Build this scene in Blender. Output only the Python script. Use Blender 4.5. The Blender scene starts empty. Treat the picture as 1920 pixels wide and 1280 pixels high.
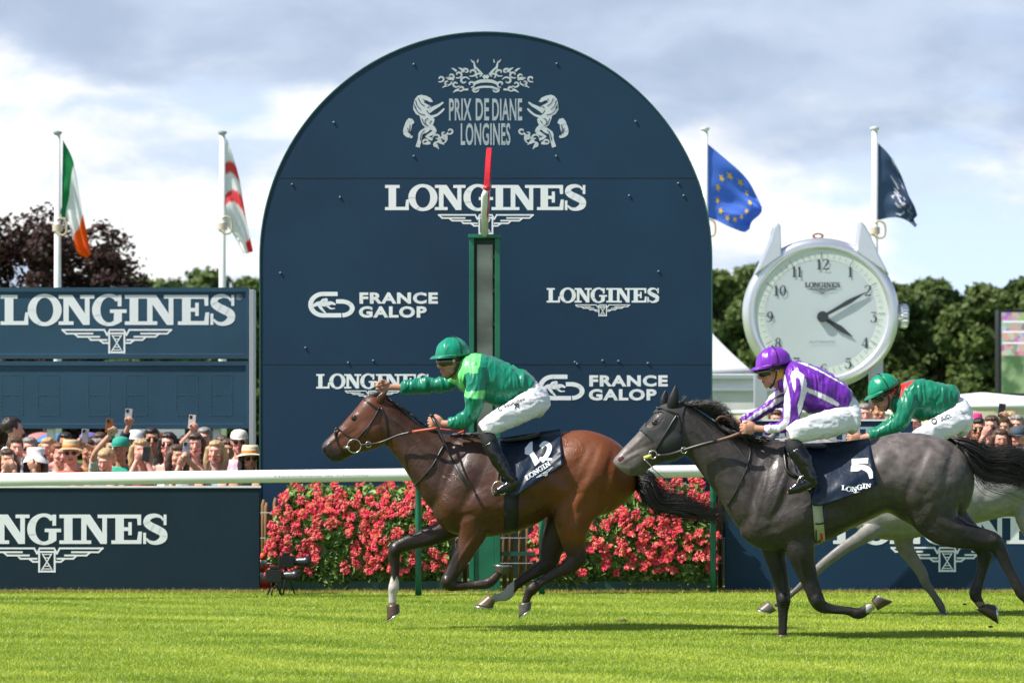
import bpy, bmesh, math, random
import numpy as np
from mathutils import Vector, Matrix, noise, geometry
from mathutils.bvhtree import BVHTree
R = math.radians
random.seed(7); rng = np.random.default_rng(7)
scn = bpy.context.scene; C = scn.collection
# ---------------------------------------------------------------- camera, sky, sun, exposure
F = 5500.0; CH = 1.6                      # focal length in photo pixels, eye height
cam = bpy.data.cameras.new('camera'); co = bpy.data.objects.new('camera', cam); C.objects.link(co)
co.location = (0, 0, CH); co.rotation_euler = (R(90), 0, 0)
cam.sensor_width = 36; cam.lens = F / 1920 * 36; cam.shift_y = 160 / 1920
cam.clip_end = 2000; cam.clip_start = .5
cam.dof.use_dof = True; cam.dof.focus_distance = 22.8; cam.dof.aperture_fstop = 3.6
scn.camera = co
SUN = Vector((-.56, -.215, .80)).normalized()
el = math.asin(SUN.z); az = math.atan2(SUN.x, SUN.y)
sun = bpy.data.lights.new('sun', 'SUN'); sun.energy = 4.6; sun.angle = R(.5); sun.color = (1, .96, .9)
so = bpy.data.objects.new('sun', sun); C.objects.link(so); so.rotation_euler = SUN.to_track_quat('Z', 'Y').to_euler()
scn.view_settings.view_transform = 'Standard'; scn.view_settings.look = 'None'
scn.view_settings.exposure = .66; scn.view_settings.gamma = 1
W = bpy.data.worlds.new('World'); scn.world = W; W.use_nodes = True
nt = W.node_tree; N = nt.nodes; L = nt.links; N.clear()
def wn(t, **k):
    n = N.new(t)
    for a, b in k.items(): setattr(n, a, b)
    return n
def wm(op, a, b=None, c=None, clamp=False):
    n = wn('ShaderNodeMath', operation=op); n.use_clamp = clamp
    for i, x in enumerate((a, b, c)):
        if x is None: continue
        if isinstance(x, (int, float)): n.inputs[i].default_value = x
        else: L.new(x, n.inputs[i])
    return n.outputs[0]
def wmix(f, a, b):
    n = wn('ShaderNodeMix', data_type='RGBA')
    L.new(f, n.inputs[0])
    for i, x in ((6, a), (7, b)):
        if isinstance(x, tuple): n.inputs[i].default_value = (*x, 1)
        else: L.new(x, n.inputs[i])
    return n.outputs[2]
sky = wn('ShaderNodeTexSky', sky_type='NISHITA', sun_disc=False, sun_elevation=el, sun_rotation=az)
bgs = wn('ShaderNodeMixRGB', blend_type='MULTIPLY'); bgs.inputs[0].default_value = 1
L.new(sky.outputs[0], bgs.inputs[1]); bgs.inputs[2].default_value = (.09, .09, .09, 1)
tc = wn('ShaderNodeTexCoord'); sp = wn('ShaderNodeSeparateXYZ'); L.new(tc.outputs['Generated'], sp.inputs[0])
X, Y, Zc = sp.outputs
# clouds laid on a flat layer high above: coordinates stretch towards the horizon
den = wm('ADD', wm('MAXIMUM', Zc, 0), .05)
def cloudnoise(sx, sz, off, detail, rough=.55, dist=0.0):
    cx = wn('ShaderNodeCombineXYZ')
    L.new(wm('MULTIPLY', X, sx), cx.inputs[0]); L.new(wm('MULTIPLY', Y, sx), cx.inputs[1]); L.new(wm('MULTIPLY_ADD', Zc, sz, off), cx.inputs[2])
    n = wn('ShaderNodeTexNoise'); n.inputs['Scale'].default_value = 1; n.inputs['Detail'].default_value = detail
    n.inputs['Roughness'].default_value = rough; n.inputs['Distortion'].default_value = dist
    L.new(cx.outputs[0], n.inputs['Vector']); return n.outputs[0]
n1 = cloudnoise(10, 22, 3.4, 5, .5); n2 = cloudnoise(20, 44, 9.7, 7, .52, .2); n3 = cloudnoise(5, 12, 1.4, 2)
def sstep(x, a, b):
    n = wn('ShaderNodeMapRange', interpolation_type='SMOOTHSTEP'); L.new(x, n.inputs[0])
    n.inputs[1].default_value = a; n.inputs[2].default_value = b; return n.outputs[0]
cover = sstep(wm('ADD', n1, wm('MULTIPLY', n2, .35)), .50, .70)
col = wmix(sstep(n2, .38, .62), (.47, .55, .68), (.77, .77, .76))            # cloud body: shade to lit tops
# dark flat cloud base higher up; its lower edge is ragged and hangs lower on the right
edge = wm('ADD', wm('MULTIPLY', wm('SUBTRACT', n1, .5), .10), wm('ADD', Zc, wm('MULTIPLY', X, .10)))
base = wm('MULTIPLY', sstep(edge, .098, .122), sstep(n3, .30, .50))
shade = wmix(sstep(n2, .3, .7), (.31, .38, .50), (.42, .49, .61))
blue = wmix(sstep(Zc, 0, .16), (.56, .68, .82), (.40, .54, .78))
fade = sstep(Zc, .17, .40)
s1 = wmix(cover, blue, col); s2 = wmix(fade, wmix(base, s1, shade), bgs.outputs[0])
bg = wn('ShaderNodeBackground'); L.new(s2, bg.inputs[0]); bg.inputs[1].default_value = .95
out = wn('ShaderNodeOutputWorld'); L.new(bg.outputs[0], out.inputs[0])
# ---------------------------------------------------------------- helpers
def P(u, v, D): return Vector(((u - 960) * D / F, D, CH + (800 - v) * D / F))
def uvof(p): return (960 + p[0] * F / p[1], 800 - (p[2] - CH) * F / p[1])
MC = {}
def mat(name, col, rough=.6, metal=0, noise_=None, bump=None, attr=False, coat=0, sheen=0, spec=.5, trans=0, sub=0, col2=None, emit=0, stretch=None):
    if name in MC: return MC[name]
    m = bpy.data.materials.new(name); m.use_nodes = True; t = m.node_tree; b = t.nodes['Principled BSDF']
    b.inputs['Roughness'].default_value = rough; b.inputs['Metallic'].default_value = metal
    b.inputs['Specular IOR Level'].default_value = spec; b.inputs['Coat Weight'].default_value = coat
    b.inputs['Coat Roughness'].default_value = .12
    b.inputs['Sheen Weight'].default_value = sheen; b.inputs['Subsurface Weight'].default_value = sub
    if sub: b.inputs['Subsurface Scale'].default_value = .01; b.inputs['Subsurface Radius'].default_value = (1, .35, .2)
    src = None
    if attr:
        a = t.nodes.new('ShaderNodeAttribute'); a.attribute_name = 'col'; src = a.outputs[0]
    b.inputs['Base Color'].default_value = (*col, 1)
    veins = name.endswith(' coat')
    tco = t.nodes.new('ShaderNodeTexCoord'); vec = tco.outputs['Object']
    if stretch:
        mp = t.nodes.new('ShaderNodeMapping'); mp.inputs['Scale'].default_value = stretch
        t.links.new(vec, mp.inputs[0]); vec = mp.outputs[0]
    if noise_:
        n = t.nodes.new('ShaderNodeTexNoise'); n.inputs['Scale'].default_value = noise_[0]; n.inputs['Detail'].default_value = 5
        t.links.new(vec, n.inputs['Vector'])
        mr = t.nodes.new('ShaderNodeMapRange'); mr.inputs[1].default_value = .3; mr.inputs[2].default_value = .7
        t.links.new(n.outputs[0], mr.inputs[0])
        mx = t.nodes.new('ShaderNodeMix'); mx.data_type = 'RGBA'
        t.links.new(mr.outputs[0], mx.inputs[0])
        if col2 is not None and not attr:
            mx.inputs[6].default_value = (*col, 1); mx.inputs[7].default_value = (*col2, 1)
        else:
            mx.blend_type = 'MULTIPLY'; mr.inputs[3].default_value = 0; mr.inputs[4].default_value = noise_[1]
            if src: t.links.new(src, mx.inputs[6])
            else: mx.inputs[6].default_value = (*col, 1)
            mx.inputs[7].default_value = (.25, .25, .25, 1)
        src = mx.outputs[2]
    if src: t.links.new(src, b.inputs['Base Color'])
    if bump:
        n = t.nodes.new('ShaderNodeTexNoise'); n.inputs['Scale'].default_value = bump[0]; n.inputs['Detail'].default_value = 4
        t.links.new(vec, n.inputs['Vector'])
        bp = t.nodes.new('ShaderNodeBump'); bp.inputs['Strength'].default_value = bump[1]; bp.inputs['Distance'].default_value = bump[2] if len(bump) > 2 else .02
        t.links.new(n.outputs[0], bp.inputs['Height']); t.links.new(bp.outputs[0], b.inputs['Normal'])
    if veins:                                       # short hair, raised veins and sweat-darkened sheen
        n = t.nodes.new('ShaderNodeTexNoise'); n.inputs['Scale'].default_value = 5.5; n.inputs['Detail'].default_value = 2; n.inputs['Distortion'].default_value = 1.2
        t.links.new(vec, n.inputs['Vector'])
        def mth(op, a_, b_):
            q = t.nodes.new('ShaderNodeMath'); q.operation = op
            for i_, x_ in enumerate((a_, b_)):
                if isinstance(x_, (int, float)): q.inputs[i_].default_value = x_
                else: t.links.new(x_, q.inputs[i_])
            return q.outputs[0]
        rdg = t.nodes.new('ShaderNodeMapRange'); rdg.interpolation_type = 'SMOOTHSTEP'; rdg.inputs[1].default_value = .016; rdg.inputs[2].default_value = 0
        t.links.new(mth('ABSOLUTE', mth('SUBTRACT', n.outputs[0], .5), 0), rdg.inputs[0])
        m2 = t.nodes.new('ShaderNodeTexNoise'); m2.inputs['Scale'].default_value = 1.7; t.links.new(vec, m2.inputs['Vector'])
        msk = t.nodes.new('ShaderNodeMapRange'); msk.inputs[1].default_value = .48; msk.inputs[2].default_value = .6; t.links.new(m2.outputs[0], msk.inputs[0])
        bp2 = t.nodes.new('ShaderNodeBump'); bp2.inputs['Strength'].default_value = .32; bp2.inputs['Distance'].default_value = .006
        t.links.new(mth('MULTIPLY', rdg.outputs[0], msk.outputs[0]), bp2.inputs['Height']); t.links.new(bp.outputs[0], bp2.inputs['Normal'])
        mu = t.nodes.new('ShaderNodeTexNoise'); mu.inputs['Scale'].default_value = 6; mu.inputs['Detail'].default_value = 3; t.links.new(vec, mu.inputs['Vector'])
        bp3 = t.nodes.new('ShaderNodeBump'); bp3.inputs['Strength'].default_value = .5; bp3.inputs['Distance'].default_value = .02; t.links.new(mu.outputs[0], bp3.inputs['Height']); t.links.new(bp2.outputs[0], bp3.inputs['Normal'])
        t.links.new(bp3.outputs[0], b.inputs['Normal'])
        rr_ = t.nodes.new('ShaderNodeMapRange'); rr_.inputs[1].default_value = .35; rr_.inputs[2].default_value = .65; rr_.inputs[3].default_value = rough - .06; rr_.inputs[4].default_value = rough + .20
        t.links.new(mu.outputs[0], rr_.inputs[0]); t.links.new(rr_.outputs[0], b.inputs['Roughness'])
    if trans:
        o = t.nodes['Material Output']; tr = t.nodes.new('ShaderNodeBsdfTranslucent'); ms = t.nodes.new('ShaderNodeMixShader')
        ms.inputs[0].default_value = trans
        if src: t.links.new(src, tr.inputs[0])
        else: tr.inputs[0].default_value = (*col, 1)
        t.links.new(b.outputs[0], ms.inputs[1]); t.links.new(tr.outputs[0], ms.inputs[2]); t.links.new(ms.outputs[0], o.inputs[0])
    if emit:
        b.inputs['Emission Strength'].default_value = emit
        if src: t.links.new(src, b.inputs['Emission Color'])
        else: b.inputs['Emission Color'].default_value = (*col, 1)
    MC[name] = m; return m
def tag(o, label=None, cat=None, group=None, kind=None):
    if label: o['label'] = label
    if cat: o['category'] = cat
    if group: o['group'] = group
    if kind: o['kind'] = kind
    return o
def link(o, parent=None):
    C.objects.link(o)
    if parent is not None:
        o.parent = parent; o.matrix_parent_inverse = Matrix.Translation(parent.location).inverted()
    return o
def empty(name, loc, label=None, cat=None, group=None):
    o = bpy.data.objects.new(name, None); o.location = loc; o.empty_display_size = .1; C.objects.link(o)
    return tag(o, label, cat, group)
def setcol(me, cols):
    a = me.color_attributes.new('col', 'FLOAT_COLOR', 'POINT')
    c = np.ones((len(me.vertices), 4), np.float32); c[:, :3] = cols
    a.data.foreach_set('color', c.ravel())
def mesh_np(name, v, f, m=None, parent=None, cols=None, smooth=False):
    v = np.asarray(v, np.float32); f = np.asarray(f, np.int32); k = f.shape[1]
    me = bpy.data.meshes.new(name); me.vertices.add(len(v)); me.vertices.foreach_set('co', v.ravel())
    me.loops.add(f.size); me.loops.foreach_set('vertex_index', f.ravel())
    me.polygons.add(len(f)); me.polygons.foreach_set('loop_start', np.arange(0, f.size, k, dtype=np.int32))
    me.polygons.foreach_set('loop_total', np.full(len(f), k, np.int32)); me.update(calc_edges=True)
    if smooth: me.polygons.foreach_set('use_smooth', np.ones(len(f), bool))
    if cols is not None: setcol(me, cols)
    if m: me.materials.append(m)
    o = bpy.data.objects.new(name, me); return link(o, parent)
def catmull(rows, k=4):
    a = np.array(rows, float)
    if len(a) < 3 or k == 1: return a
    b = np.vstack([2 * a[0] - a[1], a, 2 * a[-1] - a[-2]]); out = []
    for i in range(1, len(b) - 2):
        for j in range(k):
            t = j / k; p0, p1, p2, p3 = b[i - 1], b[i], b[i + 1], b[i + 2]
            out.append(.5 * (2 * p1 + (p2 - p0) * t + (2 * p0 - 5 * p1 + 4 * p2 - p3) * t * t + (3 * p1 - p0 - 3 * p2 + p3) * t ** 3))
    out.append(a[-1]); return np.array(out)
class Geo:
    def __init__(s): s.v = []; s.f = []
    def add(s, v, f):
        n = len(s.v); s.v += [tuple(p) for p in v]; s.f += [tuple(i + n for i in q) for q in f]; return s
    def rings(s, rings, closed=False, caps=True):
        n = len(rings[0]); v = [p for r in rings for p in r]; f = []
        for i in range(len(rings) - 1):
            for j in range(n):
                a = i * n + j; b = i * n + (j + 1) % n; f.append((a, b, b + n, a + n))
        if caps: f.append(tuple(range(n))[::-1]); f.append(tuple((len(rings) - 1) * n + j for j in range(n)))
        return s.add(v, f)
    def box(s, a, b):
        x0, y0, z0 = a; x1, y1, z1 = b
        v = [(x0, y0, z0), (x1, y0, z0), (x1, y1, z0), (x0, y1, z0), (x0, y0, z1), (x1, y0, z1), (x1, y1, z1), (x0, y1, z1)]
        return s.add(v, [(3, 2, 1, 0), (4, 5, 6, 7), (0, 1, 5, 4), (1, 2, 6, 5), (2, 3, 7, 6), (3, 0, 4, 7)])
    def tube(s, pts, r, n=10, k=1, caps=True):
        pts = [Vector(p) for p in pts]
        rr = r if isinstance(r, (list, tuple)) else [r] * len(pts)
        if k > 1:
            a = catmull([(*p, q) for p, q in zip(pts, rr)], k); pts = [Vector(x[:3]) for x in a]; rr = [max(x[3], 1e-4) for x in a]
        rings = []; ref = None
        for i, p in enumerate(pts):
            d = (pts[min(i + 1, len(pts) - 1)] - pts[max(i - 1, 0)])
            d = d.normalized() if d.length > 1e-9 else Vector((0, 0, 1))
            if ref is None: ref = Vector((0, 1, 0)) if abs(d.y) < .9 else Vector((1, 0, 0))
            x = (ref - d * ref.dot(d)).normalized(); y = d.cross(x); ref = x
            rings.append([p + (x * math.cos(t) + y * math.sin(t)) * rr[i] for t in [2 * math.pi * j / n for j in range(n)]])
        return s.rings(rings, caps=caps)
    def pair(s, rows, Z, D, k=4, n=28, cx=0, e=2.0):
        """rows: (x1,y1,x2,y2,halfwidth[,dy,egg]) with the two outline points in picture units given by Z"""
        rows = [tuple(r) + (0,) * (7 - len(r)) for r in rows]; rings = []
        for x1, y1, x2, y2, w, dy, egg in catmull(rows, k):
            a = P(*Z(x1, y1), D + dy); b = P(*Z(x2, y2), D + dy); c = (a + b) / 2; h = (a - b) / 2; w = max(w, .004); ring = []
            for j in range(n):
                t = 2 * math.pi * j / n; ct, st = math.cos(t), math.sin(t)
                ct2 = math.copysign(abs(ct) ** (2 / e), ct); st2 = math.copysign(abs(st) ** (2 / e), st)
                ring.append(c + h * ct2 + Vector((0, w * st2 * (1 - egg * ct), 0)))
            rings.append(ring)
        return s.rings(rings)
    def limb(s, rows, Z, D, k=4, n=18, ratio=.85):
        """rows: (x,y,r[,dy,ratio]) radius in picture units"""
        rr = []; dy = 0; ra = ratio
        for r in rows:
            if len(r) > 3: dy = r[3]
            if len(r) > 4: ra = r[4]
            a = Z(r[0], r[1]); b = Z(r[0] + r[2], r[1]); rad = abs(b[0] - a[0]) * (D + dy) / F
            p = P(*a, D + dy); rr.append((*p, rad, ra))
        a = catmull(rr, k); rings = []
        for i, q in enumerate(a):
            d = Vector(a[min(i + 1, len(a) - 1)][:3]) - Vector(a[max(i - 1, 0)][:3]); d.y *= .3; d.normalize()
            x = Vector((0, 1, 0)); x = (x - d * x.dot(d)).normalized(); y = d.cross(x)
            rings.append([Vector(q[:3]) + x * math.cos(t) * max(q[3], .003) * q[4] + y * math.sin(t) * max(q[3], .003) for t in [2 * math.pi * j / n for j in range(n)]])
        return s.rings(rings)
    def ell(s, c, r, M=None, n=14, m=9):
        c = Vector(c); rings = []
        for i in range(1, m):
            ph = math.pi * i / m
            ring = []
            for j in range(n):
                t = 2 * math.pi * j / n
                p = Vector((r[0] * math.sin(ph) * math.cos(t), r[1] * math.sin(ph) * math.sin(t), r[2] * math.cos(ph)))
                ring.append(c + (M @ p if M else p))
            rings.append(ring)
        return s.rings(rings)
    def bump(s, Z, D, x, y, rx, ry, dy, wy, rot=0):
        """ellipsoid placed in picture units, rx along its axis, rot degrees clockwise in the picture"""
        p = P(*Z(x, y), D + dy); k = abs(Z(x + 1, y)[0] - Z(x, y)[0]) * (D + dy) / F
        return s.ell(p, (rx * k, wy, ry * k), Matrix.Rotation(R(rot), 3, 'Y'))
    def build(s, name, m, parent=None, smooth=True, bevel=0, col=None, cols=None):
        me = bpy.data.meshes.new(name); me.from_pydata(s.v, [], s.f); me.update()
        if smooth: me.polygons.foreach_set('use_smooth', np.ones(len(me.polygons), bool))
        if cols is not None: setcol(me, cols)
        me.materials.append(m); o = bpy.data.objects.new(name, me); link(o, parent)
        if bevel:
            b = o.modifiers.new('bevel', 'BEVEL'); b.width = bevel; b.segments = 2; b.limit_method = 'ANGLE'
        elif smooth == 'auto': pass
        return o
    def transform(s, M, start=0):
        for i in range(start, len(s.v)): s.v[i] = tuple(M @ Vector(s.v[i]))
        return s
def fix_normals(me):
    bm = bmesh.new(); bm.from_mesh(me); bmesh.ops.recalc_face_normals(bm, faces=bm.faces); bm.to_mesh(me); bm.free()
def remesh(g, voxel, it=4, fac=.5, pre=None):
    me = bpy.data.meshes.new('t'); me.from_pydata(g.v, [], g.f); me.update(); fix_normals(me)
    o = bpy.data.objects.new('t', me); C.objects.link(o)
    r = o.modifiers.new('r', 'REMESH'); r.mode = 'VOXEL'; r.voxel_size = voxel; r.use_smooth_shade = True
    if it: sm = o.modifiers.new('s', 'SMOOTH'); sm.factor = fac; sm.iterations = it
    dg = bpy.context.evaluated_depsgraph_get(); dg.update()
    out = bpy.data.meshes.new_from_object(o.evaluated_get(dg))
    bpy.data.objects.remove(o); bpy.data.meshes.remove(me); return out
def displace(me, fn):
    n = len(me.vertices); c = np.empty(n * 3, np.float32); me.vertices.foreach_get('co', c); c = c.reshape(-1, 3)
    nn = np.empty(n * 3, np.float32); me.vertices.foreach_get('normal', nn); nn = nn.reshape(-1, 3)
    d = np.array([fn(Vector(c[i]), nn[i]) for i in range(n)], np.float32)
    c += nn * d[:, None]; me.vertices.foreach_set('co', c.ravel()); me.update()
def meobj(name, me, m, parent=None, colfn=None):
    me.name = name; me.materials.clear(); me.materials.append(m)
    if colfn:
        n = len(me.vertices); c = np.empty(n * 3, np.float32); me.vertices.foreach_get('co', c); c = c.reshape(-1, 3)
        setcol(me, np.array([colfn(p) for p in c], np.float32))
    return link(bpy.data.objects.new(name, me), parent)
def inpoly(x, y, poly):
    r = False; n = len(poly); j = n - 1
    for i in range(n):
        xi, yi = poly[i]; xj, yj = poly[j]
        if (yi > y) != (yj > y) and x < (xj - xi) * (y - yi) / (yj - yi) + xi: r = not r
        j = i
    return r
def bvh(me): return BVHTree.FromPolygons([v.co[:] for v in me.vertices], [p.vertices[:] for p in me.polygons])
CAMP = Vector((0, 0, CH))
def cast(tree, u, v, off, D):
    d = (P(u, v, D) - CAMP).normalized(); h = tree.ray_cast(CAMP + d * 5, d)
    if h[0] is None: return None
    return h[0] - d * off
# ---------------------------------------------------------------- lettering as outlines (cap height 1)
def arcring(cx, cy, ro, ri, a0, a1, n=28):
    out = []
    for i in range(n):
        t0 = R(a0 + (a1 - a0) * i / n); t1 = R(a0 + (a1 - a0) * (i + 1) / n)
        out.append([(cx + ri[0] * math.cos(t0), cy + ri[1] * math.sin(t0)), (cx + ro[0] * math.cos(t0), cy + ro[1] * math.sin(t0)),
                    (cx + ro[0] * math.cos(t1), cy + ro[1] * math.sin(t1)), (cx + ri[0] * math.cos(t1), cy + ri[1] * math.sin(t1))])
    return out
def stroke(pts, w, k=6, closed=False):
    ww = w if isinstance(w, (list, tuple)) else [w] * len(pts)
    a = catmull([(p[0], p[1], q) for p, q in zip(pts, ww)], k) if len(pts) > 2 and k > 1 else np.array([(p[0], p[1], q) for p, q in zip(pts, ww)], float)
    L_ = []; R_ = []
    for i in range(len(a)):
        d = a[min(i + 1, len(a) - 1)][:2] - a[max(i - 1, 0)][:2]; l = np.hypot(*d) or 1; nx, ny = -d[1] / l, d[0] / l; h = abs(a[i][2]) / 2
        L_.append((a[i][0] + nx * h, a[i][1] + ny * h)); R_.append((a[i][0] - nx * h, a[i][1] - ny * h))
    return [[L_[i], L_[i + 1], R_[i + 1], R_[i]] for i in range(len(a) - 1)]
def lines(pts, w):
    out = []
    for a, b in zip(pts, pts[1:]):
        d = np.subtract(b, a); l = np.hypot(*d) or 1; e = d / l * w * .45
        out += stroke([tuple(np.subtract(a, e)), tuple(np.add(b, e))], w, 1)
    return out
def rect(x0, y0, x1, y1): return [(x0, y0), (x1, y0), (x1, y1), (x0, y1)]
GL = {
 'L': (.95, [[[(0,0),(.93,0),(.93,.42),(.83,.42),(.79,.13),(.43,.13),(.43,.88),(.57,.88),(.57,1),(0,1),(0,.88),(.14,.88),(.14,.12),(0,.12)]]]),
 'I': (.61, [[[(0,0),(.61,0),(.61,.12),(.45,.12),(.45,.88),(.61,.88),(.61,1),(0,1),(0,.88),(.16,.88),(.16,.12),(0,.12)]]]),
 'N': (1.2, [[[(0,0),(.5,0),(.5,.12),(.34,.12),(.34,.68),(.82,0),(1.04,0),(1.04,.88),(1.2,.88),(1.2,1),(.72,1),(.72,.88),(.88,.88),(.88,.38),(.46,1),(0,1),(0,.88),(.16,.88),(.16,.12),(0,.12)]]]),
 'E': (1.05, [[[(0,0),(1.03,0),(1.05,.42),(.93,.42),(.88,.13),(.43,.13),(.43,.44),(.58,.44),(.58,.30),(.70,.30),(.70,.74),(.58,.74),(.58,.57),(.43,.57),(.43,.87),(.88,.87),(.9,.64),(1.02,.64),(1.02,1),(0,1),(0,.88),(.14,.88),(.14,.12),(0,.12)]]]),
 'O': (1.14, [arcring(.57, .5, (.57, .54), (.29, .41), 0, 360, 40)]),
 'G': (1.16, [arcring(.57, .5, (.57, .54), (.29, .42), 42, 300, 34), [rect(.86, .62, .99, 1.0)], [[(.72, .06), (.85, .02), (1.0, .12), (1.0, .40), (1.16, .40), (1.16, .52), (.60, .52), (.60, .40), (.74, .40)]]]),
 'S': (.86, [stroke([(.72,.80),(.62,.92),(.42,.965),(.2,.89),(.15,.72),(.3,.59),(.5,.49),(.7,.36),(.69,.17),(.48,.045),(.27,.06),(.12,.18)], [.07,.09,.14,.2,.25,.27,.28,.27,.25,.15,.11,.07]), [rect(.72, .64, .82, 1.0)], [rect(.02, 0, .12, .38)]]),
}
LPOS = [('L', 0), ('O', .91), ('N', 1.95), ('G', 3.07), ('I', 4.17), ('N', 4.76), ('E', 5.95), ('S', 7.02)]
def word_longines(count=8):
    out = []
    for ch, x in LPOS[:count]:
        for piece in GL[ch][1]: out += [[(a + x, b) for a, b in q] for q in piece]
    return out                                       # width 7.88
def emblem():                                        # winged hourglass, width 8.2, top at 0, height 1.75
    o = []; w = .13
    for s in (1, -1):
        for pl in ([(.72, -.42), (.92, -.05), (4.02, -.05), (3.72, -.32), (1.8, -.32)], [(3.15, -.32), (2.85, -.55), (1.3, -.55)],
                   [(2.15, -.55), (1.9, -.78), (.75, -.78)], [(1.3, -.78), (1.0, -1.0), (.55, -1.0)], [(.72, -.42), (.52, -.05), (0, -.05)]):
            o += lines([(s * x, y) for x, y in pl], w)
        o += lines([(s * .56, -.3), (s * .56, -1.7)], .14) + lines([(s * .33, -.45), (0, -1.0), (s * .36, -1.55)], .09)
    for y in (-.3, -1.68): o += lines([(-.56, y), (.56, y)], .14)
    for y, h in ((-.48, .3), (-.72, .15), (-1.3, .18), (-1.5, .32)): o += lines([(-h, y), (h, y)], .07)
    return o
TXT = {}
def font_shapes(s, bold=.0, xs=1.0, shear=0):
    """builtin-font text as triangles, cap height 1, starting at x=0"""
    key = (s, bold, xs, shear)
    if key in TXT: return TXT[key]
    cu = bpy.data.curves.new('t', 'FONT'); cu.body = s; cu.offset = bold; cu.fill_mode = 'FRONT'; cu.size = 1.0; cu.resolution_u = 4; cu.space_character = 1 + bold * 3
    o = bpy.data.objects.new('t', cu); C.objects.link(o); dg = bpy.context.evaluated_depsgraph_get(); dg.update()
    me = o.evaluated_get(dg).to_mesh(); vs = [v.co.copy() for v in me.vertices]; tri = [tuple(p.vertices) for p in me.polygons]
    bpy.data.objects.remove(o); bpy.data.curves.remove(cu)
    x0 = min(v.x for v in vs); y1 = max(v.y for v in vs); y0 = 0 if s[0].isalnum() else min(v.y for v in vs)
    k = 1 / (y1 - y0)
    out = [[((vs[i].x - x0) * k * xs + shear * vs[i].y, (vs[i].y - y0) * k) for i in t] for t in tri]
    TXT[key] = out; return out
def widthof(sh): return max(p[0] for q in sh for p in q)
def xf(sh, sx, sy, ox, oy, rot=0):
    c, s = math.cos(R(rot)), math.sin(R(rot))
    return [[((x * sx) * c - (y * sy) * s + ox, (x * sx) * s + (y * sy) * c + oy) for x, y in q] for q in sh]
def fit(sh, u0, u1, vt, vb):
    """scale shapes (y up, baseline 0, cap 1) into a picture rectangle (v down)"""
    w = widthof(sh); return [[(u0 + x / w * (u1 - u0), vb - y * (vb - vt)) for x, y in q] for q in sh]
def tess(q):
    if len(q) <= 3: return [q]
    if len(q) == 4:
        cr = [(q[(i + 1) % 4][0] - q[i][0]) * (q[(i + 2) % 4][1] - q[(i + 1) % 4][1]) - (q[(i + 1) % 4][1] - q[i][1]) * (q[(i + 2) % 4][0] - q[(i + 1) % 4][0]) for i in range(4)]
        if min(cr) >= 0 or max(cr) <= 0: return [[q[0], q[1], q[2]], [q[0], q[2], q[3]]]
    t = geometry.tessellate_polygon([[Vector((x, y, 0)) for x, y in q]])
    return [[q[i] for i in f] for f in t]
def decal(name, shapes, fn, m, parent, sub=0):
    """shapes laid by fn(x,y,layer) -> point; every piece sits a hair above the one before where they overlap"""
    g = Geo()
    for i, q in enumerate(shapes):
        for t in tess(q):
            ts = [t]
            while sub and ts:
                big = max(math.dist(a, b) for a, b in ((ts[0][0], ts[0][1]), (ts[0][1], ts[0][2]), (ts[0][2], ts[0][0])))
                if big <= sub or len(ts) > 200: break
                nx = []
                for a, b, c in ts:
                    ab = ((a[0] + b[0]) / 2, (a[1] + b[1]) / 2); bc_ = ((b[0] + c[0]) / 2, (b[1] + c[1]) / 2); ca = ((c[0] + a[0]) / 2, (c[1] + a[1]) / 2)
                    nx += [(a, ab, ca), (ab, b, bc_), (ca, bc_, c), (ab, bc_, ca)]
                ts = nx
            for tt in ts:
                ps = [fn(x, y, (i % 7) * .0003) for x, y in tt]
                if any(p is None for p in ps): continue
                nrm = (Vector(ps[1]) - Vector(ps[0])).cross(Vector(ps[2]) - Vector(ps[0]))
                if nrm.y > 0: ps = ps[::-1]
                g.add(ps, [(0, 1, 2)])
    if not g.v: return None
    return g.build(name, m, parent, smooth=False)
def onplane(D): return lambda u, v, l: P(u, v, D - .002 - l)
# ---------------------------------------------------------------- materials of the place
M_navy = mat('navy panel', (.011, .042, .086), .5, noise_=(.9, .28), spec=.28, bump=(1.1, .25, .02))
M_navy2 = mat('navy board', (.009, .029, .045), .55, noise_=(2.0, .3), spec=.25)
M_blue = mat('scoreboard blue', (.028, .080, .130), .5, noise_=(1.5, .25), spec=.3)
M_blued = mat('scoreboard recess', (.012, .03, .05), .6)
M_vinyl = mat('white lettering', (.82, .85, .86), .45)
M_grey = mat('grey lettering', (.36, .42, .46), .5)
M_steel = mat('grey painted steel', (.42, .45, .48), .4, metal=.3)
M_white = mat('white paint', (.82, .83, .82), .3, noise_=(3, .12))
M_whiteplas = mat('white plastic rail', (.85, .86, .84), .25, noise_=(2.5, .08), coat=.3)
M_green = mat('green paint', (.012, .16, .085), .4, noise_=(6, .4))
M_greend = mat('dark green planter', (.012, .075, .055), .5, noise_=(5, .5))
M_wood = mat('stake wood', (.30, .17, .07), .8, noise_=(9, .5), stretch=(8, 8, 1))
M_red = mat('red paint', (.62, .02, .03), .35)
M_black = mat('black plastic', (.012, .012, .013), .35)
M_mirror = mat('beige mirror glass', (.42, .41, .34), .3, metal=.1, noise_=(1.6, .8), stretch=(1, 1, 2.5))  # pale reflection put into a beige base colour, hardly metallic
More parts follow.
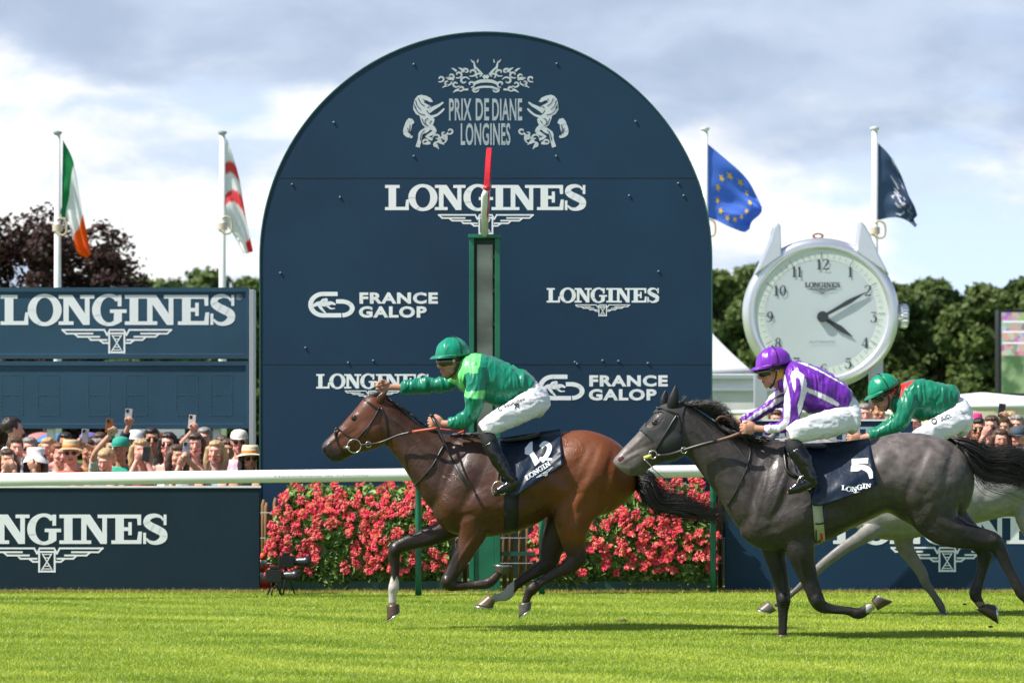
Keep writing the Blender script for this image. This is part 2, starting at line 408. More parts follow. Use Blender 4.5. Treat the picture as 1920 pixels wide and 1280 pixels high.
# ---------------------------------------------------------------- ground
g = Geo(); nx = 30
g.add([(-500, -30, 0), (500, -30, 0), (500, 900, 0), (-500, 900, 0)], [(0, 1, 2, 3)])
mg = mat('turf soil', (.075, .15, .012), .9, noise_=(.8, .5), col2=(.10, .17, .02))
tag(g.build('ground', mg, smooth=False), kind='structure')
def make_grass():
    n = 800000
    y = rng.uniform(17.6 ** .6, 28.9 ** .6, n) ** (1 / .6); x = rng.uniform(-1, 1, n) * (y * .185 + .5)
    y[-26000:] = 28.3 + rng.normal(0, .10, 26000); x[-26000:] = rng.uniform(-1, 1, 26000) * 5.6
    h = rng.uniform(.008, .024, n); h[-26000:] *= rng.uniform(.8, 2.4, 26000)
    a = rng.uniform(0, math.pi, n); w = rng.uniform(.0024, .0045, n); lx = rng.normal(0, .6, n) * h; ly = rng.normal(0, .6, n) * h
    dx = np.cos(a) * w; dy = np.sin(a) * w
    v = np.zeros((n, 3, 3), np.float32)
    v[:, 0] = np.stack([x - dx, y - dy, np.zeros(n)], 1); v[:, 1] = np.stack([x + dx, y + dy, np.zeros(n)], 1)
    v[:, 2] = np.stack([x + lx, y + ly, h], 1)
    # patches of tone: wear, mowing and seed heads
    pt = np.zeros(n)
    for k in range(26):
        f1, f2, ph = rng.uniform(.4, 5), rng.uniform(.8, 9), rng.uniform(0, 6.3); pt += np.sin(x * f1 + y * f2 + ph + 1.5 * np.sin(x * f2 * .3 + ph)) / 8
    pt = np.clip(pt * .5 + .5 + rng.normal(0, .18, n), 0, 1)[:, None]
    c = np.array([.22, .35, .024]) * (1 - pt) + np.array([.56, .64, .085]) * pt
    pale = rng.random(n) < .05; c[pale] = (.55, .62, .28)
    dry = (np.abs(y - 28.32) < .16) & (rng.random(n) < .72); c[dry] = np.array([.40, .28, .10]) * rng.uniform(.5, 1.2, (dry.sum(), 1))
    o = mesh_np('grass', v.reshape(-1, 3), np.arange(n * 3).reshape(-1, 3), mat('grass blades', (.2, .3, .03), .5, attr=True, trans=.35, spec=.3), cols=np.repeat(c, 3, 0))
    tag(o, 'short bright green turf of the racecourse with a dry straw edge along the boards', 'grass', kind='stuff')
make_grass()
# ---------------------------------------------------------------- boards
DB = 28.6
def board(name, u0, u1, vt, vb, D, th, m, label, cat='advertising board', cap=True, group=None):
    a = P(u0, vb, D); b = P(u1, vt, D); e = empty(name, ((a.x + b.x) / 2, D + th / 2, max(0, a.z)), label, cat, group)
    g = Geo().box((a.x, D, a.z), (b.x, D + th, b.z)); g.build('panel', m, e, smooth=False, bevel=.006)
    if cap: Geo().box((a.x - .01, D - .012, b.z), (b.x + .01, D + th + .012, b.z + .018)).build('top_trim', M_white, e, smooth=False)
    return e
def lzone(D): return 800 + CH * F / D
e = board('advertising_board', -260, 487, 914, lzone(DB), DB, .06, M_navy2, 'low dark blue advertising board in front of the spectators, left of the flower bed')
f = lambda u, v: fit(word_longines(), u, v, 964, 1019)
decal('lettering', f(-117, 314), onplane(DB), M_vinyl, e)
decal('emblem', xf(emblem(), 26, -26.5, 88, 1026), onplane(DB), M_vinyl, e)
e = board('advertising_board', 1360, 2180, 914, lzone(DB), DB, .06, M_navy, 'low dark blue advertising board behind the grey horses, at the right edge')
decal('lettering', fit(word_longines(), 1562, 1992, 964, 1019), onplane(DB), M_vinyl, e)
decal('emblem', xf(emblem(), 26, -26.5, 1776, 1025), onplane(DB), M_vinyl, e)
e = board('advertising_board', 1338, 1712, 789, 1010, 29.6, .08, M_navy, 'taller blue board behind the purple jockey, partly hidden, in front of the tent')
decal('lettering', fit(word_longines(), 1395, 1690, 800, 835), onplane(29.6), M_grey, e)
# ---------------------------------------------------------------- the arched winning board
DA = 29.4
def arch():
    cx, cy, r = 911, 485, 422.5
    out = [(cx - r, 955)] + [(cx + r * math.cos(t), cy - r * math.sin(t) * 1.002) for t in [math.pi - math.pi * i / 72 for i in range(73)]] + [(cx + r, 955)]
    e = empty('winning_board', P(911, lzone(DA), DA), 'huge navy board with a rounded top behind the winning post, covered in white logos', 'board')
    g = Geo(); fr = [P(u, v, DA) for u, v in out]; bk = [p + Vector((0, .16, 0)) for p in fr]; n = len(fr)
    g.add(fr + bk, [tuple(range(n)), tuple(range(2 * n - 1, n - 1, -1))] + [((i + 1) % n, i, i + n, (i + 1) % n + n) for i in range(n)])
    fix = g.build('panel', M_navy, e, smooth=False); fix_normals(fix.data)
    g = Geo()
    for i in range(n - 1): 
        a, b = fr[i], fr[i + 1]; ca = (a - P(cx, max(cy, out[i][1]) if i in (0,) else cy, DA)).normalized() if 0 < i < n - 1 else Vector((math.copysign(1, a.x - P(cx, cy, DA).x), 0, 0))
        cb = (b - P(cx, cy, DA)).normalized() if i + 1 < n - 1 else Vector((1, 0, 0))
        rings = [[p - Vector((0, .01, 0)), p + c * .012 - Vector((0, .01, 0)), p + c * .012 + Vector((0, .17, 0)), p + Vector((0, .17, 0))] for p, c in ((a, ca), (b, cb))]
        g.rings(rings, caps=False)
    g.build('rim', mat('green edge trim', (.02, .10, .08), .4), e, smooth=False)
    # panel joints and bolt heads
    g = Geo()
    for v, u0, u1 in ((333, 520, 1303), (682, 490, 1332)): a = P(u0, v + .6, DA); b = P(u1, v - .6, DA); g.box((a.x, DA - .003, a.z), (b.x, DA + .01, b.z))
    g.build('joint', mat('panel joint', (.008, .028, .05), .6), e, smooth=False)
    g = Geo()
    for u, v in ((776, 121), (1044, 120), (776, 293), (1043, 293), (626, 230), (638, 370), (1180, 367), (1282, 367), (1192, 228), (548, 346), (1272, 344), (1082, 682), (1130, 676), (1160, 677), (1215, 681), (526, 512), (573, 652), (653, 680), (1235, 509), (1078, 679), (700, 676)):
        p = P(u, v, DA); Geo().tube([p + Vector((0, .002, 0)), p - Vector((0, .014, 0))], [.016, .009], 8).build('bolt', mat('bolt heads', (.10, .16, .22), .4, metal=.3), e)
    for u in (560, 1262):
        a = P(u - 8, lzone(DA), DA); b = P(u + 8, 955, DA); Geo().box((a.x, DA + .03, 0), (b.x, DA + .13, b.z + .2)).build('support_post', M_wood, e, smooth=False)
    pl = onplane(DA)
    W_ = word_longines()
    decal('lettering', fit(W_, 722, 1099, 347, 394), pl, M_vinyl, e); decal('emblem', xf(emblem(), 22, -21.5, 911, 402), pl, M_vinyl, e)
    decal('lettering', fit(W_, 1025, 1236, 540, 567), pl, M_vinyl, e); decal('emblem', xf(emblem(), 12.6, -12.4, 1130, 571), pl, M_vinyl, e)
    decal('lettering', fit(W_, 593, 804, 701, 728), pl, M_vinyl, e); decal('emblem', xf(emblem(), 12.6, -12.4, 698, 732), pl, M_vinyl, e)
    def fg(u0, v0):
        decal('lettering', fit(font_shapes('FRANCE', .045, 1.28), u0 + 98, u0 + 245, v0 + 1, v0 + 21), pl, M_vinyl, e); decal('lettering', fit(font_shapes('GALOP', .045, 1.28), u0 + 97, u0 + 224, v0 + 27, v0 + 47), pl, M_vinyl, e)
        s = stroke([(57, 4), (30, 4)], 8, 1) + arcring(30, 24, (28, 24), (19, 16), 90, 270, 20) + stroke([(30, 44), (64, 44)], 8, 1) + stroke([(54, 18), (68, 18)], 8, 1) + arcring(64, 31, (25, 17), (16, 9), -90, 85, 18)
        s += stroke([(8, 30), (14, 25), (22, 22), (32, 23), (40, 22), (46, 21), (53, 24)], [2, 6, 8, 9, 8, 6, 3]) + stroke([(22, 25), (28, 33), (35, 40)], [6, 5, 2]) + stroke([(36, 25), (44, 31), (52, 31)], [5, 3, 2])
        s += arcring(35, 15, (4, 3.2), (.1, .1), 0, 360, 10) + stroke([(24, 20), (31, 15), (38, 20)], [3, 5, 3]) + stroke([(10, 28), (6, 31)], 2, 1)
        decal('logo', [[(u0 + x, v0 + y) for x, y in q] for q in s], pl, M_vinyl, e)
    fg(576, 547); fg(1007, 702)
    # the crest: crown of scrolls, two rearing horses, two lines of tall narrow capitals
    rs = random.Random(3)
    def scroll(x, y, r, a0, turn, w, n=9):
        pts = []; ws = []
        for i in range(n):
            t = i / (n - 1); a = R(a0 + turn * 330 * t); rr = r * (1 - .78 * t); pts.append((x + rr * math.cos(a), y + rr * math.sin(a) * .8)); ws.append(w * (.5 + .6 * math.sin(math.pi * min(1, t * 1.1))))
        return stroke(pts, ws, 3)
    half = []
    for x, y, r, a0, t in ((85, 148, 8, 60, 1), (72, 155, 8, 200, -1), (66, 143, 9, 20, 1), (56, 158, 8, 150, -1), (52, 140, 9, 60, 1), (40, 152, 10, 200, 1), (38, 134, 8, 30, -1), (28, 158, 8, 90, 1), (26, 136, 10, 60, 1), (20, 168, 7, 180, -1), (47, 166, 7, 40, 1), (12, 142, 7, 60, -1)):
        half += scroll(x, y, r, a0, t, 3.4)
    for x, y, dx, dy, w in ((40, 135, 12, -8, 6), (55, 134, 10, -6, 5), (60, 150, 12, -5, 6), (33, 168, 14, 3, 5), (50, 168, 12, 6, 6), (70, 160, 12, 5, 5), (20, 130, 3, -16, 5), (24, 118, 5, -6, 3), (16, 118, -2, -7, 3)):
        half += stroke([(x, y), (x + dx * .5, y + dy * .5 - 1), (x + dx, y + dy)], [w * .75, w * .65, .5], 3)
    half += stroke([(0, 152), (12, 153), (24, 158)], [6, 6, 5]) + stroke([(0, 163), (12, 164), (22, 168)], [4, 4, 4]) + stroke([(0, 143), (5, 146)], 7, 1) + stroke([(6, 140), (13, 133), (20, 126)], [3, 4, 3])
    # horse rearing (right half, facing the centre)
    H = [[(122, 178), (128, 180), (133, 186), (136, 196), (136, 206), (131, 214), (124, 218), (122, 226), (119, 234), (112, 240), (104, 238), (98, 232), (96, 224), (102, 218), (108, 213), (112, 208), (104, 207), (103, 199), (110, 196), (117, 192), (112, 188), (104, 192), (99, 191), (104, 184), (112, 180)]]
    H += stroke([(108, 210), (98, 203), (88, 198), (80, 192)], [8, 7, 5, 3], 3) + stroke([(104, 220), (92, 216), (84, 210), (78, 204)], [6, 4, 4, 3], 3) + stroke([(104, 234), (112, 244), (122, 250), (124, 262), (128, 276)], [12, 10, 8, 7, 8], 3)
    H += stroke([(104, 236), (96, 246), (104, 252), (112, 256)], [9, 8, 6, 3], 3) + stroke([(136, 232), (142, 226), (146, 238), (148, 250), (138, 258)], [5, 10, 14, 13, 4], 3)
    for x, y, r, a0, t in ((68, 246, 8, 40, 1), (78, 250, 7, 200, -1), (82, 262, 9, 100, 1), (92, 258, 8, 0, -1), (92, 272, 8, 200, 1), (112, 266, 7, 60, -1)): H += scroll(x, y, r, a0, t, 3.4)
    for x, y, dx, dy in ((84, 256, -12, 8), (90, 262, -12, 10), (96, 268, -8, 12), (100, 262, 14, -6), (104, 268, 14, 2), (76, 252, -4, 10)): H += stroke([(x, y), (x + dx * .5, y + dy * .5), (x + dx, y + dy)], [5, 5, .6], 3)
    sh = []
    for q in half + H:
        sh.append([(911 + x, y) for x, y in q]); sh.append([(911 - x, y) for x, y in q])
    decal('crest', sh, pl, mat('pale grey lettering', (.55, .6, .62), .5), e)
    lw = []
    for pts in ([(132, 188), (129, 198), (122, 206)], [(127, 184), (122, 194), (115, 199)], [(134, 200), (126, 212), (114, 216)], [(118, 186), (113, 190)], [(108, 222), (114, 226), (113, 234)], [(102, 226), (106, 232)], [(142, 234), (143, 246), (140, 254)], [(147, 240), (144, 250)], [(104, 198), (110, 203)], [(115, 244), (121, 252), (123, 264)], [(137, 192), (131, 203)], [(120, 222), (116, 232), (108, 236)]):
        for sg in (1, -1): lw += stroke([(911 + sg * x, y) for x, y in pts], 1.5, 3)
    decal('crest_line', lw, onplane(DA - .003), M_navy, e)
    for txt, u0, u1, v0, v1 in (('PRIX', 842, 884, 185, 225), ('DE', 892, 917, 185, 225), ('DIANE', 923, 979, 185, 225), ('LONGINES', 864, 957, 231, 271)):
        decal('lettering', fit(font_shapes(txt, .02), u0, u1, v0, v1), pl, mat('crest lettering', (.40, .46, .50), .5), e)
arch()
# ---------------------------------------------------------------- scoreboard on the left
def scoreboard():
    D = 34.0
    e = empty('scoreboard', P(235, lzone(D), D), 'large blue scoreboard on posts behind the spectators, carrying big white lettering over blank digits', 'scoreboard')
    for nm, vt, vb in (('name_panel', 539, 672), ('digit_panel', 677, 803)):
        a = P(-300, vb, D); b = P(466, vt, D); p = Geo().box((a.x, D, a.z), (b.x, D + .25, b.z)).build(nm, M_blue, e, smooth=False)
        g = Geo(); t = .05
        g.box((a.x, D - .02, b.z - t), (b.x, D, b.z)); g.box((a.x, D - .02, a.z), (b.x, D, a.z + t)); g.box((b.x - t * .6, D - .02, a.z + t), (b.x, D, b.z - t))
        g.build('frame', M_blue, p, smooth=False)
        a2 = P(-300, vb - 9, D); b2 = P(457, vb - 8, D); Geo().box((a2.x, D - .012, a2.z - .004), (b2.x, D, b2.z + .004)).build('trim', mat('trim line', (.25, .33, .4), .5), p, smooth=False)
        if nm == 'name_panel':
            decal('lettering', fit(word_longines(), 1, 441, 553, 609), onplane(D), M_vinyl, p); decal('emblem', xf(emblem(), 25.4, -25.8, 219, 617), onplane(D), M_vinyl, p)
            decal('trademark', [[(x + 448, y + 557) for x, y in q] for q in arcring(0, 0, (5.5, 5.5), (4.4, 4.4), 0, 360, 20)] + fit(font_shapes('R', .01), 445.5, 450.5, 554, 560.5), onplane(D), M_grey, p)
        else:
            for u in (2, 70, 165, 235, 330, 395):
                sh = []
                x0, x1, y0, y1, ym = u, u + 40, 702, 778, 740
                for a_, b_ in (((x0, y0), (x1, y0)), ((x0, ym), (x1, ym)), ((x0, y1), (x1, y1)), ((x0, y0), (x0, ym)), ((x1, y0), (x1, ym)), ((x0, ym), (x0, y1)), ((x1, ym), (x1, y1))):
                    n = 5
                    for i in range(n):
                        t0 = (i + .2) / n; t1 = (i + .8) / n
                        sh += stroke([(a_[0] + (b_[0] - a_[0]) * t0, a_[1] + (b_[1] - a_[1]) * t0), (a_[0] + (b_[0] - a_[0]) * t1, a_[1] + (b_[1] - a_[1]) * t1)], 2.2, 1)
                decal('digit', sh, onplane(D), mat('unlit digit segments', (.034, .080, .125), .6), p)
    for u0, u1, vt, m in ((468, 477, 543, M_steel),):
        a = P(u0, 0, D); b = P(u1, vt, D); Geo().box((a.x, D - .06, 0), (b.x, D + .2, b.z)).build('end_post', m, e, smooth=False, bevel=.004)
    for u in (93, 405):
        a = P(u - 6.5, 0, D); b = P(u + 6.5, 803, D); Geo().box((a.x, D + .05, 0), (b.x, D + .2, b.z)).build('support_post', M_white, e, smooth=False, bevel=.004)
scoreboard()
# ---------------------------------------------------------------- running rail
def rail():
    e = empty('running_rail', P(560, 1110, 27.9), 'white tubular running rail crossing in front of the boards and flowers', 'rail')
    A = P(-500, 905, 26.5); B = P(1306, 883, 28.05); Bx = P(2300, 870.5, 28.9); r = .060
    Geo().tube([A, B, Bx], r, 24).build('rail_tube', M_whiteplas, e)
    for u in (786, 1016, 1340, -330, 2150):
        t = (P(u, 880, 28).x - A.x) / (Bx.x - A.x); p = A.lerp(Bx, t)
        pts = [Vector((p.x, p.y + .02, p.z - .03)), Vector((p.x, p.y + .16, p.z - .10)), Vector((p.x, p.y + .20, p.z - .30)), Vector((p.x, p.y + .2, 0))]
        Geo().tube(pts, .030, 12, 4).build('rail_post', M_green, e)
    def onrail(u, v, l):
        t = (P(u, 880, 27.7).x - A.x) / (Bx.x - A.x); p = A.lerp(Bx, t); a = (v - 40) / 100
        return Vector((p.x, p.y - (r + .002 + l) * math.cos(a), p.z + (r + .002 + l) * math.sin(a)))
    t = font_shapes('Hippodrome de Chantilly', .0); w = widthof(t)
    decal('lettering', [[(522 + x / w * 172, 24 + y * 30) for x, y in q] for q in t], onrail, mat('faded rail lettering', (.50, .52, .52), .5), e, sub=0)
rail()
# ---------------------------------------------------------------- winning post
def post():
    D = 28.35; e = empty('winning_post', P(908, lzone(D), D), 'tall green framed winning post with mirror strip and a red disc on top', 'winning post')
    def bx(name, u0, v0, u1, v1, y0, y1, m, bev=.004, par=e):
        a = P(u0, v1, D); b = P(u1, v0, D); return Geo().box((a.x, D + y0, max(0, a.z)), (b.x, D + y1, b.z)).build(name, m, par, smooth=False, bevel=bev)
    bx('frame_side', 880, 447, 889, 1110, -.05, .12, M_green); bx('frame_side', 928, 447, 938, 1110, -.05, .12, M_green)
    bx('frame_top', 878, 440, 939.5, 447, -.07, .14, M_green); bx('back_panel', 889, 447, 928, 1000, .06, .12, M_greend, 0)
    bx('mirror', 894, 458, 924, 985, .02, .055, M_mirror); bx('base_box', 889, 990, 928, 1109, -.03, .10, M_green)
    g = Geo()
    for v in (482, 518, 545, 607, 670): p = P(926, v, D); g.box((p.x - .012, D - .03, p.z - .018), (p.x + .012, D + .03, p.z + .018))
    g.build('clip', M_black, e, smooth=False)
    # the disc faces along the track, its edge to us, leaning a little
    c = P(913.5, 352, D); g = Geo(); n = 40; rings = []
    for x, rr in ((-.028, .93), (-.022, 1), (.022, 1), (.028, .93)):
        rings.append([c + Vector((x + .02 * math.sin(t) , .34 * rr * math.cos(t), .385 * rr * math.sin(t))) for t in [2 * math.pi * j / n for j in range(n)]])
    g.rings(rings); g.build('disc', M_red, e, smooth=False)
    g = Geo().tube([P(909, 441, D) - Vector((0, .04, 0)), P(909, 372, D) - Vector((0, .36, 0)), P(913, 360, D) - Vector((0, .37, 0))], [.036, .032, .024], 12); g.build('rod', M_white, e)
    p = P(913, 359, D) - Vector((0, .37, 0)); Geo().ell(p, (.035, .035, .03)).build('rod_tip', M_red, e)
    for u in (862, 1003): bx('side_post', u - 3.5, 1030, u + 3.5, 1110, .02, .08, M_greend, 0)
    bx('cross_bar', 855, 1034, 1016, 1041, -.01, .03, M_greend, 0)
post()
# wooden stakes and dark stuff showing through gaps
def stakes():
    e = empty('stake_fence', P(1000, lzone(29.2), 29.2), 'rough wooden stake fence with wire, seen in the gaps between flower beds and boards', 'fence')
    for u in (494, 499.5, 516, 842, 858, 872, 946, 958, 976, 990, 1350.5, 1340):
        D = 29.1 + (u % 3) * .04; p = P(u, lzone(D), D); h = .80 + (u % 7) * .02
        g = Geo().rings([[Vector((p.x + .024 * math.cos(t) * s, D + .024 * math.sin(t) * s, z)) for t in [j * math.pi / 4 for j in range(8)]] for z, s in ((0, 1), (h - .05, 1), (h, .35))])
        g.build('stake', M_wood, e)
    for z in (.25, .5, .75): a = P(470, 0, 29.06); b = P(1380, 0, 29.06); Geo().tube([(a.x, 29.06, z), (b.x, 29.06, z)], .005, 5).build('wire', M_steel, e)
    e = empty('backing_screen', P(910, lzone(31), 31), 'dark green windbreak screen on the ground behind the arched board', 'screen')
    a = P(476, 0, 31.0); b = P(1420, 0, 31.0); Geo().box((a.x, 31, 0), (b.x, 31.05, .95)).build('panel', mat('windbreak', (.010, .028, .022), .8, noise_=(4, .5)), e, smooth=False)
stakes()
# ---------------------------------------------------------------- flower beds
M_leaf = mat('begonia leaf', (.05, .12, .02), .45, attr=True, trans=.2, spec=.4)
M_petal = mat('begonia petal', (.75, .06, .09), .5, attr=True, trans=.3)
def blossom_mesh(seed):
    r = random.Random(seed); v = []; f = []; c = []
    for k in range(26):
        th = r.uniform(0, 6.28); rr = .066 * math.sqrt(r.random()); cx = rr * math.cos(th) * 1.15; cz = rr * math.sin(th) * .72; cy = -.02 - .02 * r.random()
        sc = r.uniform(.015, .024); base = len(v); tw = r.uniform(0, 6.28); tilt = r.uniform(-.5, .9)
        kc = (.88, .045 + .07 * r.random(), .095 + .08 * r.random()) if r.random() < .85 else (.9, .25, .22)
        v.append((cx, cy - .006, cz)); c.append((.85, .35, .12) if r.random() < .35 else kc)
        for j in range(8):
            a = tw + j * math.pi / 4; q = sc * (1.25 if j % 2 == 0 else .75)
            v.append((cx + q * math.cos(a), cy + tilt * q * math.sin(a) * .6 + (.006 if j % 2 else 0), cz + q * math.sin(a))); c.append(kc)
        for j in range(8): f.append((base, base + 1 + j, base + 1 + (j + 1) % 8))
    me = bpy.data.meshes.new('flower_head'); me.from_pydata(v, [], f); me.update(); setcol(me, np.array(c)); me.materials.append(M_petal); return me
BM = [blossom_mesh(i) for i in range(6)]
def bed(u0, u1, vt, side, label, holes=()):
    Df = 28.42; a = P(u0, lzone(Df), Df); b = P(u1, vt, Df); W_ = b.x - a.x; H = b.z
    e = empty('flower_bed', ((a.x + b.x) / 2, Df + .25, 0), label, 'flower bed', 'flower beds under the arched board')
    Geo().box((a.x + .06, Df, 0), (b.x - .06, Df + .5, .11)).build('planter', M_greend, e, smooth=False, bevel=.006)
    r = random.Random(int(u0)); 
    def surf(s, z):
        zt = z / H; bulge = .14 * math.sin(math.pi * min(1, max(0, zt * .9 + .1))) + .02 + .05 * noise.noise(Vector((s * 3.1, z * 3.7, u0)))
        return Df + .12 - bulge
    def edge(z):
        zt = z / H
        l = a.x + (.10 - .10 * math.sin(math.pi * min(1, zt * 1.2)) + .10 * max(0, zt - .75) * 3) + .04 * noise.noise(Vector((z * 9, u0, 2)))
        rr = b.x - (.04 + .1 * max(0, zt - .75) * 3 - .04 * math.sin(math.pi * zt)) + .05 * noise.noise(Vector((z * 7, u0, 5))); return l, rr
    # leaves
    n = 11000; v = np.zeros((n, 4, 3)); c = np.zeros((n, 3))
    for i in range(n):
        z = r.uniform(.06, H * 1.0 - .03); l, rr = edge(z); x = r.uniform(l, rr); y = surf(x, z) + r.uniform(-.02, .30) * r.random()
        if z > H - .10: y += r.uniform(0, .25)
        s = r.uniform(.026, .062); d = Vector((r.gauss(0, 1), -1.0 + r.gauss(0, .5), r.gauss(.5, .7))).normalized(); t = d.cross(Vector((r.gauss(0, 1), r.gauss(0, 1), r.gauss(0, 1)))).normalized(); q = d.cross(t)
        p = Vector((x, y, z)); v[i] = [p - t * s, p + q * s * .6 + d * .004, p + t * s * 1.2, p - q * s * .6 + d * .004]
        k = r.random(); c[i] = (np.array([.045, .11, .022]) * (1 - k) + np.array([.24, .36, .08]) * k) if r.random() < .93 else (.30, .38, .12)
    mesh_np('foliage', v.reshape(-1, 3), np.arange(n * 4).reshape(-1, 4), M_leaf, e, np.repeat(c, 4, 0))
    # dark filler box, shade among the stems put into its colour, hides the wall
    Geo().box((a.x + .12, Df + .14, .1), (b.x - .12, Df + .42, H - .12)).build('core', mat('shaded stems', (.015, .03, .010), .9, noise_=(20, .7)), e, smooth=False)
    # flower heads in loose rows
    pos = []; tries = 0; want = int(W_ * H * 88)
    while len(pos) < want and tries < 20000:
        tries += 1; z = r.uniform(.20, H + .0); l, rr = edge(z); x = r.uniform(l - .02, rr + .02)
        if r.random() < (.93 if z < .32 else .55 if z < .40 else .08): continue
        if z < H - .13 and noise.noise(Vector((x * 2.6, z * 5.2, u0))) < -.17: continue
        if all((x - p[0]) ** 2 + ((z - p[1]) * 1.7) ** 2 > .0155 for p in pos): pos.append((x, z))
    rest = Geo(); rc = []
    for i, (x, z) in enumerate(pos):
        y = surf(x, z) - .01 + (r.uniform(.02, .2) if z > H - .08 else 0); s = r.uniform(.72, 1.15); rot = Matrix.Rotation(r.uniform(-.5, .5), 4, 'Z') @ Matrix.Rotation(r.uniform(-.7, .1), 4, 'X') @ Matrix.Rotation(r.uniform(0, 6.28), 4, 'Y')
        me = BM[i % 6]; M = Matrix.Translation((x, y, z)) @ rot @ Matrix.Scale(s, 4)
        if i < 100:
            o = bpy.data.objects.new('flower_head', me); link(o, e); o.matrix_basis = Matrix.Translation(Vector((x, y, z))) @ rot @ Matrix.Scale(s, 4)
        else:
            rest.add([M @ w.co for w in me.vertices], [tuple(p.vertices) for p in me.polygons]); rc += [tuple(d.color[:3]) for d in me.color_attributes['col'].data]
    if rest.v: tag(rest.build('flower_heads', M_petal, e, smooth=False, cols=np.array(rc)), kind='stuff')
bed(507, 842, 909, 0, 'flower bed of red begonias left of the winning post, under the bay horse\'s head')
bed(1000, 1337, 905, 0, 'flower bed of red begonias right of the winning post, between the two leading horses')
# ---------------------------------------------------------------- remote cameras and cone by the left bed
def camera_thing(u, v, D, s, yaw, label):
    base = P(u, v, D); e = empty('camera', (base.x, base.y, 0), label, 'camera', 'remote cameras on the grass by the flower bed')
    M = Matrix.Translation(base) @ Matrix.Rotation(R(yaw), 4, 'Z') @ Matrix.Scale(s, 4)
    g = Geo().box((-.07, -.05, -.055), (.07, .05, .055)); g.box((-.035, -.04, .055), (.035, .045, .085)); g.transform(M); g.build('body', M_black, e, smooth=False, bevel=.008)
    g = Geo()
    g.rings([[Vector((x, r * math.cos(t), r * math.sin(t))) for t in [2 * math.pi * j / 24 for j in range(24)]] for x, r in ((.05, .036), (.10, .037), (.105, .043), (.16, .043), (.165, .05), (.23, .054), (.23, .047), (.19, .044))], caps=False)
    g.transform(M); g.build('lens', mat('lens barrel', (.02, .02, .022), .3), e)
    g = Geo().rings([[Vector((.195, r * math.cos(t), r * math.sin(t))) for t in [2 * math.pi * j / 24 for j in range(24)]] for r in (.044, .001)], caps=False).transform(M); g.build('front_glass', mat('lens glass', (.02, .03, .06), .05, spec=1), e)
    top = M @ Vector((0, 0, -.05))
    for a in (0, 120, 240):
        Geo().tube([top, (top.x + .09 * math.cos(R(a + 20)), top.y + .09 * math.sin(R(a + 20)), 0)], .009, 6).build('tripod_leg', M_black, e)
camera_thing(536, 1053, 27.95, 1.05, 10, 'black camera with a long lens on a mini tripod, upper one by the flowers')
camera_thing(513, 1079, 27.75, 1.1, 4, 'black camera lowest on the grass, beside the traffic cone')
def cone():
    D = 28.9; p = P(493, lzone(D), D); e = empty('traffic_cone', (p.x, D, 0), 'small orange and white traffic cone behind the end of the left board', 'traffic cone')
    m1 = mat('cone orange', (.75, .08, .02), .5)
    Geo().box((p.x - .12, D - .12, 0), (p.x + .12, D + .12, .025)).build('base', m1, e, smooth=False)
    for z0, z1, m in ((.025, .10, m1), (.10, .17, M_white), (.17, .24, m1), (.24, .29, M_white), (.29, .36, m1)):
        Geo().rings([[Vector((p.x + (.09 - .19 * z) * math.cos(t), D + (.09 - .19 * z) * math.sin(t), z)) for t in [2 * math.pi * j / 20 for j in range(20)]] for z in (z0, z1)]).build('band', m, e)
cone()
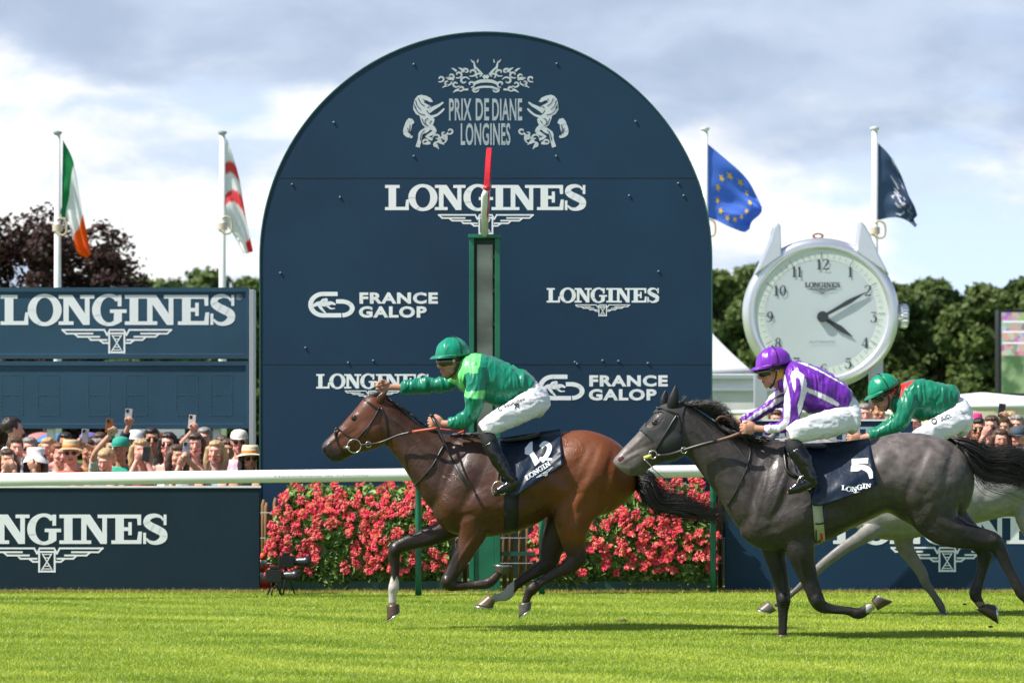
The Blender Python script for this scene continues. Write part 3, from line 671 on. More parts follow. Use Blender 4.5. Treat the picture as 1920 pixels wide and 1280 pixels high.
# ---------------------------------------------------------------- the giant watch
def watch():
    D = 44.0; c0 = P(1539, 588, D); s = D / F; e = empty('giant_watch', (c0.x, D, 0), 'giant silver wristwatch sculpture, pale dial reading ten past four, before the trees', 'clock')
    silver = mat('brushed silver', (.80, .81, .83), .30, metal=.75, noise_=(2, .15)); silver2 = mat('polished silver', (.66, .67, .68), .18, metal=.9)
    dial = mat('pale dial', (.54, .60, .60), .15, noise_=(.9, .15), coat=.5); ringm = mat('chapter ring', (.66, .72, .66), .35); ink = mat('dial ink', (.035, .045, .055), .5)
    def lathe(name, prof, m, par=e, n=96):
        g = Geo(); rings = []
        for r_, y in prof: rings.append([Vector((c0.x + r_ * s * math.cos(t), D + y, c0.z + r_ * s * math.sin(t) * .965)) for t in [2 * math.pi * j / n for j in range(n)]])
        g.rings(rings, caps=False); return g.build(name, m, par)
    lathe('case', [(118, .34), (136, .30), (145, .16), (147, .02), (146, -.03), (142, -.075), (135, -.10), (128, -.10), (124.5, -.092), (123.5, -.06), (0.1, -.02)], silver)
    lathe('case_back', [(118, .34), (60, .38), (.1, .38)], silver)
    k = lathe('chapter_ring', [(124, -.075), (105, -.070)], ringm); d = lathe('dial', [(105.2, -.068), (.1, -.066)], dial)
    fn = lambda u, v, l: Vector((P(u, v, D).x, D - .078 - l * 3, P(u, v, D).z))
    C0 = (1541, 594)
    NUM = {'12': (1542, 496), '1': (1593, 510), '2': (1626, 545), '3': (1637, 595), '4': (1621, 643), '5': (1589, 681), '6': (1543, 692), '7': (1492, 680), '8': (1458, 643), '9': (1443, 594), '10': (1462, 545), '11': (1493, 510)}
    DG = {'1': (.42, stroke([(.22, .98), (.22, .04)], .17, 1) + [rect(.04, 0, .42, .07)] + [[(.05, .82), (.24, .98), (.24, .9), (.08, .76)]]),
      '2': (.66, stroke([(.08, .74), (.10, .88), (.3, .97), (.52, .88), (.55, .7), (.38, .42), (.06, .05)], [.13, .08, .05, .13, .17, .12, .05], 5) + [[(.03, 0), (.62, 0), (.64, .2), (.58, .2), (.55, .12), (.03, .1)]]),
      '3': (.62, [rect(.06, .90, .56, .98)] + stroke([(.54, .92), (.26, .58)], .05, 1) + stroke([(.24, .56), (.44, .54), (.53, .36), (.48, .12), (.26, .02), (.06, .1), (.08, .22)], [.04, .1, .17, .15, .06, .08, .13], 5)),
      '4': (.70, stroke([(.46, .98), (.46, .02)], .17, 1) + stroke([(.44, .97), (.05, .28)], .05, 1) + [rect(.03, .24, .70, .31), rect(.28, 0, .64, .06)]),
      '5': (.62, [rect(.14, .86, .56, .98)] + stroke([(.15, .94), (.13, .55)], .05, 1) + stroke([(.13, .56), (.3, .63), (.5, .52), (.54, .3), (.44, .08), (.24, .02), (.07, .1), (.08, .2)], [.03, .06, .13, .18, .14, .06, .08, .12], 5)),
      '6': (.64, arcring(.33, .30, (.29, .31), (.13, .25), 0, 360, 22) + stroke([(.10, .34), (.12, .62), (.26, .88), (.5, .97), (.56, .84)], [.15, .15, .08, .05, .11], 5)),
      '7': (.62, [rect(.04, .84, .62, .97)] + stroke([(.58, .86), (.34, .45), (.28, .02)], [.05, .12, .18], 4)),
      '8': (.64, arcring(.32, .26, (.30, .27), (.15, .20), 0, 360, 22) + arcring(.32, .73, (.25, .25), (.12, .19), 0, 360, 22)),
      '9': (.64, arcring(.31, .68, (.29, .31), (.13, .25), 0, 360, 22) + stroke([(.54, .64), (.52, .36), (.38, .1), (.14, .02), (.08, .14)], [.15, .15, .08, .05, .11], 5)),
      '0': (.68, arcring(.34, .49, (.32, .50), (.15, .44), 0, 360, 24))}
    for t, (u, v) in NUM.items():
        sh = []
        w = sum(DG[ch][0] for ch in t) + .1 * (len(t) - 1); x = -w / 2
        for ch in t:
            sh += [[(u + (x + a) * 19.5, v + 10 - b * 20) for a, b in q] for q in DG[ch][1]]; x += DG[ch][0] + .1
        decal('numeral', sh, fn, ink, d)
    pass
    sh = []
    for i in range(60):
        a = R(i * 6); r0, r1 = (107, 116) if i % 5 else (106, 119); w = .9 if i % 5 else 1.8
        sh += stroke([(1539 + r0 * math.sin(a), 588 - r0 * .965 * math.cos(a)), (1539 + r1 * math.sin(a), 588 - r1 * .965 * math.cos(a))], w, 1)
    decal('minute_marks', sh, fn, mat('minute marks', (.25, .3, .28), .5), k)
    decal('lettering', fit(word_longines(), 1508, 1574, 530, 539) + xf(emblem(), 6.3, -5.6, 1541, 541), fn, ink, d)
    decal('lettering', fit(font_shapes('AUTOMATIC'), 1516, 1566, 639, 643.5), fn, mat('faint dial ink', (.16, .2, .2), .5), d)
    for nm, tip, w in (('minute_hand', (1623, 548), 8.5), ('hour_hand', (1597, 631), 10)):
        h = stroke([C0, (C0[0] + (tip[0] - C0[0]) * .4, C0[1] + (tip[1] - C0[1]) * .4), (C0[0] + (tip[0] - C0[0]) * .62, C0[1] + (tip[1] - C0[1]) * .62), tip], [5, w * .8, w, 1], 5)
        g = Geo()
        off = .10 if nm[0] == 'm' else .09
        for q in h:
            fr = [P(x, y, D) + Vector((0, -off, 0)) for x, y in q]; g.add(fr + [p + Vector((0, .012, 0)) for p in fr], [(0, 1, 2, 3), (7, 6, 5, 4), (0, 4, 5, 1), (1, 5, 6, 2), (2, 6, 7, 3), (3, 7, 4, 0)])
        g.build(nm, ink, e, smooth=False)
    p = P(*C0, D); Geo().tube([p + Vector((0, -.125, 0)), p + Vector((0, -.06, 0))], .082, 24).build('hub', ink, e, smooth=False)
    # crown
    g = Geo(); cr = P(1685, 592, D); n = 72; rings = []
    for x, rr in ((-.02, .10), (.03, .10), (.03, .165), (.05, .18), (.12, .18), (.145, .16), (.145, .01)):
        rings.append([Vector((cr.x + x, D + .08 + rr * (1 + (.05 if j % 3 == 0 and rr > .15 else 0)) * math.cos(2 * math.pi * j / n), cr.z + rr * (1 + (.05 if j % 3 == 0 and rr > .15 else 0)) * math.sin(2 * math.pi * j / n))) for j in range(n)])
    g.rings(rings, caps=False).build('crown', silver2, e, smooth=False)
    # lugs
    for pts in ([(1414, 516), (1464, 480), (1463, 426), (1458, 418), (1450, 426), (1444, 450), (1430, 482)], [(1604, 472), (1666, 516), (1646, 478), (1633, 446), (1621, 424), (1612, 416)]):
        for y0, y1 in ((-.12, .30),):
            fr = [P(u, v, D) + Vector((0, y0, 0)) for u, v in pts]; bk = [q + Vector((0, y1 - y0, 0)) for q in fr]; m_ = len(fr)
            g = Geo(); g.add(fr + bk, [tuple(range(m_)), tuple(range(2 * m_ - 1, m_ - 1, -1))] + [((i + 1) % m_, i, i + m_, (i + 1) % m_ + m_) for i in range(m_)])
            o = g.build('lug', silver, e, smooth=False, bevel=.02); fix_normals(o.data)
    r_ = P(1535, 443, D); Geo().rings([[Vector((r_.x + (.07 + .018 * math.cos(b)) * math.cos(a) , D + .1 + .018 * math.sin(b), r_.z + .01 + (.035 + .012 * math.cos(b)) * math.sin(a))) for b in [2 * math.pi * k_ / 8 for k_ in range(8)]] for a in [2 * math.pi * j / 24 for j in range(25)]], caps=False).build('lifting_ring', mat('rusty ring', (.25, .08, .05), .6), e)
    for u in (1428, 1645): a = P(u, 700 if u < 1500 else 640, D); Geo().box((a.x - .10, D + .1, 0), (a.x + .10, D + .28, a.z)).build('support_leg', M_steel, e, smooth=False, bevel=.01)
    a = P(1539, 0, D); Geo().box((a.x - 1.1, D - .2, 0), (a.x + 1.1, D + .5, .35)).build('plinth', M_steel, e, smooth=False, bevel=.02)
watch()
# ---------------------------------------------------------------- flags
def flag(u, vt, D, top, bot, cfn, label, marks=None, wave=1.0, seed=0):
    b = P(u, vt, D); e = empty('flagpole', (b.x, D, 0), label, 'flag', 'flags on white poles')
    Geo().tube([(b.x, D, 0), (b.x, D, b.z * .5), (b.x, D, b.z)], [.075, .062, .045], 16).build('pole', M_white, e)
    Geo().tube([(b.x, D, b.z - .02), (b.x, D, b.z + .01), (b.x, D, b.z + .035), (b.x, D, b.z + .05)], [.045, .075, .075, .02], 16).build('cap', M_steel if u < 500 else M_white, e, smooth=False)
    nu, nv = 60, 34; t = catmull(top, 20); bt = catmull(bot, 20)
    def ev(a, s): x = s * (len(a) - 1); i = min(int(x), len(a) - 2); return a[i] * (1 - (x - i)) + a[i + 1] * (x - i)
    pts = []; cols = []
    def pos(s, w, l=0):
        q = ev(t, s) * (1 - w) + ev(bt, s) * w
        y = wave * s * (.10 * math.sin(9 * s + 5 * w + seed) + .06 * math.sin(17 * w + 6 * s + seed))
        return P(q[0] + wave * s * 2.2 * math.sin(11 * w + seed + 3 * s), q[1], D) + Vector((0, y - l, 0))
    for i in range(nu + 1):
        for j in range(nv + 1):
            s = i / nu; w = j / nv; pts.append(pos(s, w)); cols.append(cfn(s, w))
    f = [(i * (nv + 1) + j, i * (nv + 1) + j + 1, (i + 1) * (nv + 1) + j + 1, (i + 1) * (nv + 1) + j) for i in range(nu) for j in range(nv)]
    o = mesh_np('flag_cloth', [tuple(p) for p in pts], f, mat('flag cloth', (1, 1, 1), .6, attr=True, trans=.5), e, np.array(cols), True)
    if marks:
        for nm, sh, m in marks: decal(nm, sh, lambda s, w, l: pos(s, w, .012 + l), m, o, sub=.06)
    # halyard weight and rope loop at the foot of the cloth
    q = P(u + 7, bot[0][1] + 20, D); n = 20
    Geo().tube([Vector((b.x, D - .06, q.z + .12)), Vector((q.x + .0, D - .08, q.z + .16)), Vector((q.x + .09, D - .08, q.z + .1)), Vector((q.x + .09, D - .08, q.z - .08)), Vector((q.x, D - .08, q.z - .12)), Vector((b.x, D - .07, q.z - .06))], .018, 8, 5).build('rope_loop', mat('rope', (.5, .42, .3), .8), e)
    Geo().tube([(b.x, D, q.z - .05), (b.x, D, q.z + .06)], .085, 16).build('collar', mat('pole collar', (.6, .5, .4), .6), e, smooth=False)
G_, Wh, O_ = (.0, .22, .06), (.9, .9, .92), (.95, .15, .01)
DF = 48.0
flag(108, 251, DF, [(118, 262), (136, 300), (147, 350), (161, 430), (172, 476)], [(115, 408), (121, 408), (131, 420), (142, 470), (160, 484)], lambda s, w: G_ if s < .30 - .1 * w * 0 else (Wh if s < .66 else O_), 'green, white and orange tricolour flag on the leftmost pole, before the purple tree', seed=1)
flag(417, 251, DF, [(424, 258), (437, 290), (450, 340), (460, 400), (473, 470)], [(410, 405), (416, 412), (428, 425), (446, 452), (459, 478)], lambda s, w: (.80, .06, .07) if abs(s / .45 + w / .43 - 1) < .20 or abs(s - .05 - (1 - w) * .69) < .08 or (s > .90 and w < .5) else (.9, .9, .92), 'white flag with a red cross hanging limp from the pole left of the arched board', seed=4)
def star(cx, cy, r, asp): return [(cx + (r if k % 2 == 0 else r * .42) * math.sin(k * math.pi / 5) , cy - (r if k % 2 == 0 else r * .42) * math.cos(k * math.pi / 5) * asp) for k in range(10)]
stars = [star(.46 + .26 * math.sin(k * math.pi / 6), .5 - .36 * math.cos(k * math.pi / 6), .052, 1.3) for k in range(12)]
flag(1322, 244, DF, [(1326, 269), (1362, 300), (1400, 335), (1420, 365), (1431, 390)], [(1326, 410), (1340, 412), (1362, 424), (1384, 432), (1398, 436)], lambda s, w: (.07, .19, .74), 'blue flag with a ring of yellow stars, right of the arched board', [('star', [q], mat('star yellow', (.85, .55, .03), .5, trans=.2)) for q in stars], wave=1.1, seed=2)
mk = []
rr = random.Random(5)
for k in range(34):
    x, y = rr.gauss(.55, .16), rr.gauss(.55, .16); mk += stroke([(x, y), (x + rr.uniform(-.08, .08), y + rr.uniform(-.05, .05)), (x + rr.uniform(-.1, .1), y + rr.uniform(-.06, .06))], [.03, .045, .012], 3)
flag(1640, 243, DF, [(1646, 268), (1668, 292), (1692, 330), (1708, 372), (1717, 400)], [(1646, 413), (1670, 408), (1690, 410), (1706, 416), (1717, 427)], lambda s, w: (.055, .10, .19), 'navy flag with a white crest above the giant watch', [('crest', mk, mat('flag crest', (.6, .6, .68), .6, trans=.2))], seed=3)
# ---------------------------------------------------------------- trees
def tree(u, vtop, D, w_px, kind, label, group=None, seed=0, nl=9000, leaf=.17):
    r = np.random.default_rng(seed + 11); top = P(u, vtop, D).z; x0 = P(u, 0, D).x; wid = w_px * D / F / 2; H = top
    e = empty('beech_tree' if kind == 'purple' else 'tree', (x0, D, 0), label, 'tree', group)
    bark = mat('bark', (.07, .05, .035), .9, noise_=(3, .6))
    g = Geo().tube([(x0, D, 0), (x0 + .1, D, H * .3), (x0 - .1, D, H * .6), (x0, D, H * .85)], [H * .035, H * .028, H * .017, H * .006], 10, 3)
    lobes = []
    nlb = 44 if kind != 'purple' and 1 else 40
    for k in range(nlb):
        t = r.random(); z = H * (.18 + .74 * t); rad = wid * (1 if kind != 'purple' else 1.05) * math.sqrt(max(.05, 1 - ((t - .35) / .75) ** 2)) * r.uniform(.45, .95); a = r.uniform(0, 2 * math.pi)
        c = np.array([x0 + rad * math.cos(a), D + rad * .8 * math.sin(a), z]); lobes.append((c, wid * r.uniform(.20, .36)))
        if k % 2 == 0: g.tube([(x0, D, z * .6), (x0 * .5 + c[0] * .5, (D + c[1]) / 2, z * .85), tuple(c)], [H * .014, H * .008, H * .003], 6, 2)
    lobes.append((np.array([x0, D, H * .9]), wid * .3)); lobes.append((np.array([x0, D, H * .55]), wid * .6))
    g.build('trunk', bark, e)
    per = nl // len(lobes); vs = []; cs = []
    for c, lr in lobes:
        # leaves gather in small sprays on the lobe's shell
        ns = max(6, per // 9); d = r.normal(size=(ns, 3)); d /= np.linalg.norm(d, axis=1)[:, None]; sp_ = c + d * lr * r.uniform(.65, 1.12, (ns, 1)) * np.array([1, 1, .8])
        q = np.repeat(sp_, 9, 0) + r.normal(0, lr * .13, (ns * 9, 3)); n = len(q)
        nrm = np.repeat(d, 9, 0) + r.normal(0, .7, (n, 3)) + [0, 0, .4]; nrm /= np.linalg.norm(nrm, axis=1)[:, None]
        t1 = np.cross(nrm, r.normal(size=(n, 3))); t1 /= np.linalg.norm(t1, axis=1)[:, None]; t2 = np.cross(nrm, t1); s = leaf * r.uniform(.6, 1.4, (n, 1)) * D / 100
        vs.append(np.stack([q - t1 * s, q + t2 * s * .6, q + t1 * s, q - t2 * s * .6], 1))
        tone = r.random() ; k = np.clip(tone * .5 + r.random((n, 1)) * .5, 0, 1)
        if kind == 'purple': cc = np.array([.028, .013, .012]) * (1 - k) + np.array([.085, .045, .036]) * k
        else: cc = np.array([.052, .095, .024]) * (1 - k) + np.array([.175, .235, .065]) * k
        cs.append(np.repeat(cc, 4, 0))
    v = np.concatenate(vs).reshape(-1, 3); v[:, 2] = np.clip(v[:, 2], .2, H * 1.03); cols = np.concatenate(cs)
    mesh_np('crown', v, np.arange(len(v)).reshape(-1, 4), mat('tree leaves', (.06, .1, .02), .55, attr=True, trans=.4, spec=.3), e, cols)
TG = 'green trees beyond the racecourse'
tree(90, 372, 70, 330, 'purple', 'dark purple leaved beech tree behind the leftmost flag', seed=1, nl=26000, leaf=.10)
k = 0
for u, vt, w, lab in ((285, 512, 170, 'low green tree just right of the purple beech'), (385, 500, 170, 'green tree behind the pole of the red cross flag'), (462, 500, 140, 'green tree touching the left edge of the arched board'),
                      (1352, 497, 180, 'green tree at the right edge of the arched board'), (1418, 480, 170, 'tall green tree just left of the giant watch'), (1500, 505, 190, 'green tree hidden mostly by the giant watch dial'), (1590, 520, 190, 'green tree behind the right half of the watch'),
                      (1668, 518, 170, 'green tree at the watch crown, under the navy flag'), (1752, 511, 170, 'rounded green tree, second right of the navy flag pole'), (1840, 520, 170, 'green tree left of the big video screen'), (1925, 536, 180, 'green tree behind the big video screen, at the right edge')):
    tree(u, vt, 128 + (k % 3) * 6, w, 'green', lab, TG, seed=20 + k, nl=21000, leaf=.125); k += 1
def hedge():
    r = np.random.default_rng(5); n = 90000; D = 142 + r.uniform(0, 4, n); u = r.uniform(-80, 2050, n); x = (u - 960) * D / F; z = r.uniform(0, 1, n) ** .8 * (8.6 + .7 * np.sin(x * .5) + .4 * np.sin(x * 1.3))
    z[u < 960] *= np.where((u[u < 960] < 270), .85, .95)
    q = np.stack([x, D - 2 * np.sin(x * 1.7 + z), z], 1); t1 = r.normal(size=(n, 3)); t1 /= np.linalg.norm(t1, axis=1)[:, None]; t2 = np.cross(t1, r.normal(size=(n, 3))); t2 /= np.linalg.norm(t2, axis=1)[:, None]
    s = .24; v = np.stack([q - t1 * s, q + t2 * s, q + t1 * s, q - t2 * s], 1).reshape(-1, 3); k = r.random((n, 1)); cc = np.array([.022, .05, .010]) * (1 - k) + np.array([.07, .11, .02]) * k
    o = mesh_np('far_wood', v, np.arange(n * 4).reshape(-1, 4), mat('tree leaves', (.06, .1, .02)), cols=np.repeat(cc, 4, 0)); tag(o, 'dense green wood closing the view behind the trees', 'wood', kind='stuff')
    o = Geo().box((-60, 147, 0), (60, 148, 7.6)).build('wood_depth', mat('dark shade slab', (.012, .025, .008), .9, noise_=(1, .6)), smooth=False); tag(o, 'dark shade slab standing deep inside the far wood', 'wood', kind='stuff')  # dark slab behind the leaves: the wood's inner shade put into its colour
hedge()
# ---------------------------------------------------------------- tents, screen and clutter behind the crowd
M_tent = mat('tent canvas', (.84, .84, .83), .6, noise_=(1, .08), trans=.15); M_cream = mat('cream valance', (.70, .66, .45), .7, trans=.15)
def pagoda(u0, u1, vpk, veave, D, label, val=None, group=None):
    a = P(u0, veave, D); b = P(u1, veave, D); cx = (a.x + b.x) / 2; h = (b.x - a.x) / 2; pk = P(0, vpk, D).z; ev = a.z; cy = D + h
    e = empty('marquee', (cx, cy, 0), label, 'tent', group); rings = []
    for i in range(13):
        t = i / 12; z = ev + (pk - ev) * t; q = h * ((1 - t) ** 1.55 * .97 + .03)
        rings.append([Vector((cx + q * sx, cy + q * sy, z)) for sx, sy in ((-1, -1), (0, -1.0), (1, -1), (1, 0), (1, 1), (0, 1), (-1, 1), (-1, 0))])
    Geo().rings(rings).build('roof', M_tent, e)
    g = Geo(); vz = .32
    for x0, y0, x1, y1 in ((-1, -1, 1, -1), (1, -1, 1, 1), (1, 1, -1, 1), (-1, 1, -1, -1)):
        g.box((min(cx + x0 * h, cx + x1 * h) - .02, min(cy + y0 * h, cy + y1 * h) - .02, ev - vz), (max(cx + x0 * h, cx + x1 * h) + .02, max(cy + y0 * h, cy + y1 * h) + .02, ev - .004))
    g.build('valance', val or M_tent, e, smooth=False)
    for sx in (-1, 1):
        for sy in (-1, 1): Geo().tube([(cx + sx * (h - .06), cy + sy * (h - .06), 0), (cx + sx * (h - .06), cy + sy * (h - .06), ev - vz)], .04, 10).build('pole', M_white, e)
    return e
pagoda(1150, 1418, 520, 702, 52, 'white peaked marquee whose curved roof shows right of the arched board')
def stand(u0, u1, v0, v1, D, label, bands):
    a = P(u0, v1, D); b = P(u1, v0, D); e = empty('hospitality_pavilion', ((a.x + b.x) / 2, D + 1, 0), label, 'pavilion')
    Geo().box((a.x, D, 0), (b.x, D + 3, b.z)).build('wall', mat('pavilion wall', (.74, .73, .72), .6, noise_=(2.0, .25)), e, smooth=False, bevel=.02)
    for v in bands: p = P(u0, v, D); Geo().box((a.x - .02, D - .05, p.z - .03), (b.x + .02, D - .002, p.z + .03)).build('rail_band', M_grey, e, smooth=False)
stand(1200, 1455, 701, 800, 47, 'long white pavilion front with two grey rails, right of the arched board', (706, 729))
def canopy(u0, u1, vt, vb, vv, D, label):
    a = P(u0, vb, D); b = P(u1, vt, D); cx = (a.x + b.x) / 2; h = (b.x - a.x) / 2; e = empty('parasol', (cx, D + h, 0), label, 'parasol', 'wide cream parasols over the terrace')
    rings = []
    for z, q in ((a.z, 1.0), (a.z + .05, 1.0), (a.z + (b.z - a.z) * .6, .90), (a.z + (b.z - a.z) * .9, .7), (b.z, .4), (b.z + .05, .03)):
        rings.append([Vector((cx + q * h * math.cos(t), D + h + q * h * .8 * math.sin(t), z)) for t in [2 * math.pi * j / 32 for j in range(32)]])
    Geo().rings(rings).build('canopy', M_tent, e)
    z2 = P(0, vv, D).z; rings = [[Vector((cx + h * .99 * math.cos(t), D + h + h * .79 * math.sin(t), z - (.03 if j % 2 and z < a.z - .1 else 0))) for j, t in enumerate([2 * math.pi * j / 32 for j in range(32)])] for z in (a.z - .003, z2)]
    Geo().rings(rings, caps=False).build('valance', M_cream, e)
    Geo().tube([(cx, D + h, 0), (cx, D + h, a.z)], .04, 10).build('pole', M_steel, e)
canopy(1690, 2050, 740, 765, 795, 41, 'wide white parasol with a cream valance behind the green jockey, at the right edge')
canopy(1345, 1560, 768, 776, 790, 40, 'cream valanced parasol behind the mane of the dark grey horse')
canopy(1580, 1760, 770, 778, 790, 46, 'parasol with a cream valance just behind the green capped jockey at right')
def screen():
    D = 58; a = P(1872, 742, D); b = P(2200, 580, D); e = empty('video_screen', ((a.x + b.x) / 2, D, 0), 'big outdoor video screen at the right edge showing the crowded stand and green lawn', 'screen')
    Geo().box((a.x, D, a.z), (b.x, D + .4, b.z)).build('housing', M_black, e, smooth=False)
    m = bpy.data.materials.new('screen picture'); m.use_nodes = True; t = m.node_tree; bs = t.nodes['Principled BSDF']
    tco = t.nodes.new('ShaderNodeTexCoord'); sx = t.nodes.new('ShaderNodeSeparateXYZ'); t.links.new(tco.outputs['Object'], sx.inputs[0])
    vo = t.nodes.new('ShaderNodeTexVoronoi'); vo.inputs['Scale'].default_value = 9; t.links.new(tco.outputs['Object'], vo.inputs[0])
    mr = t.nodes.new('ShaderNodeMapRange'); mr.inputs[1].default_value = P(0, 668, D).z; mr.inputs[2].default_value = mr.inputs[1].default_value + .03; t.links.new(sx.outputs[2], mr.inputs[0])
    hs = t.nodes.new('ShaderNodeMix'); hs.data_type = 'RGBA'; hs.inputs[0].default_value = .62; hs.inputs[7].default_value = (.35, .22, .24, 1); t.links.new(vo.outputs['Color'], hs.inputs[6])
    ns = t.nodes.new('ShaderNodeTexNoise'); ns.inputs['Scale'].default_value = 3; t.links.new(tco.outputs['Object'], ns.inputs[0])
    gr = t.nodes.new('ShaderNodeValToRGB'); gr.color_ramp.elements[0].color = (.05, .13, .04, 1); gr.color_ramp.elements[1].color = (.22, .35, .16, 1); gr.color_ramp.elements[0].position = .45; gr.color_ramp.elements[1].position = .62; t.links.new(ns.outputs[0], gr.inputs[0])
    mx = t.nodes.new('ShaderNodeMix'); mx.data_type = 'RGBA'; t.links.new(mr.outputs[0], mx.inputs[0]); t.links.new(gr.outputs[0], mx.inputs[6]); t.links.new(hs.outputs[2], mx.inputs[7])
    bs.inputs['Base Color'].default_value = (.02, .02, .02, 1); t.links.new(mx.outputs[2], bs.inputs['Emission Color']); bs.inputs['Emission Strength'].default_value = .75
    Geo().box((a.x + .06, D - .03, a.z + .05), (b.x, D - .003, b.z - .06)).build('display', m, e, smooth=False)
    for v in (603, 622, 643): p = P(1875, v, D); Geo().box((a.x + .08, D - .034, p.z - .02), (b.x - .02, D - .031, p.z + .02)).build('stand_tier', mat('screen light band', (.5, .5, .52), .5, emit=.6), e, smooth=False)
    for x in (a.x + .2, b.x - .3): Geo().box((x, D + .1, 0), (x + .2, D + .3, a.z)).build('post', M_black, e, smooth=False)
screen()
def umbrella(u, v, w, D, colr, label):
    p = P(u, v, D); h = w * D / F / 2; e = empty('parasol', (p.x, D, 0), label, 'parasol', 'coloured parasols behind the crowd'); rings = []
    for k in range(7):
        t = k / 6; rings.append([Vector((p.x + h * math.sin(t * 1.45 + .03) * math.cos(a), D + h * math.sin(t * 1.45 + .03) * math.sin(a), p.z - h * .5 * (1 - math.cos(t * 1.45)))) for a in [2 * math.pi * j / 24 for j in range(24)]])
    Geo().rings(rings, caps=False).build('canopy', mat('parasol ' + label[:8], colr, .7, noise_=(4, .5)), e); Geo().tube([(p.x, D, 0), (p.x, D, p.z)], .02, 8).build('pole', M_white, e)
umbrella(104, 812, 74, 38, (.06, .22, .50), 'blue patterned parasol beneath the scoreboard, behind the straw hat man')
umbrella(78, 810, 60, 41, (.60, .22, .22), 'faded red checked parasol beneath the scoreboard, left of the blue one')
umbrella(168, 810, 40, 39, (.16, .14, .50), 'violet blue parasol behind the raised arms')
e = empty('site_billboard', P(280, lzone(37), 37), 'pale blank billboard under the scoreboard, behind the waving crowd', 'billboard')
a = P(215, 845, 37); b = P(346, 804, 37); Geo().box((a.x, 37, a.z), (b.x, 37.06, b.z)).build('panel', mat('pale billboard', (.50, .54, .60), .5, noise_=(2, .2)), e, smooth=False)
for x in (a.x + .1, b.x - .14): Geo().box((x, 37.07, 0), (x + .05, 37.12, b.z - .05)).build('post', M_steel, e, smooth=False)
# ---------------------------------------------------------------- horses
def zoomer(u0, v0, s): return lambda x, y: (u0 + x / s, v0 + y / s)
Z1 = zoomer(560, 600, 2.134); Z2 = zoomer(1120, 620, 2.134); Z0 = lambda x, y: (x, y); Z2b = zoomer(1400, 940, 3.69)
Z3 = zoomer(680, 610, 3.765); Z4 = zoomer(1360, 630, 4.0); Z6 = zoomer(1580, 680, 5.647)
def hairs(name, m, parent, guides, n, Z, D, r0=.0035, spread=4, dyspread=.05, dy0=0, seg=9, seed=0, along=None, wav=3, tip=.15):
    """strands between guide curves (picture units); along: roots slide along guide a -> b"""
    r = random.Random(seed); g = Geo(); G = [catmull(q, 6) for q in guides]
    def ev(a, t): x = t * (len(a) - 1); i = min(int(x), len(a) - 2); return a[i] * (1 - (x - i)) + a[i + 1] * (x - i)
    for k in range(n):
        w = r.random() * (len(G) - 1); i = min(int(w), len(G) - 2); w -= i; L_ = r.uniform(.55, 1.0); dx, dy_, dz = r.gauss(0, spread), r.gauss(0, spread * .6), r.gauss(0, dyspread)
        ph, am, fr = r.uniform(0, 6.3), r.gauss(0, wav), r.uniform(3, 7); pts = []; rr = []
        for j in range(seg + 1):
            t = j / seg * L_; q = ev(G[i], t) * (1 - w) + ev(G[i + 1], t) * w; s = t ** .7
            x = q[0] + dx * s + am * math.sin(ph + fr * t) * t; y = q[1] + dy_ * s + am * math.cos(ph + fr * t) * t
            pts.append(P(*Z(x, y), D + dy0 + dz * (.35 + s))); rr.append(r0 * (1 - (1 - tip) * j / seg) * (1 if j else .8))
        g.tube(pts, rr, 3, caps=False)
    return g.build(name, m, parent)
def loop(c, r, w, n=20, ax='y'):
    g = Geo(); rings = []
    for j in range(n + 1):
        a = 2 * math.pi * j / n; d = Vector((math.cos(a), 0, math.sin(a)))
        rings.append([c + d * (r + w * math.cos(b)) + Vector((0, w * math.sin(b), 0)) for b in [2 * math.pi * k / 6 for k in range(6)]])
    return g.rings(rings, caps=False)
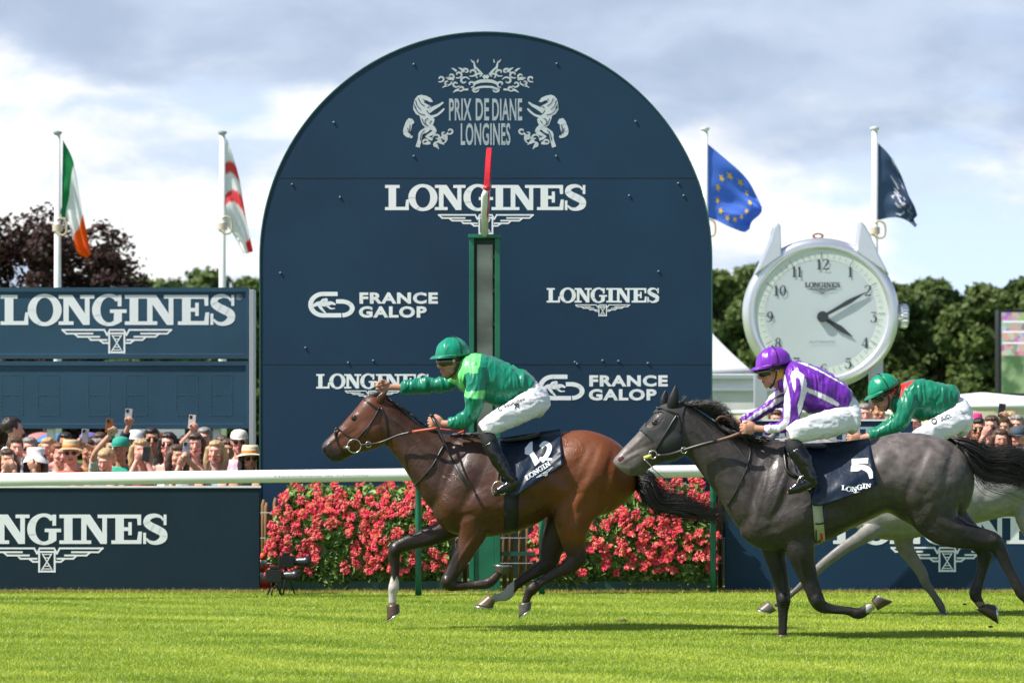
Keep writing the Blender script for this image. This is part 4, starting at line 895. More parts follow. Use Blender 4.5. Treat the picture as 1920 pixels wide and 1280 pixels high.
class Horse:
    def __init__(s, name_label, Z, D, torso, neck, head, legs, hoofs, lumps, ears, coat, hoofcol, coatmat, voxel=.0085):
        s.Z, s.D = Z, D; g = Geo()
        s.e = empty('horse', P(*Z(*torso[len(torso) // 2][:2]), D) * 1, name_label, 'horse'); s.e.location.z = 0
        g.pair(torso, Z, D, 4, 36); g.pair(neck, Z, D, 4, 30); g.pair(head, Z, D, 4, 28, e=2.25)
        for l in legs: g.limb(l, Z, D)
        me = remesh(g, voxel, 9, .5)
        s.relief(me, lumps)
        s.tree = bvh(me)
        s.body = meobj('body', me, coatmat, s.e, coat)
        for pts in ears:
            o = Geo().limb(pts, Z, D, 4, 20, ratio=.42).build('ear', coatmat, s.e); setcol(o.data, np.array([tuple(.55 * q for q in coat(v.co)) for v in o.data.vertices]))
        for i, (c1, c2, s1, s2, dy, w) in enumerate(hoofs):
            h = Geo(); h.pair([(*c1, *c2, w * .8, dy), (*[c1[k] * .5 + s1[k] * .5 for k in (0, 1)], *[c2[k] * .5 + s2[k] * .5 for k in (0, 1)], w * .92, dy), (*s1, *s2, w, dy)], Z, D, 3, 24)
            h.build('hoof', mat('hoof horn %d' % hoofcol[i][0], hoofcol[i][1], .35, noise_=(30, .5)), s.e)
            d = Vector((s1[0] - c1[0], s1[1] - c1[1])) * .10; sh = Geo(); m1 = tuple(s1[k] + d[k] * .1 for k in (0, 1)); m2 = tuple(s2[k] + d[k] * .1 for k in (0, 1))
            sh.pair([(*m1, *m2, w, dy), (m1[0] + d[0], m1[1] + d[1], m2[0] + d[0], m2[1] + d[1], w, dy)], Z, D, 1, 24)
            sh.build('horseshoe', mat('aluminium shoe', (.6, .6, .6), .25, metal=.9), s.e)
    def relief(s, me, lumps):
        """muscles, bones and hollows as soft swellings along the skin's normal"""
        n = len(me.vertices); c = np.empty(n * 3, np.float32); me.vertices.foreach_get('co', c); c = c.reshape(-1, 3).astype(float)
        nn = np.empty(n * 3, np.float32); me.vertices.foreach_get('normal', nn); nn = nn.reshape(-1, 3)
        k = 1 / abs(s.Z(1, 0)[0] - s.Z(0, 0)[0]); u0, v0 = s.Z(0, 0)
        x = (960 + c[:, 0] * F / c[:, 1] - u0) * k; y = (800 - (c[:, 2] - CH) * F / c[:, 1] - v0) * k; side = np.sign(c[:, 1] - s.D)
        d = np.zeros(n)
        for q in lumps:
            lx, ly, rx, ry, dy, wy, rot = q[:7]; amp = q[7] if len(q) > 7 else min(.20 * ry / k * s.D / F * (1 + .25 * rx / ry * .3), .024)
            co_, si = math.cos(R(rot)), math.sin(R(rot)); rx *= 1.25; ry *= 1.35
            if amp < 0: ry *= 1.9; amp *= .62
            a = ((x - lx) * co_ + (y - ly) * si) / rx; b = (-(x - lx) * si + (y - ly) * co_) / ry; r2 = a * a + b * b
            w = np.clip(1 - r2, 0, 1) ** 1.6
            if dy: w = w * (side == np.sign(dy)) * np.clip(np.abs(nn[:, 1]) * 2.2, 0, 1)
            if abs(dy) > .09 and rx < 30 * 1.25: w = w * (np.abs(c[:, 1] - s.D - dy) < .1)
            d += w * amp
        # fine skin unevenness
        d += .0004 * np.sin(c[:, 0] * 61 + 3 * np.sin(c[:, 2] * 43)) * np.sin(c[:, 2] * 57 + 2 * np.sin(c[:, 1] * 37))
        c += nn * d[:, None]; me.vertices.foreach_set('co', c.astype(np.float32).ravel()); me.update()
    def at(s, x, y, off=.006, dy=None):
        if dy is not None: return P(*s.Z(x, y), s.D + dy)
        return cast(s.tree, *s.Z(x, y), off, s.D)
    def path(s, pts, off=.006):
        out = []
        for q in pts:
            p = s.at(q[0], q[1], off, q[2] if len(q) > 2 else None)
            if p is None: p = P(*s.Z(q[0], q[1]), (out[-1].y if out else s.D - .05))
            out.append(p)
        return out
    def strap(s, name, pts, r, m, off=.004, mirror=True, k=3):
        pp = s.path(pts, off)
        if k > 1:
            a = catmull([tuple(p) for p in pp], k); pp = [Vector(p) for p in a]
        Geo().tube(pp, r, 8).build(name, m, s.e)
        if mirror: Geo().tube([Vector((p.x, 2 * s.D - p.y, p.z)) for p in pp], r, 8).build(name, m, s.e)
    def eye(s, x, y, r):
        p = s.at(x, y, -.008)
        for yy in (p.y, 2 * s.D - p.y):
            Geo().ell((p.x, yy, p.z), (r * 1.25, r * .8, r)).build('eye', mat('horse eye', (.006, .004, .003), .05, spec=1), s.e)
    def nostril(s, x, y, rx, ry, rot, colr=(.02, .008, .008)):
        p = s.at(x, y, -.006)
        for yy in (p.y, 2 * s.D - p.y):
            Geo().ell((p.x, yy, p.z), (rx, .010, ry), Matrix.Rotation(R(rot), 3, 'Y')).build('nostril', mat('nostril %.3f' % colr[0], colr, .5), s.e)
    def cloth(s, name, quad, m, nu=46, nv=34, flare=.02, wave=.012, seed=0, thick=.006):
        """quad: top edge points, bottom edge points; hangs over the back on both sides"""
        t = catmull(quad[0], 12); b = catmull(quad[1], 12)
        def ev(a, q): x = q * (len(a) - 1); i = min(int(x), len(a) - 2); return a[i] * (1 - (x - i)) + a[i + 1] * (x - i)
        grid = []
        for i in range(nu + 1):
            col_ = []; y0 = s.D
            for j in range(nv + 1):
                u, w = i / nu, j / nv; q = ev(t, u) * (1 - w) + ev(b, u) * w; p = s.at(q[0], q[1], .014)
                if p is None: p = P(*s.Z(q[0], q[1]), s.D - .01 if j < nv / 2 else y0)
                y0 = min(y0, p.y); dep = y0 - flare * w * w - wave * w * (.5 + .5 * noise.noise(Vector((u * 5 + seed, w * 2.2, seed))) + .9 * noise.noise(Vector((u * 11 + w * 4, w * 5 - u * 3, seed + 3))))
                col_.append(P(*s.Z(q[0], q[1]), dep))
            grid.append(col_)
        # soften
        for _ in range(2):
            for i in range(1, nu):
                for j in range(1, nv): grid[i][j].y = (grid[i - 1][j].y + grid[i + 1][j].y + grid[i][j - 1].y + grid[i][j + 1].y) / 4
        v = [p for c_ in grid for p in c_]; n = len(v); v2 = [Vector((p.x, 2 * s.D - p.y, p.z)) for p in v]
        f = [(i * (nv + 1) + j, i * (nv + 1) + j + 1, (i + 1) * (nv + 1) + j + 1, (i + 1) * (nv + 1) + j) for i in range(nu) for j in range(nv)]
        g = Geo().add(v, f).add(v2, [q[::-1] for q in f]); o = g.build(name, m, s.e); sd = o.modifiers.new('t', 'SOLIDIFY'); sd.thickness = thick; sd.offset = 0
        tr = BVHTree.FromPolygons([tuple(p) for p in v], f)
        s.clothtree = tr; return o
coat = lambda nm, nz, rough=.40: mat(nm, (1, 1, 1), rough, attr=True, noise_=nz, coat=.04, sheen=0, spec=.42, bump=(90, .22, .003))
M_bay = coat('bay coat', (7, .38)); M_dgrey = coat('dark grey coat', (22, .5), .42); M_lgrey = coat('pale grey coat', (18, .35), .5)
M_leather = mat('black leather', (.018, .016, .015), .35); M_brown = mat('brown rein leather', (.10, .045, .03), .5); M_rubber = mat('red rubber rein', (.40, .07, .03), .5)
M_bit = mat('bit metal', (.62, .58, .5), .25, metal=.9); M_hair = mat('black hair', (.012, .010, .010), .35, spec=.6)
M_cloth = mat('navy saddle cloth', (.006, .015, .034), .42, spec=.35, sheen=.0, bump=(9, .5, .02)); M_band = mat('black webbing', (.010, .011, .012), .6)
def lerp(a, b, t): t = max(0, min(1, t)); return tuple(x * (1 - t) + y * t for x, y in zip(a, b))
def ss(x, a, b): t = max(0, min(1, (x - a) / (b - a))); return t * t * (3 - 2 * t)
def zi1(p): u, v = uvof(p); return (u - 560) * 2.134, (v - 600) * 2.134
def zi2(p): u, v = uvof(p); return (u - 1120) * 2.134, (v - 620) * 2.134
def nz(p, s, o=0): return noise.noise(Vector((p[0] * s + o, p[1] * s, p[2] * s)))
# --- the bay
def bay_coat(p):
    x, y = zi1(p); n = nz(p, 3.5) * 60
    red = (.180, .050, .012); dark = (.052, .020, .011); black = (.018, .010, .007); face = (.125, .036, .013)
    c = lerp(dark, red, ss(x + n, 760, 1000)) if x > 420 or y > 520 else lerp(face, dark, ss(x + n, 300, 420))
    if y > 560 and x > 560: c = lerp(c, (.085, .027, .010), ss(y + n, 640, 760) * (1 - ss(x, 980, 1100)))  # lower barrel browner, belly shade put into the coat colour
    # muzzle
    if x < 230 and y > 400: c = lerp(c, (.028, .018, .016), ss((230 - x) + (y - 400) * .6 + n * .3, 120, 185))
    if x < 215 and 370 < y < 390 + 0 * x and abs((x - 205) + (y - 372) * .8) < 5: c = (.35, .28, .25)
    # points: legs go black toward the ground
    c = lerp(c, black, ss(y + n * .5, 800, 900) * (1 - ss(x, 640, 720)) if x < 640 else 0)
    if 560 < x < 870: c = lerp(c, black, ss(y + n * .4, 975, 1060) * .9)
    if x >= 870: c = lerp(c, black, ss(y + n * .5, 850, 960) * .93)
    if 960 < x < 1075 and y > 770 and p[1] > 23.0: c = lerp(c, black, .6)  # shade between the hind legs put into the far leg's colour
    # white markings
    if x < 430 and y > 1035 + 10 * math.sin(x * .3): c = (.62, .56, .50)
    if 745 < x < 862 and y > 1040 and (x - 862) * .85 + (y - 1060) * 1.0 > -60 and p[1] > 23.0: c = (.42, .41, .40)
    if y < 320 and 300 < x < 360 and p[2] > 2.26: c = (.012, .009, .008)
    return c
bay = Horse('bay racehorse with one white fore sock and cloth number 12, galloping in the lead', Z1, 23.0,
 torso=[(1354,625,1348,680,.05),(1338,572,1322,712,.13),(1296,506,1276,752,.20),(1234,464,1216,780,.255),(1152,440,1132,792,.275,0,.03),(1072,444,1054,782,.27,0,.05),(1010,453,1002,785,.27,0,.1),(950,464,946,818,.285,0,.12),(890,474,886,843,.295,0,.14),(830,484,830,857,.295,0,.16),(770,480,774,865,.28,0,.18),(710,466,720,868,.255,0,.22),(650,464,662,862,.225,0,.22),(600,480,602,848,.19,0,.18),(560,520,562,815,.15),(530,590,535,765,.09)],
 neck=[(665,468,610,800,.16,0,.25),(605,458,525,750,.155,0,.2),(548,448,478,685,.135,0,.15),(492,424,440,622,.115,0,.12),(442,384,402,566,.10,0,.1),(396,345,366,520,.092),(350,314,340,496,.09),(312,302,312,480,.085)],
 head=[(348,312,348,482,.082),(302,297,336,502,.096),(264,311,311,513,.100),(236,343,282,521,.095),(206,378,252,529,.080),(176,412,226,536,.066),(148,441,205,546,.060),(120,468,186,556,.058),(101,486,166,566,.058),(91,505,137,564,.050),(97,527,114,550,.03)],
 legs=[[(700,740,78,-.12,.7),(702,830,62,-.14,.75),(676,900,45,-.13),(640,970,34),(608,1026,30),(597,1048,30),(622,1062,22),(690,1059,17),(748,1054,21),(776,1040,20),(797,1014,16),(808,1000,15)],
       [(640,790,70,.12,.7),(580,842,46,.13),(500,872,37,.12),(430,894,31,.10),(390,914,29),(382,945,25),(386,990,19),(384,1035,18),(380,1072,23),(376,1100,17),(376,1135,17)],
       [(1195,560,128,-.12,.45),(1150,670,118,-.14,.5),(1105,760,92,-.145,.55),(1097,840,64,-.14,.6),(1104,905,46,-.13,.6),(1112,948,40,-.12,.62),(1080,985,31,-.12,.7),(1030,1010,22),(975,1043,19),(934,1076,24),(917,1100,18),(908,1132,17)],
       [(1080,770,80,.12,.6),(1030,870,58,.13),(1008,930,45),(1000,968,38),(960,998,27),(905,1032,21),(860,1066,20),(833,1098,23),(803,1108,17),(775,1114,16)]],
 hoofs=[((790,1006),(828,1018),(779,980),(856,984),-.13,.055),((352,1140),(402,1134),(353,1202),(405,1164),.10,.058),((880,1132),(932,1126),(881,1189),(930,1150),-.12,.055),((762,1094),(786,1126),(704,1139),(778,1151),.13,.055)],
 lumps=[(292,452,52,40,-.062,.040,20),(292,452,52,40,.062,.040,20),(224,384,20,10,-.070,.022,-25),(224,384,20,10,.070,.022,-25),(118,508,20,13,-.040,.018,50),(118,508,20,13,.040,.018,50),(150,470,70,7,-.055,.012,-42),(142,560,26,9,0,.03,-10),
   # shoulder blade, point of shoulder, triceps, pectorals
   (660,640,125,48,-.195,.055,-62),(660,640,125,48,.195,.055,-62),(595,765,55,48,-.14,.07,30),(595,765,55,48,.14,.07,30),(735,745,95,58,-.20,.07,-25),(735,745,95,58,.20,.07,-25),(560,690,70,26,-.11,.06,60),
   # neck muscles
   (520,520,120,26,-.125,.04,48),(520,520,120,26,.125,.04,48),(470,600,110,18,-.11,.04,58),(440,440,90,18,-.088,.04,40),
   # hip, croup, thigh, stifle
   (1090,540,60,34,-.235,.045,-50),(1090,540,60,34,.235,.045,-50),(1200,600,130,62,-.21,.07,-72),(1270,640,110,40,-.16,.07,-75),(1270,640,110,40,.16,.07,-75),(1045,690,50,36,-.22,.07,60),(1045,690,50,36,.22,.07,60),(1130,700,85,30,-.225,.06,-55),(1110,840,75,30,-.175,.05,-82),(1065,830,70,18,-.16,.04,-88),(1148,955,16,14,-.12,.03,0),(1038,955,14,12,.12,.03,0),
   (690,900,60,14,-.165,.03,-62),(660,930,60,9,-.15,.03,-60),(590,1045,18,20,-.13,.05,0),(385,920,22,22,.10,.05,0),(960,745,60,14,-.26,.03,-30),(900,640,90,60,-.26,.035,10),(870,760,90,40,-.24,.035,-8),
   (625,600,120,10,-.1,0,-64,-.012),(690,690,90,9,-.1,0,-62,-.010),(655,790,60,9,-.1,0,-20,-.012),(430,470,150,7,-.1,0,50,-.009),(490,640,130,8,-.1,0,62,-.010),(400,430,80,6,-.1,0,30,-.006),(1150,610,120,9,-.1,0,-65,-.010),(1235,620,130,8,-.1,0,-78,-.010),(1090,760,90,9,-.1,0,-85,-.010),(1075,650,60,8,-.1,0,60,-.010),
   (1060,520,70,30,-.1,0,20,-.010),(655,960,70,6,-.1,0,-62,-.008),(180,470,70,6,-.1,0,-30,-.006),(245,500,60,8,-.1,0,-10,-.006),(205,440,60,16,-.1,0,-45,-.006),(1010,700,50,16,-.1,0,70,-.012),
   (600,1048,24,16,-.13,0,60,.007),(618,985,60,7,-.13,0,-62,-.009),(700,1050,60,4,-.13,0,0,-.006),(765,1045,16,14,-.13,0,0,.006),(386,912,26,20,.1,0,90,.008),(395,985,60,4,.1,0,90,-.006),(375,1072,16,14,.1,0,90,.006),(480,880,80,8,.1,0,-20,-.008),(1010,1018,70,4,-.12,0,-33,-.007),(1125,950,24,14,-.12,0,70,.008),(1075,900,60,8,-.13,0,80,-.009),(932,1074,18,14,-.12,0,0,.006),(930,1010,70,4,.12,0,-38,-.007),(800,690,80,5,-.1,0,80,-.004),(830,690,80,5,-.1,0,80,-.004),(905,720,80,5,-.1,0,76,-.004),(940,700,80,5,-.1,0,74,-.004),(970,680,70,5,-.1,0,72,-.004)],
 ears=[[(312,352,10,-.05,.5),(318,334,17,-.058),(328,314,17,-.066),(340,298,12,-.070),(353,284,2,-.070)],[(308,342,10,.05,.5),(312,322,15,.058),(320,306,14,.066),(330,294,9,.070),(342,284,2,.070)]],
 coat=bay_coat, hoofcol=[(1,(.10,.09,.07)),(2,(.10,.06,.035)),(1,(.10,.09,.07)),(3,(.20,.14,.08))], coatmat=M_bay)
bay.eye(224, 391, .023); bay.nostril(105, 512, .020, .028, 20)
for pts, r in (([(262,318),(280,330),(305,348),(322,362)],.009),([(322,350),(312,372),(290,410),(262,445),(232,478),(222,486)],.007),([(330,352),(300,395),(275,440),(262,470)],.005),([(225,475),(195,462),(165,440),(152,432),(146,440),(146,460)],.008),([(146,440),(148,470),(160,500),(175,520),(184,545)],.007),([(330,350),(345,385),(352,430),(355,470),(352,500)],.007)): bay.strap('bridle_strap', pts, r, M_leather)
for q, r in (((222, 503), .060), ((279, 497), .024)):
    c = P(*Z1(*q), 22.9); loop(c, r * .88, .0045).build('bit_ring', M_bit, bay.e)
Geo().tube([P(*Z1(182, 510), 22.93), P(*Z1(205, 508), 22.90)], .012, 8).build('bit_mouthpiece', M_bit, bay.e)
bay.strap('rein', [(245,500,-.10),(279,497,-.11),(330,488,-.12),(400,460,-.16),(455,447,-.19)], .0085, M_leather)
bay.strap('rein_grip', [(455,447,-.19),(500,440,-.21),(540,434,-.23),(560,430,-.22)], .012, M_rubber)
bay.strap('rein_end', [(560,435,-.22),(600,440,-.2),(640,438,-.17),(662,432,-.14),(664,442,-.1),(640,452,-.06)], .010, M_rubber, mirror=False)
bay.strap('martingale_strap', [(590,490),(570,520),(540,575),(505,620),(470,655),(462,662)], .008, M_leather, .008)
bay.strap('martingale_strap', [(560,455,-.13),(575,480),(588,492)], .010, M_leather, .008)
hairs('mane', M_hair, bay.e, [[(345,300),(360,318),(372,330)],[(400,338),(412,352),(425,365)],[(480,400),(492,412),(505,420)],[(545,445),(560,452),(575,462)]], 520, Z1, 23.0, .003, 6, .02, -.01, 6, 1)
hairs('mane', M_hair, bay.e, [[(600,462),(620,456),(640,470)],[(720,458),(735,452),(745,470)]], 240, Z1, 23.0, .004, 6, .03, -.01, 6, 2)
hairs('forelock', M_hair, bay.e, [[(345,296),(310,292),(262,306)],[(352,300),(316,300),(272,316)]], 80, Z1, 23.0, .003, 5, .02, -.02, 6, 3)
bc = bay.cloth('saddle_cloth', ([(765,478),(850,466),(960,449),(1046,436)], [(812,640),(850,705),(912,675),(1058,578)]), M_cloth, seed=3, wave=.03)
def oncloth(h, x, y, l):
    u, v = h.Z(x, y); d = (P(u, v, h.D) - CAMP).normalized(); q = h.clothtree.ray_cast(CAMP + d * 5, d)
    return None if q[0] is None else q[0] - d * (.007 + l)
cl = lambda x, y, l: oncloth(bay, x, y, l)
num12 = [[(905,512),(925,488),(936,484),(936,520),(965,566),(946,583),(925,540),(905,535)]] + stroke([(968,508),(985,492),(1003,505),(996,535),(972,566)], [17,18,19,18,16], 5) + [[(960,560),(966,546),(1015,552),(1012,562)]]
decal('number', num12, cl, M_vinyl, bc, sub=8)
t = xf(word_longines(6), 19.5, -19, 0, 0); t = [[(913 + x * math.cos(R(-33)) - y * math.sin(R(-33)), 641 + x * math.sin(R(-33)) + y * math.cos(R(-33))) for x, y in q] for q in t]
decal('lettering', t, cl, M_vinyl, bc, sub=10)
t = [[(983 + x * math.cos(R(-33)) - y * math.sin(R(-33)), 607 + x * math.sin(R(-33)) + y * math.cos(R(-33))) for x, y in q] for q in xf(emblem(), 9.5, -9.5, 0, 0)]
decal('emblem', t, cl, M_vinyl, bc, sub=10)
def girth(h, a, b, w, m, name='girth'):
    n = 22; g = Geo(); rr = []
    for i in range(n + 1):
        t = i / n; x = a[0] + (b[0] - a[0]) * t; y = a[1] + (b[1] - a[1]) * t; l = h.at(x - w, y, .006); r_ = h.at(x + w, y, .006)
        if l is None or r_ is None: break
        rr.append((l, r_))
    v = [q for p in rr for q in p]; f = [(2 * i, 2 * i + 2, 2 * i + 3, 2 * i + 1) for i in range(len(rr) - 1)]
    last = len(v); v += [Vector((q.x, 2 * h.D - q.y, q.z)) for q in v[:]]
    f += [tuple(k + last for k in q[::-1]) for q in f] + [(last - 2, 2 * last - 2, 2 * last - 1, last - 1)]
    o = Geo().add(v, f).build(name, m, h.e); sd = o.modifiers.new('t', 'SOLIDIFY'); sd.thickness = .008; sd.offset = 0; return o
girth(bay, (852, 660), (850, 852), 28, M_band)
sd_ = Geo().pair([(800,474,810,492,.06),(860,470,865,490,.13),(920,458,930,482,.14),(962,446,966,470,.12)], Z1, 23.0, 4, 20); sd_.build('saddle', M_leather, bay.e)
hairs('tail', M_hair, bay.e, [[(1350,600),(1400,615),(1440,690),(1500,700),(1560,730),(1700,740)],[(1352,640),(1410,655),(1450,740),(1560,750),(1650,775),(1760,790)],[(1348,680),(1375,690),(1420,740),(1520,770),(1620,800),(1700,800)]], 1700, Z1, 23.0, .0022, 17, .08, 0, 12, 4, wav=14)
hairs('tail', M_hair, bay.e, [[(1350,600),(1400,590),(1450,640),(1520,660),(1600,690),(1780,720)],[(1348,680),(1375,700),(1430,790),(1540,800),(1640,820),(1780,840)]], 260, Z1, 23.0, .0015, 34, .10, 0, 12, 41, wav=22)
hairs('tail', M_hair, bay.e, [[(1350,600),(1380,610),(1400,650),(1415,700)],[(1350,660),(1365,690),(1385,720),(1400,745)]], 240, Z1, 23.0, .0035, 9, .05, 0, 8, 5, wav=6)
Geo().limb([(1325,600,20,0,.8),(1352,625,17),(1385,650,13),(1410,680,6)], Z1, 23.0).build('tail_dock', M_hair, bay.e)
# --- the dark grey
def dg_coat(p):
    x, y = zi2(p); n = nz(p, 4) * 60; d = nz(p, 16) * .5 + .5
    base = (.044, .035, .032); light = (.170, .143, .132); dark = (.017, .014, .013)
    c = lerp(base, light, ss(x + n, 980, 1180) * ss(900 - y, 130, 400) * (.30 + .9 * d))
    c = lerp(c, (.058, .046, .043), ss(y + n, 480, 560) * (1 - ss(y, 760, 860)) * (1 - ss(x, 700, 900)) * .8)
    if x < 340 and y > 380: c = lerp(c, (.20, .165, .155), ss(260 - x + (y - 420) * .2 + n * .2, 20, 130) * (1 - .75 * ss(y + x * .55 - 560, 30, 80)))
    if x < 130 and y > 540: c = lerp(c, (.26, .22, .19), .6)
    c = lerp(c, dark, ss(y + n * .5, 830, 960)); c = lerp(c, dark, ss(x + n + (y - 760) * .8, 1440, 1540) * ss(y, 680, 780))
    if 1075 < x < 1200 and 1050 < y < 1125 and x + (y - 1090) * .4 > 1075: c = (.50, .46, .40)
    if x > 1500 and y > 1085 and x < 1620: c = (.22, .17, .14)
    if y < 320 and x < 345: c = (.012, .012, .013)
    return c
dg = Horse('dark grey racehorse wearing a black hood and cloth number 5, nearest on the right', Z2, 22.2,
 torso=[(1508,590,1502,650,.05),(1492,524,1482,708,.14),(1444,462,1432,752,.205),(1372,426,1362,778,.26),(1292,409,1286,790,.28,0,.03),(1210,407,1218,756,.28,0,.05),(1150,419,1160,728,.275,0,.1),(1090,436,1100,752,.28,0,.12),(1020,455,1030,785,.29,0,.14),(950,467,955,822,.295,0,.15),(880,464,882,855,.29,0,.16),(810,452,816,876,.275,0,.18),(750,441,760,884,.25,0,.22),(700,438,702,884,.225,0,.22),(650,446,652,872,.19,0,.2),(606,484,608,850,.15,0,.1),(565,570,572,815,.09)],
 neck=[(715,442,660,830,.16,0,.25),(650,440,575,795,.155,0,.2),(588,424,522,728,.135,0,.15),(524,394,482,662,.115,0,.12),(462,356,436,598,.10,0,.1),(402,316,396,543,.092),(355,290,366,505,.09),(320,284,336,495,.085)],
 head=[(342,292,352,482,.082),(292,292,336,502,.098),(246,308,311,516,.100),(214,346,280,522,.095),(180,386,246,532,.078),(148,422,216,546,.066),(115,456,195,562,.060),(86,487,178,578,.060),(67,510,152,578,.058),(63,527,118,570,.048),(76,545,98,560,.03)],
 legs=[[(800,770,80,-.12,.7),(812,870,60,-.14,.75),(832,950,44,-.13),(858,1020,34),(877,1072,32),(896,1100,27),(940,1112,20),(1000,1119,18),(1045,1130,24),(1075,1116,20),(1102,1096,17)],
       [(700,790,75,.13,.7),(710,890,47,.14),(727,960,37),(740,1030,31),(745,1075,30),(743,1120,22),(742,1175,19),(741,1220,19)],
       [(1370,570,128,-.13,.45),(1340,690,118,-.145,.5),(1380,775,84,-.15,.55),(1450,812,60,-.145,.6),(1520,828,47),(1580,842,40),(1608,872,32),(1635,930,23),(1665,990,21),(1694,1045,24),(1712,1070,18),(1727,1088,17)],
       [(1400,740,80,.12,.7),(1470,800,55,.13),(1530,850,42),(1550,882,36),(1545,930,26),(1530,990,22),(1512,1048,26),(1524,1078,20),(1540,1102,18)]],
 hoofs=[((1098,1078),(1122,1118),(1110,1058),(1182,1083),-.13,.055),((718,1214),(763,1214),(710,1238),(767,1238),.14,.06),((1708,1088),(1748,1078),(1735,1140),(1768,1100),-.13,.055),((1518,1116),(1560,1090),(1594,1166),(1590,1096),.13,.055)],
 lumps=[(292,450,54,42,-.064,.040,20),(292,450,54,42,.064,.040,20),(232,352,20,10,-.068,.022,-25),(232,352,20,10,.068,.022,-25),(98,515,24,16,-.042,.020,40),(98,515,24,16,.042,.020,40),(150,455,70,8,-.055,.012,-42),(140,500,60,8,-.055,.012,-30),(120,572,30,9,0,.03,-5),
   (700,640,125,46,-.20,.06,-65),(700,640,125,46,.20,.06,-65),(640,800,60,48,-.14,.07,20),(640,800,60,48,.14,.07,20),(790,770,90,58,-.205,.07,-25),(790,770,90,58,.205,.07,-25),(610,720,80,24,-.12,.06,62),(660,640,110,14,-.195,.03,-80),(640,700,90,12,-.17,.03,-82),(740,620,100,12,-.225,.03,-70),
   (560,540,120,26,-.125,.04,50),(560,540,120,26,.125,.04,50),(470,480,110,16,-.095,.03,52),
   (1150,520,50,32,-.24,.045,-50),(1150,520,50,32,.24,.045,-50),(1340,560,130,60,-.22,.06,-70),(1430,600,110,40,-.17,.07,-75),(1430,600,110,40,.17,.07,-75),(1270,690,50,40,-.225,.07,60),(1270,690,50,40,.225,.07,60),(1340,690,100,34,-.225,.06,-60),(1450,790,90,26,-.18,.05,20),(1602,832,18,16,-.13,.03,0),
   (840,930,70,14,-.165,.03,62),(815,930,70,9,-.15,.03,66),(880,1080,22,22,-.13,.05,0),(745,1072,22,24,.14,.05,0),(1010,1120,50,9,-.15,.02,5),(1000,640,110,60,-.265,.035,5),(960,760,100,40,-.25,.035,-12),
   (655,600,120,10,-.1,0,-66,-.012),(735,700,90,9,-.1,0,-62,-.010),(700,790,60,9,-.1,0,-20,-.012),(700,560,110,7,-.1,0,-78,-.008),(640,690,90,7,-.1,0,-78,-.009),(580,600,130,8,-.1,0,60,-.010),(470,440,150,7,-.1,0,42,-.008),(420,450,80,6,-.1,0,40,-.006),(1280,560,130,9,-.1,0,-66,-.010),(1395,580,120,8,-.1,0,-75,-.010),(1330,760,100,9,-.1,0,-60,-.010),(1300,660,60,8,-.1,0,60,-.010),
   (1190,500,70,26,-.1,0,20,-.010),(860,960,70,6,-.1,0,62,-.009),(180,470,70,6,-.1,0,-25,-.007),(250,500,60,8,-.1,0,-10,-.006),(195,440,60,14,-.1,0,-45,-.006),(1225,690,50,16,-.1,0,70,-.012),(150,560,50,5,-.1,0,-28,-.006),(1030,1125,50,4,-.1,0,6,-.005),
   (880,1078,24,18,-.13,0,60,.008),(865,1000,60,8,-.13,0,68,-.009),(960,1112,50,4,-.13,0,5,-.007),(1045,1128,20,16,-.13,0,0,.007),(745,1075,24,18,.14,0,90,.008),(735,1000,60,6,.14,0,85,-.008),(742,1150,50,4,.14,0,90,-.006),(1590,838,26,18,-.13,0,40,.009),(1500,815,80,8,-.14,0,12,-.009),(1650,950,70,4,-.13,0,65,-.006),(1535,980,60,4,.13,0,-80,-.006),(1512,1048,18,16,.13,0,90,.007),(820,950,50,6,-.14,0,70,.006),(940,690,90,5,-.1,0,80,-.004),(980,690,90,5,-.1,0,78,-.004),(1020,680,80,5,-.1,0,76,-.004),(1060,660,70,5,-.1,0,74,-.004)],
 ears=[[(292,330,12,-.05,.5),(298,308,20,-.056),(304,280,22,-.060),(310,250,16,-.062),(315,216,2,-.062)],[(268,322,11,.05,.5),(268,300,17,.056),(269,278,18,.060),(272,256,12,.062),(275,236,2,.062)]],
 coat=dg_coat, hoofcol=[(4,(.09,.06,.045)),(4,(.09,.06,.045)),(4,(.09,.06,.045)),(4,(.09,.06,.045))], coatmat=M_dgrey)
def shell(h, name, poly, off, m, holes=()):
    me = h.body.data; zi = {id(Z1): zi1, id(Z2): zi2}[id(h.Z)]; vm = {}; v = []; f = []
    for p in me.polygons:
        x, y = zi(p.center)
        if not inpoly(x, y, poly) or any(inpoly(x, y, q) for q in holes): continue
        q = []
        for i in p.vertices:
            if i not in vm: w = me.vertices[i]; vm[i] = len(v); v.append(tuple(w.co + w.normal * off))
            q.append(vm[i])
        f.append(tuple(q))
    o = Geo().add(v, f).build(name, m, h.e); s_ = o.modifiers.new('t', 'SOLIDIFY'); s_.thickness = .005; s_.offset = 0; return o
shell(dg, 'hood', [(165,392),(235,305),(262,280),(345,280),(352,300),(340,350),(345,500),(300,525),(262,520),(225,440)], .006, mat('black hood fabric', (.014, .014, .015), .7, sheen=.3),
      [[(196,350),(225,330),(262,325),(268,345),(250,378),(222,395),(196,385)]])
dg.eye(233, 368, .023); dg.nostril(98, 514, .030, .024, 15, (.10, .025, .025))
for pts, r in (([(238,308),(262,312),(290,322),(322,335)],.009),([(322,332),(300,365),(270,415),(245,455),(232,480),(226,492)],.008),([(322,338),(330,370),(332,410)],.006)): dg.strap('bridle_strap', pts, r, M_leather, .012)
c = P(*Z2(222, 495), 22.1); loop(c, .030, .006).build('bit_ring', M_bit, dg.e)
